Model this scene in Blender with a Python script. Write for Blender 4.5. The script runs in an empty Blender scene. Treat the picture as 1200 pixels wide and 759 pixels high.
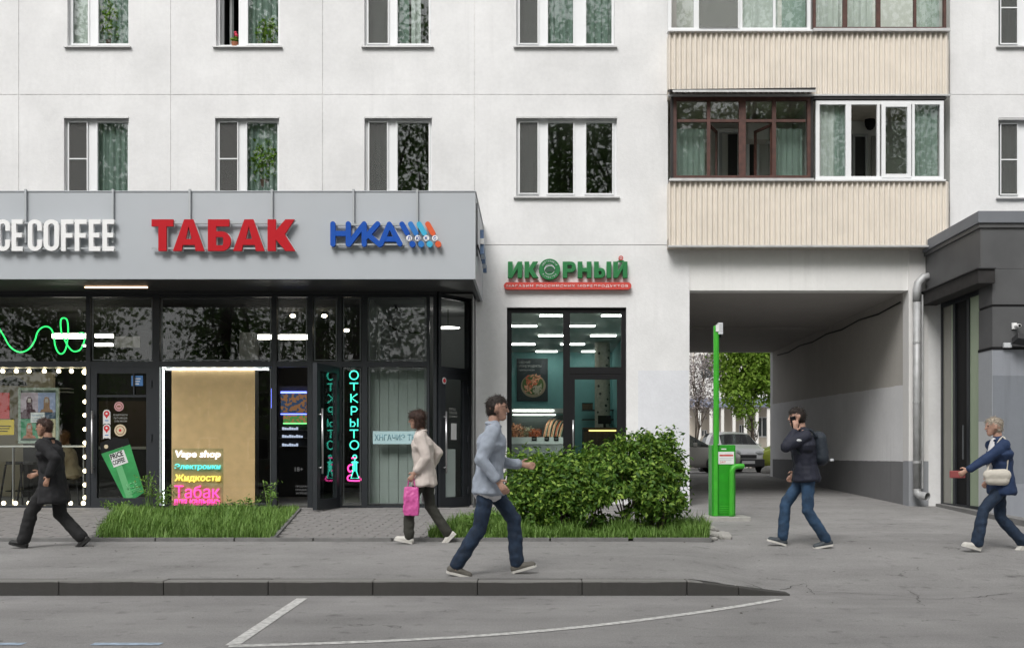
import bpy, bmesh, math, random
import numpy as np
from mathutils import Vector, Matrix, noise
random.seed(7)
rng = np.random.default_rng(7)
R = math.radians
SC = bpy.context.scene
COL = SC.collection

# ------------------------------------------------------------------ camera, world, sun, exposure
CAMZ = 1.3
cam = bpy.data.cameras.new('camera'); camo = bpy.data.objects.new('camera', cam); COL.objects.link(camo)
camo.location = (0, 0, CAMZ); camo.rotation_euler = (R(90), 0, 0)
cam.sensor_width = 36; cam.lens = 35.01; cam.shift_x = -28/1200; cam.shift_y = 158.5/1200
cam.clip_start = .1; cam.clip_end = 900
SC.camera = camo
SUN_EL, SUN_ROT = R(47), R(200)
wd = bpy.data.worlds.new('World'); SC.world = wd; wd.use_nodes = True
wn = wd.node_tree; wn.nodes.clear()
sky = wn.nodes.new('ShaderNodeTexSky'); sky.sky_type = 'NISHITA'; sky.sun_disc = False
sky.sun_elevation = SUN_EL; sky.sun_rotation = SUN_ROT; sky.dust_density = 3.0; sky.air_density = 1.0
hs = wn.nodes.new('ShaderNodeHueSaturation'); hs.inputs['Saturation'].default_value = .06
bg = wn.nodes.new('ShaderNodeBackground'); bg.inputs['Strength'].default_value = .13
wo = wn.nodes.new('ShaderNodeOutputWorld')
wn.links.new(sky.outputs[0], hs.inputs['Color']); wn.links.new(hs.outputs[0], bg.inputs['Color']); wn.links.new(bg.outputs[0], wo.inputs[0])
sl = bpy.data.lights.new('sun', 'SUN'); sl.energy = 1.5; sl.angle = R(26); sl.color = (1, .97, .93)
so = bpy.data.objects.new('sun', sl); COL.objects.link(so)
sd = Vector((math.sin(SUN_ROT)*math.cos(SUN_EL), math.cos(SUN_ROT)*math.cos(SUN_EL), math.sin(SUN_EL)))
so.rotation_euler = sd.to_track_quat('Z', 'Y').to_euler(); so.location = (0, -5, 30)
SC.view_settings.view_transform = 'Standard'; SC.view_settings.look = 'None'; SC.view_settings.gamma = 1
SC.view_settings.exposure = .47
SC.render.engine = 'CYCLES'
cy = SC.cycles
cy.max_bounces = 7; cy.diffuse_bounces = 4; cy.glossy_bounces = 4; cy.transmission_bounces = 4; cy.transparent_max_bounces = 14
cy.caustics_reflective = False; cy.caustics_refractive = False; cy.use_denoising = True; cy.sample_clamp_indirect = 6

# ------------------------------------------------------------------ measures
YF, YS, YB = 18.5, 17.7, 16.2            # facade, shop glass, front of the fascia box
def AX(px, Y): return (px-628)*Y/1167
def AZ(py, Y): return CAMZ-(py-538)*Y/1167
def FX(px): return AX(px, YF)
def FZ(py): return AZ(py, YF)
def plane(Y): return .14+.0335*(Y-9.51)
def sstep(a, b, v):
    t = min(1, max(0, (v-a)/(b-a))); return t*t*(3-2*t)
def gz(x, Y):
    if Y > 29.5: return plane(29.5)
    p = plane(Y); w = sstep(1.4, 2.5, x)
    r = p*sstep(9.4, 13.0, Y)-.008
    return p*(1-w)+r*w

# ------------------------------------------------------------------ materials
MATS = {}
def _pr(m): return m.node_tree.nodes['Principled BSDF']
def mat(name, col, rough=.6, metal=0., var=0., scale=6., bump=0., bscale=60., spec=.5, emit=None, es=0., island=0., coat=0.):
    m = bpy.data.materials.new(name); m.use_nodes = True; MATS[name] = m
    nt = m.node_tree; p = _pr(m)
    p.inputs['Base Color'].default_value = (*col, 1); p.inputs['Roughness'].default_value = rough
    p.inputs['Metallic'].default_value = metal; p.inputs['Specular IOR Level'].default_value = spec
    if coat: p.inputs['Coat Weight'].default_value = coat
    if emit is not None:
        p.inputs['Emission Color'].default_value = (*emit, 1); p.inputs['Emission Strength'].default_value = es
    geo = nt.nodes.new('ShaderNodeNewGeometry')
    if var:
        n = nt.nodes.new('ShaderNodeTexNoise'); n.inputs['Scale'].default_value = scale; n.inputs['Detail'].default_value = 5
        nt.links.new(geo.outputs['Position'], n.inputs['Vector'])
        r = nt.nodes.new('ShaderNodeMapRange'); r.inputs['From Min'].default_value = .3; r.inputs['From Max'].default_value = .7
        r.inputs['To Min'].default_value = 1-var; r.inputs['To Max'].default_value = 1+var
        nt.links.new(n.outputs['Fac'], r.inputs['Value'])
        fac = r.outputs[0]
        if island:
            r2 = nt.nodes.new('ShaderNodeMapRange'); r2.inputs['To Min'].default_value = 1-island; r2.inputs['To Max'].default_value = 1+island
            nt.links.new(geo.outputs['Random Per Island'], r2.inputs['Value'])
            mu = nt.nodes.new('ShaderNodeMath'); mu.operation = 'MULTIPLY'
            nt.links.new(fac, mu.inputs[0]); nt.links.new(r2.outputs[0], mu.inputs[1]); fac = mu.outputs[0]
        vm = nt.nodes.new('ShaderNodeVectorMath'); vm.operation = 'SCALE'; vm.inputs[0].default_value = col
        nt.links.new(fac, vm.inputs['Scale']); nt.links.new(vm.outputs[0], p.inputs['Base Color'])
    if bump:
        n2 = nt.nodes.new('ShaderNodeTexNoise'); n2.inputs['Scale'].default_value = bscale; n2.inputs['Detail'].default_value = 3
        nt.links.new(geo.outputs['Position'], n2.inputs['Vector'])
        b = nt.nodes.new('ShaderNodeBump'); b.inputs['Strength'].default_value = bump; b.inputs['Distance'].default_value = .01
        nt.links.new(n2.outputs['Fac'], b.inputs['Height']); nt.links.new(b.outputs[0], p.inputs['Normal'])
    return m
def emis(name, col, s):
    m = bpy.data.materials.new(name); m.use_nodes = True; MATS[name] = m
    p = _pr(m); p.inputs['Base Color'].default_value = (.02, .02, .02, 1); p.inputs['Emission Color'].default_value = (*col, 1); p.inputs['Emission Strength'].default_value = s
    return m
def glass(name, tint=(.9, .95, .93), f0=.07):
    m = bpy.data.materials.new(name); m.use_nodes = True; MATS[name] = m
    nt = m.node_tree; nt.nodes.clear()
    o = nt.nodes.new('ShaderNodeOutputMaterial'); mx = nt.nodes.new('ShaderNodeMixShader')
    t = nt.nodes.new('ShaderNodeBsdfTransparent'); t.inputs[0].default_value = (*tint, 1)
    g = nt.nodes.new('ShaderNodeBsdfGlossy'); g.inputs['Roughness'].default_value = .015
    lw = nt.nodes.new('ShaderNodeLayerWeight'); lw.inputs['Blend'].default_value = .5
    pw = nt.nodes.new('ShaderNodeMath'); pw.operation = 'POWER'; pw.inputs[1].default_value = 5
    mr = nt.nodes.new('ShaderNodeMapRange'); mr.inputs['To Min'].default_value = f0; mr.inputs['To Max'].default_value = 1
    nz = nt.nodes.new('ShaderNodeTexNoise'); nz.inputs['Scale'].default_value = 1.6; nz.inputs['Detail'].default_value = 1
    ge = nt.nodes.new('ShaderNodeNewGeometry'); bp = nt.nodes.new('ShaderNodeBump'); bp.inputs['Strength'].default_value = .05; bp.inputs['Distance'].default_value = .02
    nt.links.new(ge.outputs['Position'], nz.inputs['Vector']); nt.links.new(nz.outputs['Fac'], bp.inputs['Height']); nt.links.new(bp.outputs[0], g.inputs['Normal'])
    nt.links.new(lw.outputs['Facing'], pw.inputs[0]); nt.links.new(pw.outputs[0], mr.inputs['Value']); nt.links.new(mr.outputs[0], mx.inputs[0])
    nt.links.new(t.outputs[0], mx.inputs[1]); nt.links.new(g.outputs[0], mx.inputs[2]); nt.links.new(mx.outputs[0], o.inputs[0])
    return m
def leafmat(name, c1, c2, c3, trans=.25):
    m = bpy.data.materials.new(name); m.use_nodes = True; MATS[name] = m
    nt = m.node_tree; p = _pr(m); p.inputs['Roughness'].default_value = .55; p.inputs['Specular IOR Level'].default_value = .35
    ge = nt.nodes.new('ShaderNodeNewGeometry'); cr = nt.nodes.new('ShaderNodeValToRGB')
    e = cr.color_ramp.elements; e[0].color = (*c1, 1); e[1].color = (*c3, 1); k = e.new(.55); k.color = (*c2, 1)
    nt.links.new(ge.outputs['Random Per Island'], cr.inputs[0]); nt.links.new(cr.outputs[0], p.inputs['Base Color'])
    tr = nt.nodes.new('ShaderNodeBsdfTranslucent'); nt.links.new(cr.outputs[0], tr.inputs[0])
    mx = nt.nodes.new('ShaderNodeMixShader'); mx.inputs[0].default_value = trans
    o = nt.nodes['Material Output']; nt.links.new(p.outputs[0], mx.inputs[1]); nt.links.new(tr.outputs[0], mx.inputs[2]); nt.links.new(mx.outputs[0], o.inputs[0])
    return m
def wallmat(name, base, bands=(), patch=None, streak=.05, blot=.05):
    """painted render: blotches, run-off streaks, hairline wear; bands = [(z, colour below z, slope along Y)]"""
    m = bpy.data.materials.new(name); m.use_nodes = True; MATS[name] = m
    nt = m.node_tree; p = _pr(m); p.inputs['Roughness'].default_value = .85; p.inputs['Specular IOR Level'].default_value = .25
    N = nt.nodes.new; L = nt.links.new
    ge = N('ShaderNodeNewGeometry'); sp = N('ShaderNodeSeparateXYZ'); L(ge.outputs['Position'], sp.inputs[0])
    rgb = N('ShaderNodeRGB'); rgb.outputs[0].default_value = (*base, 1); cur = rgb.outputs[0]
    wob = N('ShaderNodeTexNoise'); wob.inputs['Scale'].default_value = 3; wob.inputs['Detail'].default_value = 3; L(ge.outputs['Position'], wob.inputs['Vector'])
    def math_(op, a, b):
        n = N('ShaderNodeMath'); n.operation = op
        for i, v in enumerate((a, b)):
            if isinstance(v, (int, float)): n.inputs[i].default_value = v
            else: L(v, n.inputs[i])
        return n.outputs[0]
    zz = math_('ADD', sp.outputs['Z'], math_('MULTIPLY', math_('SUBTRACT', wob.outputs['Fac'], .5), .03))
    for z, c, sl_ in bands:
        lim = math_('ADD', z-sl_*YF, math_('MULTIPLY', sp.outputs['Y'], sl_))
        f = math_('LESS_THAN', zz, lim)
        mx = N('ShaderNodeMix'); mx.data_type = 'RGBA'; L(f, mx.inputs[0]); L(cur, mx.inputs[6]); mx.inputs[7].default_value = (*c, 1); cur = mx.outputs[2]
    if patch:
        x0, x1, z0, z1, c = patch
        f = math_('MULTIPLY', math_('MULTIPLY', math_('GREATER_THAN', sp.outputs['X'], x0), math_('LESS_THAN', sp.outputs['X'], x1)), math_('MULTIPLY', math_('GREATER_THAN', zz, z0), math_('LESS_THAN', zz, z1)))
        mx = N('ShaderNodeMix'); mx.data_type = 'RGBA'; L(f, mx.inputs[0]); L(cur, mx.inputs[6]); mx.inputs[7].default_value = (*c, 1); cur = mx.outputs[2]
    n1 = N('ShaderNodeTexNoise'); n1.inputs['Scale'].default_value = .8; n1.inputs['Detail'].default_value = 7; n1.inputs['Roughness'].default_value = .65; L(ge.outputs['Position'], n1.inputs['Vector'])
    mp = N('ShaderNodeMapping'); mp.inputs['Scale'].default_value = (7, 7, .35); L(ge.outputs['Position'], mp.inputs[0])
    n2 = N('ShaderNodeTexNoise'); n2.inputs['Scale'].default_value = 1.3; n2.inputs['Detail'].default_value = 4; L(mp.outputs[0], n2.inputs['Vector'])
    a = math_('MULTIPLY', math_('SUBTRACT', n1.outputs['Fac'], .5), blot*5)
    n3 = N('ShaderNodeTexNoise'); n3.inputs['Scale'].default_value = 14; n3.inputs['Detail'].default_value = 6; L(ge.outputs['Position'], n3.inputs['Vector'])
    a = math_('ADD', a, math_('MULTIPLY', math_('SUBTRACT', n3.outputs['Fac'], .5), blot*1.4))
    mk = math_('MULTIPLY', math_('MAXIMUM', math_('SUBTRACT', n2.outputs['Fac'], .55), 0), -streak*12)
    mk = math_('MULTIPLY', mk, math_('MAXIMUM', math_('MULTIPLY', math_('SUBTRACT', n1.outputs['Fac'], .42), 4), 0))
    tot = math_('ADD', math_('ADD', a, mk), 1)
    vm = N('ShaderNodeVectorMath'); vm.operation = 'SCALE'; L(cur, vm.inputs[0]); L(tot, vm.inputs['Scale']); L(vm.outputs[0], p.inputs['Base Color'])
    nb = N('ShaderNodeTexNoise'); nb.inputs['Scale'].default_value = 35; nb.inputs['Detail'].default_value = 4; L(ge.outputs['Position'], nb.inputs['Vector'])
    b = N('ShaderNodeBump'); b.inputs['Strength'].default_value = .35; b.inputs['Distance'].default_value = .008; L(nb.outputs['Fac'], b.inputs['Height']); L(b.outputs[0], p.inputs['Normal'])
    return m
def asphalt(name, base, crack=True):
    m = bpy.data.materials.new(name); m.use_nodes = True; MATS[name] = m
    nt = m.node_tree; p = _pr(m); p.inputs['Roughness'].default_value = .8; p.inputs['Specular IOR Level'].default_value = .3
    N = nt.nodes.new; L = nt.links.new
    ge = N('ShaderNodeNewGeometry')
    def nz(s, d, r=.5, map_=None):
        n = N('ShaderNodeTexNoise'); n.inputs['Scale'].default_value = s; n.inputs['Detail'].default_value = d; n.inputs['Roughness'].default_value = r
        if map_:
            mp = N('ShaderNodeMapping'); mp.inputs['Scale'].default_value = map_; L(ge.outputs['Position'], mp.inputs[0]); L(mp.outputs[0], n.inputs['Vector'])
        else: L(ge.outputs['Position'], n.inputs['Vector'])
        return n.outputs['Fac']
    def math_(op, a, b):
        n = N('ShaderNodeMath'); n.operation = op
        for i, v in enumerate((a, b)):
            if isinstance(v, (int, float)): n.inputs[i].default_value = v
            else: L(v, n.inputs[i])
        return n.outputs[0]
    a = math_('MULTIPLY', math_('SUBTRACT', nz(.9, 6, .6), .5), .75)
    b = math_('MULTIPLY', math_('SUBTRACT', nz(120, 2), .5), .9)
    c = math_('MULTIPLY', math_('SUBTRACT', nz(1.1, 5, .6, (.35, 2.2, 1)), .5), .45)
    e = math_('MULTIPLY', math_('MAXIMUM', math_('SUBTRACT', nz(5, 3), .6), 0), -2.2)
    gr = math_('MULTIPLY', math_('SUBTRACT', nz(45, 3, .7), .5), .7)
    tot = math_('ADD', math_('ADD', math_('ADD', math_('ADD', a, b), math_('ADD', c, e)), gr), 1)
    if crack:
        v = N('ShaderNodeTexVoronoi'); v.feature = 'DISTANCE_TO_EDGE'; v.inputs['Scale'].default_value = .45
        w = N('ShaderNodeTexNoise'); w.inputs['Scale'].default_value = 2.5; w.inputs['Detail'].default_value = 6; L(ge.outputs['Position'], w.inputs['Vector'])
        vm0 = N('ShaderNodeVectorMath'); vm0.operation = 'SCALE'; vm0.inputs['Scale'].default_value = .5; L(w.outputs['Color'], vm0.inputs[0])
        va = N('ShaderNodeVectorMath'); L(ge.outputs['Position'], va.inputs[0]); L(vm0.outputs[0], va.inputs[1]); L(va.outputs[0], v.inputs['Vector'])
        cm = math_('MULTIPLY', math_('LESS_THAN', v.outputs['Distance'], .003), math_('GREATER_THAN', nz(.5, 2), .6))
        tot = math_('MULTIPLY', tot, math_('SUBTRACT', 1, math_('MULTIPLY', cm, .45)))
    vm = N('ShaderNodeVectorMath'); vm.operation = 'SCALE'; vm.inputs[0].default_value = base; L(tot, vm.inputs['Scale']); L(vm.outputs[0], p.inputs['Base Color'])
    bb = N('ShaderNodeBump'); bb.inputs['Strength'].default_value = .6; bb.inputs['Distance'].default_value = .006; L(nz(140, 2), bb.inputs['Height']); L(bb.outputs[0], p.inputs['Normal'])
    return m

asphalt('asphalt', (.265, .258, .255)); asphalt('pavement', (.258, .252, .248))
asphalt('earth', (.05, .042, .032), False)
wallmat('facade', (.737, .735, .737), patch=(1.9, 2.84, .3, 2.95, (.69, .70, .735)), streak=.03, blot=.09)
wallmat('joint', (.60, .59, .585), streak=.1, blot=.4)
wallmat('lintel', (.76, .755, .74), streak=.05)
wallmat('strip_paint', (.7, .69, .68), bands=[(1.27, (.29, .30, .32), 0)], streak=.1)
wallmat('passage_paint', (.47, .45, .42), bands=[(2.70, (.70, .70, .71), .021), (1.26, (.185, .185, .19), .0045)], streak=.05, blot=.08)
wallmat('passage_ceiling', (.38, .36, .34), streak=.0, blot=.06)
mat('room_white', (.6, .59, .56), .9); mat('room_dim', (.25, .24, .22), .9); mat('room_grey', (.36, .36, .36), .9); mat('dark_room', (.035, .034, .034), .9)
mat('pvc', (.78, .79, .8), .35, var=.02, scale=3); mat('pvc_screen', (.5, .5, .5), .6)
mat('sill_metal', (.55, .55, .55), .45, .3, var=.1, scale=8)
mat('brown_wood', (.075, .03, .022), .6, var=.35, scale=9); mat('tar', (.022, .02, .02), .8, var=.3)
mat('corrugate', (.72, .66, .58), .55, var=.045, scale=2.5); mat('slab', (.42, .38, .33), .85, var=.12)
mat('fascia', (.43, .455, .485), .42, 0, var=.025, scale=1.2, bump=.02, bscale=3); mat('fascia_dark', (.03, .032, .036), .45)
mat('soffit', (.06, .06, .062), .5); mat('frame', (.020, .023, .028), .42, var=.1)
mat('rail', (.46, .48, .5), .35, .5); mat('black', (.010, .010, .011), .6, spec=.2); mat('charcoal', (.03, .03, .032), .6)
mat('white', (.8, .8, .8), .4); mat('steel', (.55, .55, .56), .28, .9); mat('dark_steel', (.16, .17, .18), .35, .7)
wallmat('kerb_face', (.23, .225, .215), bands=[(.126, (.075, .072, .069), 0)], streak=.1, blot=.1); mat('kerb', (.19, .188, .185), .85, var=.16, scale=5, bump=.4, bscale=80); mat('kerb_dark', (.13, .128, .125), .85, var=.2, scale=4, bump=.4)
mat('paint_line', (.56, .555, .54), .75, var=.32, scale=22); mat('paint_blue', (.36, .45, .56), .7, var=.3, scale=14)
mat('paver', (.235, .225, .22), .85, var=.12, scale=9, bump=.3, island=.12); mat('sand_joint', (.10, .095, .09), .9, var=.2)
mat('annex_dark', (.088, .089, .092), .55, var=.12, scale=2.5); mat('annex_mid', (.165, .175, .195), .6, var=.05, scale=2); mat('annex_light', (.34, .36, .39), .7, var=.06, scale=2); mat('annex_white', (.58, .6, .61), .7, var=.04)
mat('pipe', (.42, .425, .43), .55, .25, var=.15, scale=6)
glass('glass_home', (.93, .97, .95), .075); glass('glass_shop', (.9, .92, .91), .042); glass('glass_food', (.9, .95, .93), .012); glass('glass_car', (.25, .28, .28), .06); glass('glass_green', (.85, .9, .82), .03)
mat('lit_pane_green', (.36, .43, .31), .25); mat('lit_pane_taupe', (.24, .235, .205), .25); mat('leaf_dark', (.03, .06, .015), .6)  # green and taupe pane colours: light through the glass painted in as opaque tone
leafmat('hedge_leaf', (.028, .085, .009), (.105, .22, .025), (.30, .44, .07), .24); leafmat('grass_blade', (.10, .20, .032), (.165, .30, .055), (.26, .40, .11))
leafmat('tree_leaf', (.13, .24, .025), (.21, .35, .04), (.31, .45, .08), .5); leafmat('blossom', (.2, .17, .16), (.35, .32, .31), (.5, .45, .47)); leafmat('street_leaf', (.075, .16, .025), (.11, .22, .035), (.16, .28, .06), .55)
mat('bark', (.09, .07, .055), .9, var=.3, scale=12, bump=.5, bscale=20); mat('stem', (.07, .055, .035), .8, var=.3)
def curtain_mat(name, col, tr):
    m = bpy.data.materials.new(name); m.use_nodes = True; MATS[name] = m
    nt = m.node_tree; p = _pr(m); p.inputs['Base Color'].default_value = (*col, 1); p.inputs['Roughness'].default_value = .9
    t = nt.nodes.new('ShaderNodeBsdfTransparent'); tl = nt.nodes.new('ShaderNodeBsdfTranslucent'); tl.inputs[0].default_value = (*col, 1)
    m1 = nt.nodes.new('ShaderNodeMixShader'); m1.inputs[0].default_value = .4; m2 = nt.nodes.new('ShaderNodeMixShader'); m2.inputs[0].default_value = tr
    o = nt.nodes['Material Output']
    nt.links.new(p.outputs[0], m1.inputs[1]); nt.links.new(tl.outputs[0], m1.inputs[2]); nt.links.new(m1.outputs[0], m2.inputs[1]); nt.links.new(t.outputs[0], m2.inputs[2]); nt.links.new(m2.outputs[0], o.inputs[0])
curtain_mat('sheer', (.52, .63, .59), .36); curtain_mat('sheer_white', (.85, .85, .84), .08); curtain_mat('fly_screen', (.2, .2, .195), .5); curtain_mat('blind', (.62, .68, .66), .08)

# ------------------------------------------------------------------ object helpers
def tag(o, label=None, cat=None, group=None, kind=None):
    if label: o['label'] = label
    if cat: o['category'] = cat
    if group: o['group'] = group
    if kind: o['kind'] = kind
    return o
def thing(name, label, cat, loc=(0, 0, 0), rz=0, group=None):
    o = bpy.data.objects.new(name, None); COL.objects.link(o); o.empty_display_size = .2
    o.location = loc; o.rotation_euler = (0, 0, rz)
    return tag(o, label, cat, group)
def put(name, me, parent=None, local=False):
    o = bpy.data.objects.new(name, me); COL.objects.link(o)
    if parent is not None:
        o.parent = parent
        if not local and parent.type == 'EMPTY':
            o.matrix_parent_inverse = (Matrix.Translation(parent.location) @ parent.rotation_euler.to_matrix().to_4x4()).inverted()
    return o
class MB:
    def __init__(s): s.v = []; s.f = []
    def quad(s, a, b, c, d):
        i = len(s.v); s.v += [a, b, c, d]; s.f.append((i, i+1, i+2, i+3)); return s
    def poly(s, pts):
        i = len(s.v); s.v += list(pts); s.f.append(tuple(range(i, i+len(pts)))); return s
    def box(s, x0, x1, y0, y1, z0, z1):
        if x0 > x1: x0, x1 = x1, x0
        if y0 > y1: y0, y1 = y1, y0
        if z0 > z1: z0, z1 = z1, z0
        i = len(s.v)
        s.v += [(x0, y0, z0), (x1, y0, z0), (x1, y1, z0), (x0, y1, z0), (x0, y0, z1), (x1, y0, z1), (x1, y1, z1), (x0, y1, z1)]
        s.f += [tuple(i+k for k in q) for q in ((3, 2, 1, 0), (4, 5, 6, 7), (0, 1, 5, 4), (1, 2, 6, 5), (2, 3, 7, 6), (3, 0, 4, 7))]
        return s
    def bar(s, p, q, w, d=None, up=(0, 0, 1)):
        """square bar from p to q"""
        d = d or w; p = Vector(p); q = Vector(q); a = (q-p).normalized(); u = Vector(up)
        if abs(a.dot(u)) > .95: u = Vector((0, 1, 0))
        e = a.cross(u).normalized()*w/2; f = e.cross(a).normalized()*d/2
        i = len(s.v); s.v += [tuple(p+k) for k in (-e-f, e-f, e+f, -e+f)]+[tuple(q+k) for k in (-e-f, e-f, e+f, -e+f)]
        s.f += [tuple(i+k for k in t) for t in ((0, 1, 2, 3), (7, 6, 5, 4), (1, 0, 4, 5), (2, 1, 5, 6), (3, 2, 6, 7), (0, 3, 7, 4))]
        return s
    def ring(s, pts, rad, n=10, closed=False, cap=True):
        """tube along pts"""
        pts = [Vector(p) for p in pts]; m = len(pts)
        rad = rad if hasattr(rad, '__len__') else [rad]*m
        base = len(s.v); u = None
        for k in range(m):
            if closed: t = pts[(k+1) % m]-pts[k-1]
            else: t = pts[min(k+1, m-1)]-pts[max(k-1, 0)]
            t.normalize()
            if u is None:
                u = Vector((0, 0, 1)) if abs(t.z) < .9 else Vector((1, 0, 0))
            u = (u-t*u.dot(t)).normalized(); w = t.cross(u)
            for j in range(n):
                a = 2*math.pi*j/n; s.v.append(tuple(pts[k]+(u*math.cos(a)+w*math.sin(a))*rad[k]))
        for k in range(m if closed else m-1):
            k2 = (k+1) % m
            for j in range(n):
                j2 = (j+1) % n; s.f.append((base+k*n+j, base+k*n+j2, base+k2*n+j2, base+k2*n+j))
        if cap and not closed:
            s.f.append(tuple(base+j for j in range(n))[::-1]); s.f.append(tuple(base+(m-1)*n+j for j in range(n)))
        return s
    def cyl(s, p, q, r, r2=None, n=12): return s.ring([p, q], [r, r if r2 is None else r2], n)
    def ball(s, c, r, n=10, m=6):
        r = r if hasattr(r, '__len__') else (r, r, r); b = len(s.v)
        for i in range(m+1):
            t = math.pi*i/m
            for j in range(n):
                a = 2*math.pi*j/n; s.v.append((c[0]+r[0]*math.sin(t)*math.cos(a), c[1]+r[1]*math.sin(t)*math.sin(a), c[2]-r[2]*math.cos(t)))
        for i in range(m):
            for j in range(n): s.f.append((b+i*n+j, b+i*n+(j+1) % n, b+(i+1)*n+(j+1) % n, b+(i+1)*n+j))
        return s
    def prism(s, poly, y0, y1):
        """poly in XZ (front to -Y), between y0 (front) and y1"""
        n = len(poly); i = len(s.v)
        s.v += [(p[0], y0, p[1]) for p in poly]+[(p[0], y1, p[1]) for p in poly]
        s.f.append(tuple(range(i, i+n))); s.f.append(tuple(range(i+2*n-1, i+n-1, -1)))
        for k in range(n): s.f.append((i+k, i+n+k, i+n+(k+1) % n, i+(k+1) % n))
        return s
    def xf(s, M, start=0):
        s.v[start:] = [tuple(M @ Vector(p)) for p in s.v[start:]]; return s
    def mesh(s, name, m, smooth=False, bevel=0, merge=False):
        me = bpy.data.meshes.new(name); me.from_pydata(s.v, [], s.f); 
        if bevel or merge:
            bm = bmesh.new(); bm.from_mesh(me)
            bmesh.ops.remove_doubles(bm, verts=bm.verts, dist=1e-5)
            bmesh.ops.dissolve_degenerate(bm, edges=bm.edges, dist=1e-6)
            if bevel: bmesh.ops.bevel(bm, geom=[e for e in bm.edges if len(e.link_faces) == 2 and e.calc_face_angle(0) > .5], offset=bevel, segments=2, affect='EDGES', profile=.6)
            bmesh.ops.recalc_face_normals(bm, faces=bm.faces)
            bm.to_mesh(me); bm.free()
        me.materials.append(MATS[m] if isinstance(m, str) else m)
        if smooth:
            me.polygons.foreach_set('use_smooth', [True]*len(me.polygons))
        me.update(); return me
    def build(s, name, m, parent=None, local=False, **kw): return put(name, s.mesh(name, m, **kw), parent, local)
def box(name, m, parent, *b, bevel=0, local=False): return MB().box(*b).build(name, m, parent, local, bevel=bevel)
def wall_mb(x0, x1, z0, z1, y, t, holes=()):
    mb = MB(); holes = [(max(a, x0), min(b, x1), max(c, z0), min(d, z1)) for a, b, c, d in holes if a < x1 and b > x0 and c < z1 and d > z0]
    xs = sorted({x0, x1, *[h[0] for h in holes], *[h[1] for h in holes]}); zs = sorted({z0, z1, *[h[2] for h in holes], *[h[3] for h in holes]})
    inh = lambda x, z: any(a < x < b and c < z < d for a, b, c, d in holes)
    for i in range(len(xs)-1):
        for k in range(len(zs)-1):
            a, b, c, d = xs[i], xs[i+1], zs[k], zs[k+1]
            if inh((a+b)/2, (c+d)/2): continue
            mb.quad((a, y, c), (b, y, c), (b, y, d), (a, y, d)); mb.quad((b, y+t, c), (a, y+t, c), (a, y+t, d), (b, y+t, d))
            if i == 0 or inh((xs[i-1]+a)/2, (c+d)/2): mb.quad((a, y+t, c), (a, y, c), (a, y, d), (a, y+t, d))
            if i == len(xs)-2 or inh((b+xs[i+2])/2, (c+d)/2): mb.quad((b, y, c), (b, y+t, c), (b, y+t, d), (b, y, d))
            if k == 0 or inh((a+b)/2, (zs[k-1]+c)/2): mb.quad((a, y+t, c), (b, y+t, c), (b, y, c), (a, y, c))
            if k == len(zs)-2 or inh((a+b)/2, (d+zs[k+2])/2): mb.quad((a, y, d), (b, y, d), (b, y+t, d), (a, y+t, d))
    return mb
def shell_mb(x0, x1, y0, y1, z0, z1, front=False):
    """room seen from the front: floor, ceiling, back and two sides, facing inwards"""
    mb = MB()
    mb.quad((x0, y0, z0), (x1, y0, z0), (x1, y1, z0), (x0, y1, z0)); mb.quad((x0, y1, z1), (x1, y1, z1), (x1, y0, z1), (x0, y0, z1))
    mb.quad((x0, y1, z0), (x1, y1, z0), (x1, y1, z1), (x0, y1, z1)); mb.quad((x0, y0, z0), (x0, y1, z0), (x0, y1, z1), (x0, y0, z1)); mb.quad((x1, y1, z0), (x1, y0, z0), (x1, y0, z1), (x1, y1, z1))
    return mb
def frame_mb(x0, x1, z0, z1, y0, y1, w, wb=None):
    wb = wb or w; mb = MB()
    mb.box(x0, x0+w, y0, y1, z0, z1); mb.box(x1-w, x1, y0, y1, z0, z1); mb.box(x0+w, x1-w, y0, y1, z0, z0+wb); mb.box(x0+w, x1-w, y0, y1, z1-w, z1)
    return mb
def drape_mb(x0, x1, z0, z1, y, amp=.03, per=.12, seed=0):
    r = random.Random(seed); mb = MB(); n = max(8, int((x1-x0)/.015)); ph = r.random()*6
    col = []
    for i in range(n+1):
        x = x0+(x1-x0)*i/n; a = x/per*2*math.pi+ph+.7*math.sin(x*5+ph)
        col.append((x, y+amp*math.sin(a)+.4*amp*math.sin(2.3*a)))
    b = len(mb.v)
    for k in range(5):
        t = k/4
        for x, yy in col: mb.v.append((x, y+(yy-y)*(.55+.45*(1-t)), z0+(z1-z0)*t))
    for k in range(4):
        for i in range(n): mb.f.append((b+k*(n+1)+i, b+k*(n+1)+i+1, b+(k+1)*(n+1)+i+1, b+(k+1)*(n+1)+i))
    return mb
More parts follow.
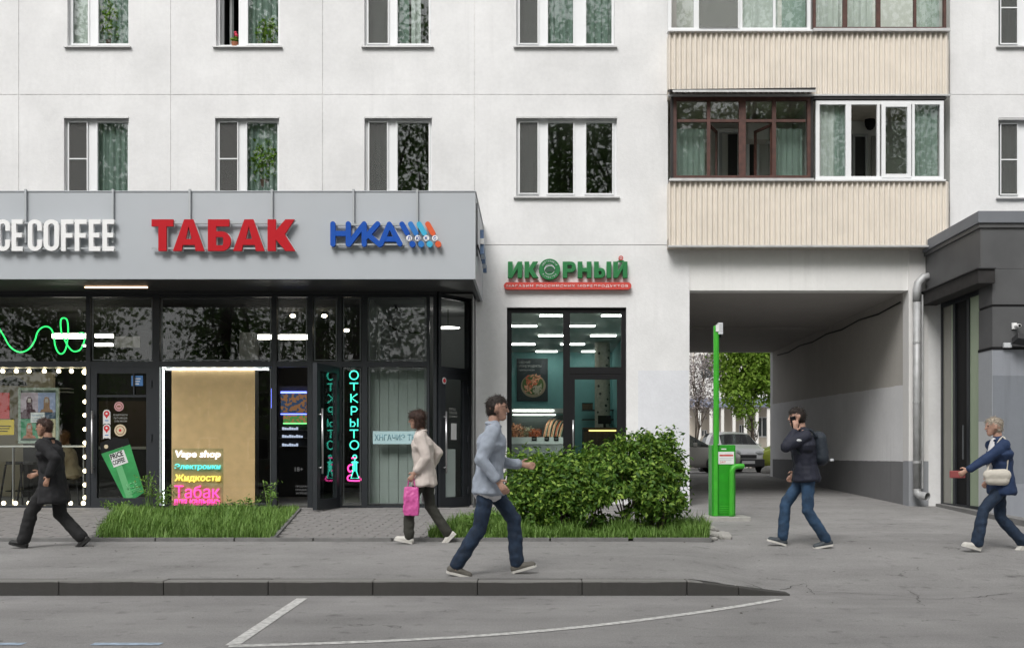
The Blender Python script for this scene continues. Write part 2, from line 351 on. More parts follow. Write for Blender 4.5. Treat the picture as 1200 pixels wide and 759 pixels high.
# --- lettering
def curve_mesh(name, contours, depth, m, bevel=0.):
    c = bpy.data.curves.new(name, 'CURVE'); c.dimensions = '2D'; c.fill_mode = 'BOTH'; c.extrude = depth/2; c.bevel_depth = bevel; c.bevel_resolution = 1; c.offset = -bevel
    for pts in contours:
        s = c.splines.new('POLY'); s.points.add(len(pts)-1); s.use_cyclic_u = True
        for p, q in zip(s.points, pts): p.co = (q[0], q[1], 0, 1)
    return _conv(name, c, m)
def _conv(name, c, m):
    o = bpy.data.objects.new(name, c); me = bpy.data.meshes.new_from_object(o); bpy.data.objects.remove(o); bpy.data.curves.remove(c)
    me.name = name; me.transform(Matrix.Rotation(R(90), 4, 'X')); me.materials.clear(); me.materials.append(MATS[m]); return me
def text_mesh(name, body, h, m, depth=.004, bold=0., width=None, shear=0., space=1.):
    c = bpy.data.curves.new(name, 'FONT'); c.body = body; c.size = 1; c.resolution_u = 2; c.extrude = 0; c.offset = bold; c.shear = shear; c.space_character = space
    me = _conv(name, c, m)
    co = np.zeros(len(me.vertices)*3); me.vertices.foreach_get('co', co); co = co.reshape(-1, 3)
    mn, mx = co.min(0), co.max(0)
    s = h/(mx[2]-mn[2]); sx = s if width is None else width/(mx[0]-mn[0])
    co[:, 0] = (co[:, 0]-mn[0])*sx; co[:, 2] = (co[:, 2]-mn[2])*s
    me.vertices.foreach_set('co', co.ravel()); me.update()
    if depth:
        bm = bmesh.new(); bm.from_mesh(me); r = bmesh.ops.extrude_face_region(bm, geom=bm.faces[:])
        bmesh.ops.translate(bm, verts=[v for v in r['geom'] if isinstance(v, bmesh.types.BMVert)], vec=(0, -depth, 0)); bmesh.ops.recalc_face_normals(bm, faces=bm.faces); bm.to_mesh(me); bm.free()
    return me
def text(name, body, m, parent, x, y, z, h, width=None, depth=.004, bold=0., M=None, **kw):
    me = text_mesh(name, body, h, m, depth, bold, width, **kw)
    if M is not None: me.transform(M)
    me.transform(Matrix.Translation((x, y, z))); return put(name, me, parent)
def arc(cx, cy, rx, ry, a0, a1, n=10): return [(cx+rx*math.cos(R(a0+(a1-a0)*i/n)), cy+ry*math.sin(R(a0+(a1-a0)*i/n))) for i in range(n+1)]
def glyph(ch, w, s, t=None):
    t = t or s
    if ch == 'Т': return [[(w/2-s/2, 0), (w/2+s/2, 0), (w/2+s/2, 1-t), (w, 1-t), (w, 1), (0, 1), (0, 1-t), (w/2-s/2, 1-t)]]
    if ch == 'А':
        k = w/2-s*.55; f = lambda z: k*z
        o = [(0, 0), (s*1.08, 0), (f(.2)+s*.92, .19), (w-f(.2)-s*.92, .19), (w-s*1.08, 0), (w, 0), (w/2+s*.55, 1), (w/2-s*.55, 1)]
        return [o, [(f(.4)+s*1.0, .38), (w-f(.4)-s*1.0, .38), (w/2, .78)]]
    if ch in 'БЬ':
        h = .62; r = h/2
        o = [(0, 0)]+arc(w-r*.9, r, r*.9, r, -90, 90)+[(s, h)]
        o += ([(s, 1-t), (w*.93, 1-t), (w*.93, 1), (0, 1)] if ch == 'Б' else [(s, 1), (0, 1)])
        ri = r-t*.8
        return [o, [(s, t*.8)]+arc(w-r*.9, r, max(r*.9-s*.95, .04), ri, -90, 90)+[(s, h-t*.8)]]
    if ch == 'К': return [[(0, 0), (s, 0), (s, .36), (w-1.2*s, 0), (w, 0), (w*.62, .53), (w*.97, 1), (w-1.22*s, 1), (s, .64), (s, 1), (0, 1)]]
    if ch == 'И': return [[(0, 0), (s*.92, 0), (w-s, .56), (w-s, 0), (w, 0), (w, 1), (w-s*.92, 1), (s, .44), (s, 1), (0, 1)]]
    if ch == 'Н': return [[(0, 0), (s, 0), (s, .5-t/2), (w-s, .5-t/2), (w-s, 0), (w, 0), (w, 1), (w-s, 1), (w-s, .5+t/2), (s, .5+t/2), (s, 1), (0, 1)]]
    if ch == 'Р':
        h = .66; r = h/2
        return [[(0, 0), (s, 0), (s, 1-h)]+arc(w-r*.95, 1-r, r*.95, r, -90, 90)+[(0, 1)], [(s, 1-h+t*.85)]+arc(w-r*.95, 1-r, r*.95-s*.9, r-t*.85, -90, 90)+[(s, 1-t*.85)]]
    if ch == 'I': return [[(0, 0), (s, 0), (s, 1), (0, 1)]]
    if ch == 'F': return [[(0, 0), (s, 0), (s, .42), (w*.92, .42), (w*.92, .42+t), (s, .42+t), (s, 1-t), (w, 1-t), (w, 1), (0, 1)]]
    if ch == 'E': return [[(0, 0), (w, 0), (w, t), (s, t), (s, .43), (w*.92, .43), (w*.92, .43+t), (s, .43+t), (s, 1-t), (w, 1-t), (w, 1), (0, 1)]]
    r = w/2; q = r-s; ry = r*.9; qy = max(ry-t*.9, .03)
    if ch == 'O': return [arc(r, ry, r, ry, 180, 360)+arc(r, 1-ry, r, ry, 0, 180), arc(r, ry, q, qy, 180, 360)+arc(r, 1-ry, q, qy, 0, 180)]
    if ch == 'C':
        return [[(w, .36)]+arc(r, ry, r, ry, 0, -180)+arc(r, 1-ry, r, ry, 180, 0)+[(w, .64), (w-s, .64)]+arc(r, 1-ry, q, qy, 0, 180)+arc(r, ry, q, qy, 180, 360)+[(w-s, .36)]]
def letter(ch, m, parent, x, yfront, z, w, h, s, depth, t=None, bevel=.0, name='letter'):
    cs = [[(p[0]*h, p[1]*h) for p in c] for c in glyph(ch, w/h, s/h, (t or s)/h)]
    me = curve_mesh(name, cs, depth, m, bevel); me.transform(Matrix.Translation((x, yfront+depth/2+bevel, z))); return put(name, me, parent)
# --- many small faces
def cloud(name, C, NRM, size, m, parent=None, aspect=.55, jitter=.7, fold=.25, kind=None):
    n = len(C); size = np.broadcast_to(size, (n,)).reshape(n, 1)
    d = NRM+rng.normal(0, jitter, (n, 3)); d /= np.linalg.norm(d, axis=1, keepdims=True)+1e-9
    t = rng.normal(0, 1, (n, 3)); t[:, 2] -= .3; t -= d*(t*d).sum(1, keepdims=True); t /= np.linalg.norm(t, axis=1, keepdims=True)+1e-9
    b = np.cross(d, t)
    V = np.stack([C, C+t*size*.5+b*size*aspect*.5+d*size*fold*.5, C+t*size, C+t*size*.5-b*size*aspect*.5+d*size*fold*.5], 1).reshape(-1, 3)
    i = np.arange(n)*4; F = np.stack([i, i+1, i+2, i, i+2, i+3], 1).reshape(-1, 3)
    me = bpy.data.meshes.new(name); me.vertices.add(len(V)); me.vertices.foreach_set('co', V.ravel())
    me.loops.add(len(F)*3); me.loops.foreach_set('vertex_index', F.ravel()); me.polygons.add(len(F)); me.polygons.foreach_set('loop_start', np.arange(len(F))*3)
    me.update(calc_edges=True); me.validate(); me.materials.append(MATS[m])
    o = put(name, me, parent)
    if kind: o['kind'] = kind
    return o
def blob_pts(E, n, inner=.55):
    """points spread in a set of ellipsoids (cx,cy,cz,rx,ry,rz), mostly near their skins; and outward directions"""
    E = np.array(E); w = (E[:, 3]*E[:, 4]*E[:, 5])**.67; k = rng.choice(len(E), n, p=w/w.sum())
    d = rng.normal(0, 1, (n, 3)); d /= np.linalg.norm(d, axis=1, keepdims=True); r = (inner+(1-inner)*rng.random((n, 1))**.6)*(1+.12*rng.normal(0, 1, (n, 1)).clip(-2, 2))
    return E[k, :3]+d*r*E[k, 3:], d
# ------------------------------------------------------------------ the setting
def sheet(name, m, xs, ys, zf, kind='structure'):
    mb = MB(); 
    for y in ys:
        for x in xs: mb.v.append((x, y, zf(x, y)))
    n = len(xs)
    for j in range(len(ys)-1):
        for i in range(n-1): mb.f.append((j*n+i, j*n+i+1, (j+1)*n+i+1, (j+1)*n+i))
    o = mb.build(name, m, smooth=True); o['kind'] = kind; return o
def rng_(a, b, s): return [a+(b-a)*i/max(1, round((b-a)/s)) for i in range(max(1, round((b-a)/s))+1)]
sheet('ground', 'earth', [-320, 320], [-320, 320], lambda x, y: -.04)
road = sheet('road', 'asphalt', rng_(-70, 70, 10), [-9, 0, 5, 10.6], lambda x, y: 0)
pav = sheet('pavement', 'pavement', rng_(-40, -2, 6)+rng_(-1.5, 6, .25)+rng_(8, 40, 6), [9.66, 9.8, 10, 10.3, 10.6, 11, 11.5, 12, 12.5, 13, 14, 16, 18, 22, 26, 29.5], gz)
sheet('courtyard', 'asphalt', [-30, 40], [29.5, 62], lambda x, y: plane(29.5))
sheet('far_pavement', 'pavement', [-70, 70], [-14, -9], lambda x, y: .12)
# kerb stones, one metre each
KS = []
x0 = AX(805, 9.51)-1.0*22
for i in range(22):
    a = x0+i; me = MB().box(a+.002, a+.998, 9.51, 9.68, -.03, .142+.003*math.sin(i*2.1)).mesh('kerb_stone', 'kerb_face', bevel=.012)
    o = put('kerb_stone', me, pav)
xa, xb = x0+22, AX(926, 9.51)
for k, (a, b) in enumerate(((xa, (xa+xb)/2), ((xa+xb)/2, xb))):
    h = lambda x: .142-.125*((x-xa)/(xb-xa))
    mb = MB(); mb.v = [(a+.005, 9.51, -.03), (b, 9.51, -.03), (b, 9.68, -.03), (a+.005, 9.68, -.03), (a+.005, 9.51, h(a)), (b, 9.51, h(b)), (b, 9.68, h(b)), (a+.005, 9.68, h(a))]
    mb.f = [(3, 2, 1, 0), (4, 5, 6, 7), (0, 1, 5, 4), (1, 2, 6, 5), (2, 3, 7, 6), (3, 0, 4, 7)]
    mb.build('kerb_stone', 'kerb_face', pav, bevel=.01)
# road markings
def RY(py): return CAMZ*1167/(py-538)
def marking(pts, w, m='paint_line', name='road_marking'):
    mb = MB(); pts = [Vector((*p, 0)) for p in pts]; L = []
    for i, p in enumerate(pts):
        t = (pts[min(i+1, len(pts)-1)]-pts[max(i-1, 0)]).normalized(); nrm = Vector((-t.y, t.x, 0))
        L.append((tuple(p+nrm*w/2+Vector((0, 0, .004))), tuple(p-nrm*w/2+Vector((0, 0, .004)))))
    for a, b in zip(L, L[1:]): mb.quad(a[1], b[1], b[0], a[0])
    mb.build(name, m, road)
def rp(px, py): Y = RY(py); return (AX(px, Y), Y)
marking([rp(354, 701), rp(272, 756)], .10)
cp = [(268, 757), (400, 753), (500, 748.5), (600, 742), (700, 732.5), (800, 720), (870, 709.5), (913, 702)]
sm = []
for i in range(len(cp)-1):
    for t in range(6):
        u = t/6; p = [cp[max(i-1, 0)], cp[i], cp[i+1], cp[min(i+2, len(cp)-1)]]
        sm.append(tuple(.5*((2*p[1][k])+(-p[0][k]+p[2][k])*u+(2*p[0][k]-5*p[1][k]+4*p[2][k]-p[3][k])*u*u+(-p[0][k]+3*p[1][k]-3*p[2][k]+p[3][k])*u**3) for k in (0, 1)))
marking([rp(*p) for p in sm+[cp[-1]]], .09)
for a, b in ((-60, 28), (108, 189)): marking([rp(a, 754.5), rp(b, 754.5)], .09, 'paint_blue')

mat('crack_dark', (.075, .072, .07), .9)
def crack(pts, w, seed):
    r = random.Random(seed); P = []
    for (x0_, y0_), (x1_, y1_) in zip(pts, pts[1:]):
        n = max(2, int(math.hypot(x1_-x0_, y1_-y0_)/.06))
        for i in range(n): u = i/n; P.append((x0_+(x1_-x0_)*u+r.gauss(0, .012), y0_+(y1_-y0_)*u+r.gauss(0, .018)))
    mb = MB(); L = []
    for i, p in enumerate(P):
        a = Vector(P[min(i+1, len(P)-1)])-Vector(P[max(i-1, 0)]); n_ = Vector((-a.y, a.x)).normalized()*w*.6*r.uniform(.25, 1)*min(1, i/4, (len(P)-1-i)/4)
        zz = max(gz(p[0], p[1]) if p[1] > 9.66 else 0, 0 if p[1] < 10.6 and p[0] > 2.4 else -1)+.004; L.append(((p[0]+n_.x, p[1]+n_.y, zz), (p[0]-n_.x, p[1]-n_.y, zz)))
    for a, b in zip(L, L[1:]): mb.quad(a[1], b[1], b[0], a[0])
    mb.build('crack', 'crack_dark', pav)
def cp_(px, py): Y = 1725.5/(py-538+39.1) if py < 680 else 1.3*1167/(py-538); return AX(px, Y), Y
crack([cp_(930, 691), cp_(975, 694), cp_(1040, 697), cp_(1085, 702), cp_(1140, 700), cp_(1210, 692)], .012, 1)
crack([cp_(1060, 690), cp_(1075, 697), cp_(1082, 712)], .008, 2); crack([cp_(868, 668), cp_(900, 676), cp_(950, 684)], .014, 3); crack([cp_(940, 684), cp_(955, 679), cp_(1010, 676)], .008, 4)
crack([cp_(985, 726), cp_(1003, 727), cp_(1020, 725)], .02, 5); crack([cp_(320, 667), cp_(352, 668), cp_(398, 666)], .007, 6); crack([cp_(520, 712), cp_(540, 718), cp_(560, 717)], .007, 7); crack([cp_(840, 624), cp_(860, 626), cp_(905, 625), cp_(1010, 627)], .010, 8); crack([cp_(1010, 610), cp_(1040, 614), cp_(1085, 611)], .014, 9)
# forecourt of pavers between the shop front and the pavement
P1 = [(-5.67, 12.8), (-3.38, 12.8), (-4.12, 17.35), (-7.3, 17.35)]     # grass bed left of the door path
P2 = [(-1.4, 12.8), (2.22, 12.8), (2.5, 14.35), (-1.15, 15.3)]         # bed under the bush
def inpoly(x, y, P):
    c = False
    for i in range(len(P)):
        (x1, y1), (x2, y2) = P[i], P[i-1]
        if (y1 > y) != (y2 > y) and x < (x2-x1)*(y-y1)/(y2-y1)+x1: c = not c
    return c
fore = MB().quad((-16, 12.8, gz(0, 12.8)+.006), (2.3, 12.8, gz(0, 12.8)+.006), (2.3, 18.5, gz(0, 18.5)+.006), (-16, 18.5, gz(0, 18.5)+.006)).build('forecourt', 'sand_joint'); fore['kind'] = 'structure'
pvm = [MB().box(-.146, .146, -.071, .071, -.03, .03).mesh('paver', 'paver', bevel=.006) for _ in range(1)]
spots = []
for j in range(37):
    y = 12.9+j*.152
    for i in range(-53, 8):
        x = i*.302+(.151 if j % 2 else 0)
        if y > 17.62 and x < -1.2: continue
        if y > 18.4 or x > 2.2: continue
        if inpoly(x, y, P1) or inpoly(x, y, P2): continue
        px = 628+x*1167/y; spots.append((0 if -6 < px < 830 and not (560 < px) else 1, y, x))
spots.sort()
sl_ = math.atan(.0335)
rest = MB()
for k, (f, y, x) in enumerate(spots):
    M = Matrix.Translation((x, y, gz(0, y)+.002+random.uniform(-.003, .003))) @ Matrix.Rotation(sl_, 4, 'X') @ Matrix.Rotation(random.gauss(0, .006), 4, 'Z')
    if k < 300:
        o = put('paver', pvm[0], fore); o.matrix_local = M
    else:
        s = len(rest.v); rest.box(-.146, .146, -.071, .071, -.03, .03); rest.xf(M, s)
o = rest.build('paving', 'paver', fore); o['kind'] = 'stuff'
mb = MB(); z = lambda y: gz(0, y)
def edge(mb, a, b, w=.07, top=.05):
    a = Vector((*a, 0)); b = Vector((*b, 0)); d = (b-a).normalized(); n = Vector((-d.y, d.x, 0))*w/2
    i = len(mb.v)
    for p in (a, b):
        for q in (p-n, p+n): mb.v += [(q.x, q.y, z(q.y)-.1), (q.x, q.y, z(q.y)+top)]
    mb.f += [(i, i+1, i+5, i+4), (i+2, i+6, i+7, i+3), (i+1, i+3, i+7, i+5), (i, i+2, i+3, i+1), (i+4, i+5, i+7, i+6)]
for a in rng_(-16, 1.2, 1.0)[:-1]:
    m_ = MB(); edge(m_, (a+.004, 12.79), (a+.996, 12.79), .07, .045); m_.build('edging', 'kerb', fore)
for A, B in ((P1[1], P1[2]), (P1[3], P1[0]), (P2[0], P2[3])):
    m_ = MB(); edge(m_, A, B, .07, .055); m_.build('edging', 'kerb', fore)
m_ = MB(); edge(m_, (1.25, 12.79), (2.25, 12.79), .07, .045); m_.build('edging', 'kerb', fore)
for P, nm in ((P1, 'lawn_bed'), (P2, 'shrub_bed')):
    b = MB().poly([(p[0], p[1], z(p[1])+.03) for p in P]).build(nm, 'earth'); b['kind'] = 'structure'

# ------------------------------------------------------------------ apartment building
BLD = thing('apartment_building', 'white panel apartment building with loggias over an arched-through driveway', 'building', (0, YF+5, 0))
BLD['label'] = 'white concrete panel apartment building with two loggias and a drive-through passage'
JZ = [FZ(287), FZ(111), FZ(-65), FZ(-241)]
W2 = [(75, 151), (252, 327), (427, 506), (605, 723), (1170, 1249)]
W3 = [(79, 151), (253, 328), (427, 505), (605, 720), (1170, 1249)]
cols = [-520, -334, -156, 22, 200, 378, 556, 783]
def H(w, top, bot): return (FX(w[0]), FX(w[1]), FZ(bot), FZ(top))
holes2 = [H(w, 138, 232) for w in W2]; holes3 = [H(w, -40, 55) for w in W3]
g = .011
for c0, c1 in list(zip(cols, cols[1:]))+[(1113, 1300), (1300, 1640)]:
    for r in range(3):
        hs_ = holes2 if r == 0 else holes3 if r == 1 else []
        wall_mb(FX(c0)+g/2, FX(c1)-g/2, JZ[r]+g/2, (JZ[r+1] if r < 2 else 14.5)-g/2, YF, .28, hs_).build('wall_panel', 'facade', BLD)
FW = (FX(594), FX(734), .55, FZ(360))   # seafood shop opening
wall_mb(FX(550), FX(808), .2, JZ[0]-g/2, YF, .3, [FW]).build('wall_panel', 'facade', BLD)
wall_mb(FX(1065), FX(1088), .2, FZ(290), YF, .3).build('wall_panel', 'strip_paint', BLD)
wall_mb(FX(1088), FX(1640), .2, JZ[0]-g/2, YF+.02, .3).build('wall_panel', 'facade', BLD)
wall_mb(FX(808), FX(1065), FZ(340), FZ(288), YF+.025, .3).build('lintel', 'lintel', BLD)
box('joint_filler', 'joint', BLD, FX(-520), FX(783), YF+.007, YF+.02, JZ[1]-.02, JZ[1]+.02)
box('joint_filler', 'joint', BLD, FX(1113), FX(1640), YF+.007, YF+.02, JZ[1]-.02, JZ[1]+.02)
for c in cols[1:-1]: box('joint_filler', 'joint', BLD, FX(c)-.02, FX(c)+.02, YF+.0085, YF+.022, JZ[0], 14)
# hidden bulk: roof, ends, rear wall so that daylight enters only through real openings
box('roof', 'slab', BLD, -19, 17, YF-.15, 29.8, 14.5, 14.75)
box('end_wall', 'facade', BLD, -18.75, -18.45, YF+.3, 29.5, 0, 14.5); box('end_wall', 'facade', BLD, 16, 16.3, YF+.3, 29.5, 0, 14.5)
PX0, PX1 = FX(808), FX(1066)
wall_mb(-18.75, 16.3, 0, 14.5, 29.2, .3, [(PX0, PX1, -1, 4.46)]).build('rear_wall', 'facade', BLD)
PCZ = FZ(340)
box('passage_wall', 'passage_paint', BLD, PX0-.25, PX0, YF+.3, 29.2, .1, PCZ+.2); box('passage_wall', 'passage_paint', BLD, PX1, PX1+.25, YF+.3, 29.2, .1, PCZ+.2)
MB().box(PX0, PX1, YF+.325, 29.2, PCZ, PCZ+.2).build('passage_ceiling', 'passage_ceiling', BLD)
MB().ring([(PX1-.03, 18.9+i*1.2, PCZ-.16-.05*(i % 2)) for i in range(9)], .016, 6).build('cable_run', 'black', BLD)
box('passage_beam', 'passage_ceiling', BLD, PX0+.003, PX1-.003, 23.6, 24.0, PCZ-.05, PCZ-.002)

def leafball(name, c, r, n, size, m, parent=None, **kw):
    C, D = blob_pts([(*c, *r)], n, .3); return cloud(name, C, D, rng.uniform(.6, 1.2, n)*size, m, parent, **kw)
def house_plant(label, x, y, z, h, spread=.16, n=260):
    t = thing('house_plant', label, 'plant', (x, y, z), group='plants on the window sills')
    MB().cyl((x, y, z), (x, y, z+.13), .06, .085).build('pot', 'brown_wood', t)
    o = leafball('foliage', (x, y, z+.13+h*.5), (spread, .1, h*.55), n, .11, 'tree_leaf', t); o['kind'] = 'stuff'
def home_window(w, top, bot, panes, room='room_dim', open_sash=None, bar=None):
    x0, x1, z0, z1 = FX(w[0]), FX(w[1]), FZ(bot), FZ(top); y = YF+.09
    fr = frame_mb(x0, x1, z0, z1, y, y+.07, .045, .07)
    for (a, b) in zip(panes, panes[1:]): fr.box(FX(a[1]), FX(b[0]), y+.001, y+.069, z0+.07, z1-.045)
    win = fr.build('window', 'pvc', BLD)
    MB().box(x0-.05, x1+.05, YF-.06, y, z0-.026, z0-.006).build('sill', 'sill_metal', win)
    MB().box(x0, x1, YF-.015, YF+.05, z1-.012, z1+.02).build('drip_edge', 'sill_metal', win)
    shell_mb(x0, x1, y+.075, y+2.6, z0, z1).build('room_wall', room, win)
    for p in panes:
        a, b = FX(p[0]), FX(p[1])
        if p[2] == 'open':
            s = frame_mb(0, b-a, z0+.075, z1-.05, 0, .05, .06); s.xf(Matrix.Translation((a, y+.08, 0)) @ Matrix.Rotation(R(68), 4, 'Z')).build('sash', 'pvc', win)
            continue
        sy = y+.015
        if p[2] != 'bar':
            frame_mb(a-.012, b+.012, z0+.062, z1-.036, sy-.03, sy+.03, .03).build('sash', 'pvc', win)
        MB().box(a+.01, b-.01, sy, sy+.012, z0+.07, z1-.05).build('pane', 'glass_home', win)
        if p[2] in ('screen', 'bar'):
            s = frame_mb(a, b, z0+.075, z1-.05, y-.03, y-.005, .018)
            if p[2] == 'bar': s.box(a+.018, b-.018, y-.029, y-.006, (z0+z1)/2-.01, (z0+z1)/2+.012)
            s.build('screen_frame', 'pvc', win)
            MB().box(a+.018, b-.018, y-.02, y-.018, z0+.09, z1-.065).build('fly_screen', 'fly_screen', win)
    return x0, x1, z0, z1
def curtain(label, a, b, top, bot, m='sheer', yo=.2, seed=0, amp=.04):
    o = drape_mb(FX(a), FX(b), FZ(bot)+.02, FZ(top)-.03, YF+yo, amp, .13, seed).build('curtain', m, smooth=True); tag(o, label, 'curtain', 'curtains in the flat windows'); return o
# lower storey
home_window(W2[0], 138, 232, [(78, 101, 'bar'), (111, 149, 'glass')]); curtain('sage sheer curtain in the lower window above the white COFFEE letters', 108, 150, 138, 232, seed=1)
home_window(W2[1], 138, 232, [(255, 278, 'bar'), (287, 325, 'glass')]); curtain('sage sheer curtain behind the spider plant in the lower window above the red letters', 284, 327, 138, 232, seed=2)
house_plant('bushy spider plant in the lower window above the red letters', FX(306), YF+.24, FZ(215), .75, .25, 420)
home_window(W2[2], 138, 232, [(431, 454, 'screen'), (464, 503, 'glass')])
curtain('grey half drawn curtain in the lower window above the blue letters', 429, 458, 138, 232, 'sheer', seed=3)
home_window(W2[3], 138, 231, [(608, 631, 'screen'), (641, 673, 'glass'), (686, 719, 'glass')])
curtain('grey curtain in the left sash of the window above the green letters', 607, 634, 138, 231, seed=4)
home_window(W2[4], 140, 232, [(1174, 1195, 'bar'), (1205, 1245, 'glass')])
curtain('grey curtain in the lower window at the right edge over the dark annex', 1172, 1196, 140, 232, seed=5)
# upper storey
home_window(W3[0], -40, 55, [(82, 102, 'glass'), (112, 150, 'glass')])
o = MB().box(FX(82), FX(103), YF+.2, YF+.21, FZ(54), FZ(-38)).build('roller_blind', 'sheer_white'); tag(o, 'closed white roller blind in the left sash of the upper window over COFFEE', 'blind')
curtain('sage sheer curtain behind a plant in the upper window over COFFEE', 110, 151, -40, 55, seed=6); house_plant('leafy green plant in the upper window over COFFEE', FX(122), YF+.24, FZ(50), .75, .2, 380)
home_window(W3[1], -40, 55, [(257, 278, 'open'), (288, 326, 'glass')], room='dark_room')
curtain('pale sheer curtain in the upper window with the open sash', 284, 328, -40, 55, seed=7); house_plant('low leafy plant behind the right pane of the open upper window', FX(310), YF+.24, FZ(52), .42, .24, 420)
t = thing('flower_pot', 'terracotta pot with a red flower in the open upper window', 'plant', (FX(273), YF+.12, FZ(52)))
mat('terracotta', (.32, .12, .06), .8); mat('red_petal', (.55, .03, .07), .6)
MB().cyl((FX(273), YF+.12, FZ(52)), (FX(273), YF+.12, FZ(47)), .05, .07).build('pot', 'terracotta', t); leafball('foliage', (FX(273), YF+.12, FZ(44)), (.06, .05, .06), 60, .07, 'tree_leaf', t)
MB().ball((FX(275), YF+.1, FZ(39)), .035).ball((FX(274), YF+.1, FZ(36)), .03).build('flower', 'red_petal', t)
home_window(W3[2], -40, 55, [(430, 455, 'screen'), (464, 503, 'glass')])
o = MB().box(FX(429), FX(457), YF+.2, YF+.21, FZ(54), FZ(-38)).build('roller_blind', 'sheer_white'); tag(o, 'beige looking closed blind behind the fly screen of the upper window above the blue letters', 'blind')
curtain('blue grey sheer curtain parted in the upper window above the blue letters', 462, 478, -40, 55, seed=8); curtain('pale sheer strip hanging at the middle of the upper window above the blue letters', 480, 492, -40, 55, 'sheer_white', seed=9)
home_window(W3[3], -40, 55, [(608, 631, 'screen'), (641, 673, 'glass'), (686, 719, 'glass')])
o = MB().box(FX(606), FX(634), YF+.2, YF+.21, FZ(54), FZ(-38)).build('roller_blind', 'sheer_white'); tag(o, 'closed pale blind in the left sash of the three part upper window', 'blind')
curtain('sage sheer curtain over both right panes of the three part upper window', 638, 720, -40, 55, seed=10)
home_window(W3[4], -40, 55, [(1174, 1195, 'bar'), (1205, 1245, 'glass')]); curtain('grey curtain in the upper window at the right edge', 1172, 1196, -40, 55, seed=11)

# loggias
YL = 18.22
def LX(px): return AX(px, YL)
def LZ(py): return AZ(py, YL)
def part_empty(name):
    o = bpy.data.objects.new(name, None); COL.objects.link(o); o.parent = BLD; o.matrix_parent_inverse = Matrix.Translation(BLD.location).inverted(); o.empty_display_size = .2; return o
def corrugated(bal, a, b, top, bot):
    mb = MB(); x0, x1, z0, z1 = LX(a), LX(b), LZ(bot), LZ(top); n = int((x1-x0)/.0955*8); B = 0
    for k in range(2):
        for i in range(n+1):
            x = x0+(x1-x0)*i/n; u = math.sin((x-2.42)/.0955*2*math.pi); y = YL-.022*(u/(abs(u)**.35+1e-6))
            mb.v.append((x, y, z1 if k else z0))
    for k in range(2):
        for i in range(n+1): mb.v.append((x0+(x1-x0)*i/n, YL+.03, z1 if k else z0))
    m = n+1
    for i in range(n):
        mb.f += [(i, i+1, m+i+1, m+i), (2*m+i+1, 2*m+i, 3*m+i, 3*m+i+1), (m+i, m+i+1, 3*m+i+1, 3*m+i), (i+1, i, 2*m+i, 2*m+i+1)]
    mb.build('corrugated_sheet', 'corrugate', bal)
def loggia(top, bot, wtop, wbot, lab):
    b = part_empty('loggia')
    corrugated(b, 784, 951.5, top, bot); corrugated(b, 952, 1112, top, bot)
    x0, x1 = LX(784), LX(1112); zb = LZ(bot)
    box('slab', 'slab', b, x0, x1, YL+.035, YF+1.2, zb-.02, zb+.14)
    box('edge_trim', 'sill_metal', b, x0-.02, x1+.02, YL-.04, YL+.028, zb-.035, zb-.004)
    box('side_panel', 'corrugate', b, x0, x0+.03, YL+.032, YF-.005, zb+.15, LZ(top)); box('side_panel', 'corrugate', b, x1-.03, x1, YL+.032, YF-.005, zb+.15, LZ(top))
    box('partition', 'room_grey', b, LX(951), LX(954), YL+.08, YF+1.1, zb+.15, LZ(wtop))
    xi0, xi1 = FX(783), FX(1113)
    MB().box(xi0-.1, xi1+.1, YF+1.1, YF+1.25, zb+.14, LZ(wtop)+.3).build('back_wall', 'room_white', b)
    box('side_wall', 'room_white', b, xi0-.12, xi0, YF+.285, YF+1.1, zb-.3, LZ(wtop)+.3); box('side_wall', 'room_white', b, xi1, xi1+.12, YF+.285, YF+1.1, zb-.3, LZ(wtop)+.3)
    return b
def glazing(b, xs_, z0, z1, panes, m, w, y0=YL+.0, name='window', bars=None, fd=.06):
    fr = frame_mb(LX(xs_[0]), LX(xs_[1]), z0, z1, y0, y0+fd, w)
    for p, q in zip(panes, panes[1:]): fr.box(LX(p[1]), LX(q[0]), y0+.001, y0+fd-.001, z0+w, z1-w)
    if bars:
        for p in panes: fr.box(LX(p[0])+.001, LX(p[1])-.001, y0+.006, y0+fd-.006, LZ(bars)-.03, LZ(bars)+.02)
    f = fr.build('window_frame', m, b)
    for p in panes:
        zz0, zz1 = z0+w, z1-w
        if p[2] == 'open': 
            if not bars: continue
            zz0 = LZ(bars)
        MB().box(LX(p[0])+.001, LX(p[1])-.001, y0+.024, y0+.03, zz0, zz1).build('pane', 'glass_home', b)
    return f
LA = loggia(213, 287.5, 112, 210, 'lower'); LB = loggia(38, 111, -60, 36, 'upper')
z0, z1 = LZ(209.5), LZ(114)
glazing(LA, (789, 950), z0, z1, [(794, 828.5, 'g'), (832.5, 866, 'open'), (874, 905, 'open'), (909.5, 944, 'g')], 'brown_wood', .06, bars=141)
for a, ang, s in ((832, 62, 1), (905.5, -62, -1)):      # inward sashes of the brown window
    w_ = .5; sm_ = frame_mb(0, w_, z0+.06, LZ(141)-.03, 0, .035, .045)
    if s < 0: sm_.xf(Matrix.Translation((-w_, 0, 0)))
    sm_.xf(Matrix.Translation((LX(a), YL+.07, 0)) @ Matrix.Rotation(R(ang), 4, 'Z')).build('sash', 'brown_wood', LA)
MB().poly([]) if False else None
mb = MB(); xa, xb = LX(783), LX(952)
mb.v = [(xa, YL-.22, LZ(112)), (xb, YL-.22, LZ(110)), (xb, YL+.08, LZ(106)), (xa, YL+.08, LZ(106)), (xa, YL-.22, LZ(110)), (xb, YL-.22, LZ(108)), (xb, YL+.08, LZ(104)), (xa, YL+.08, LZ(104))]
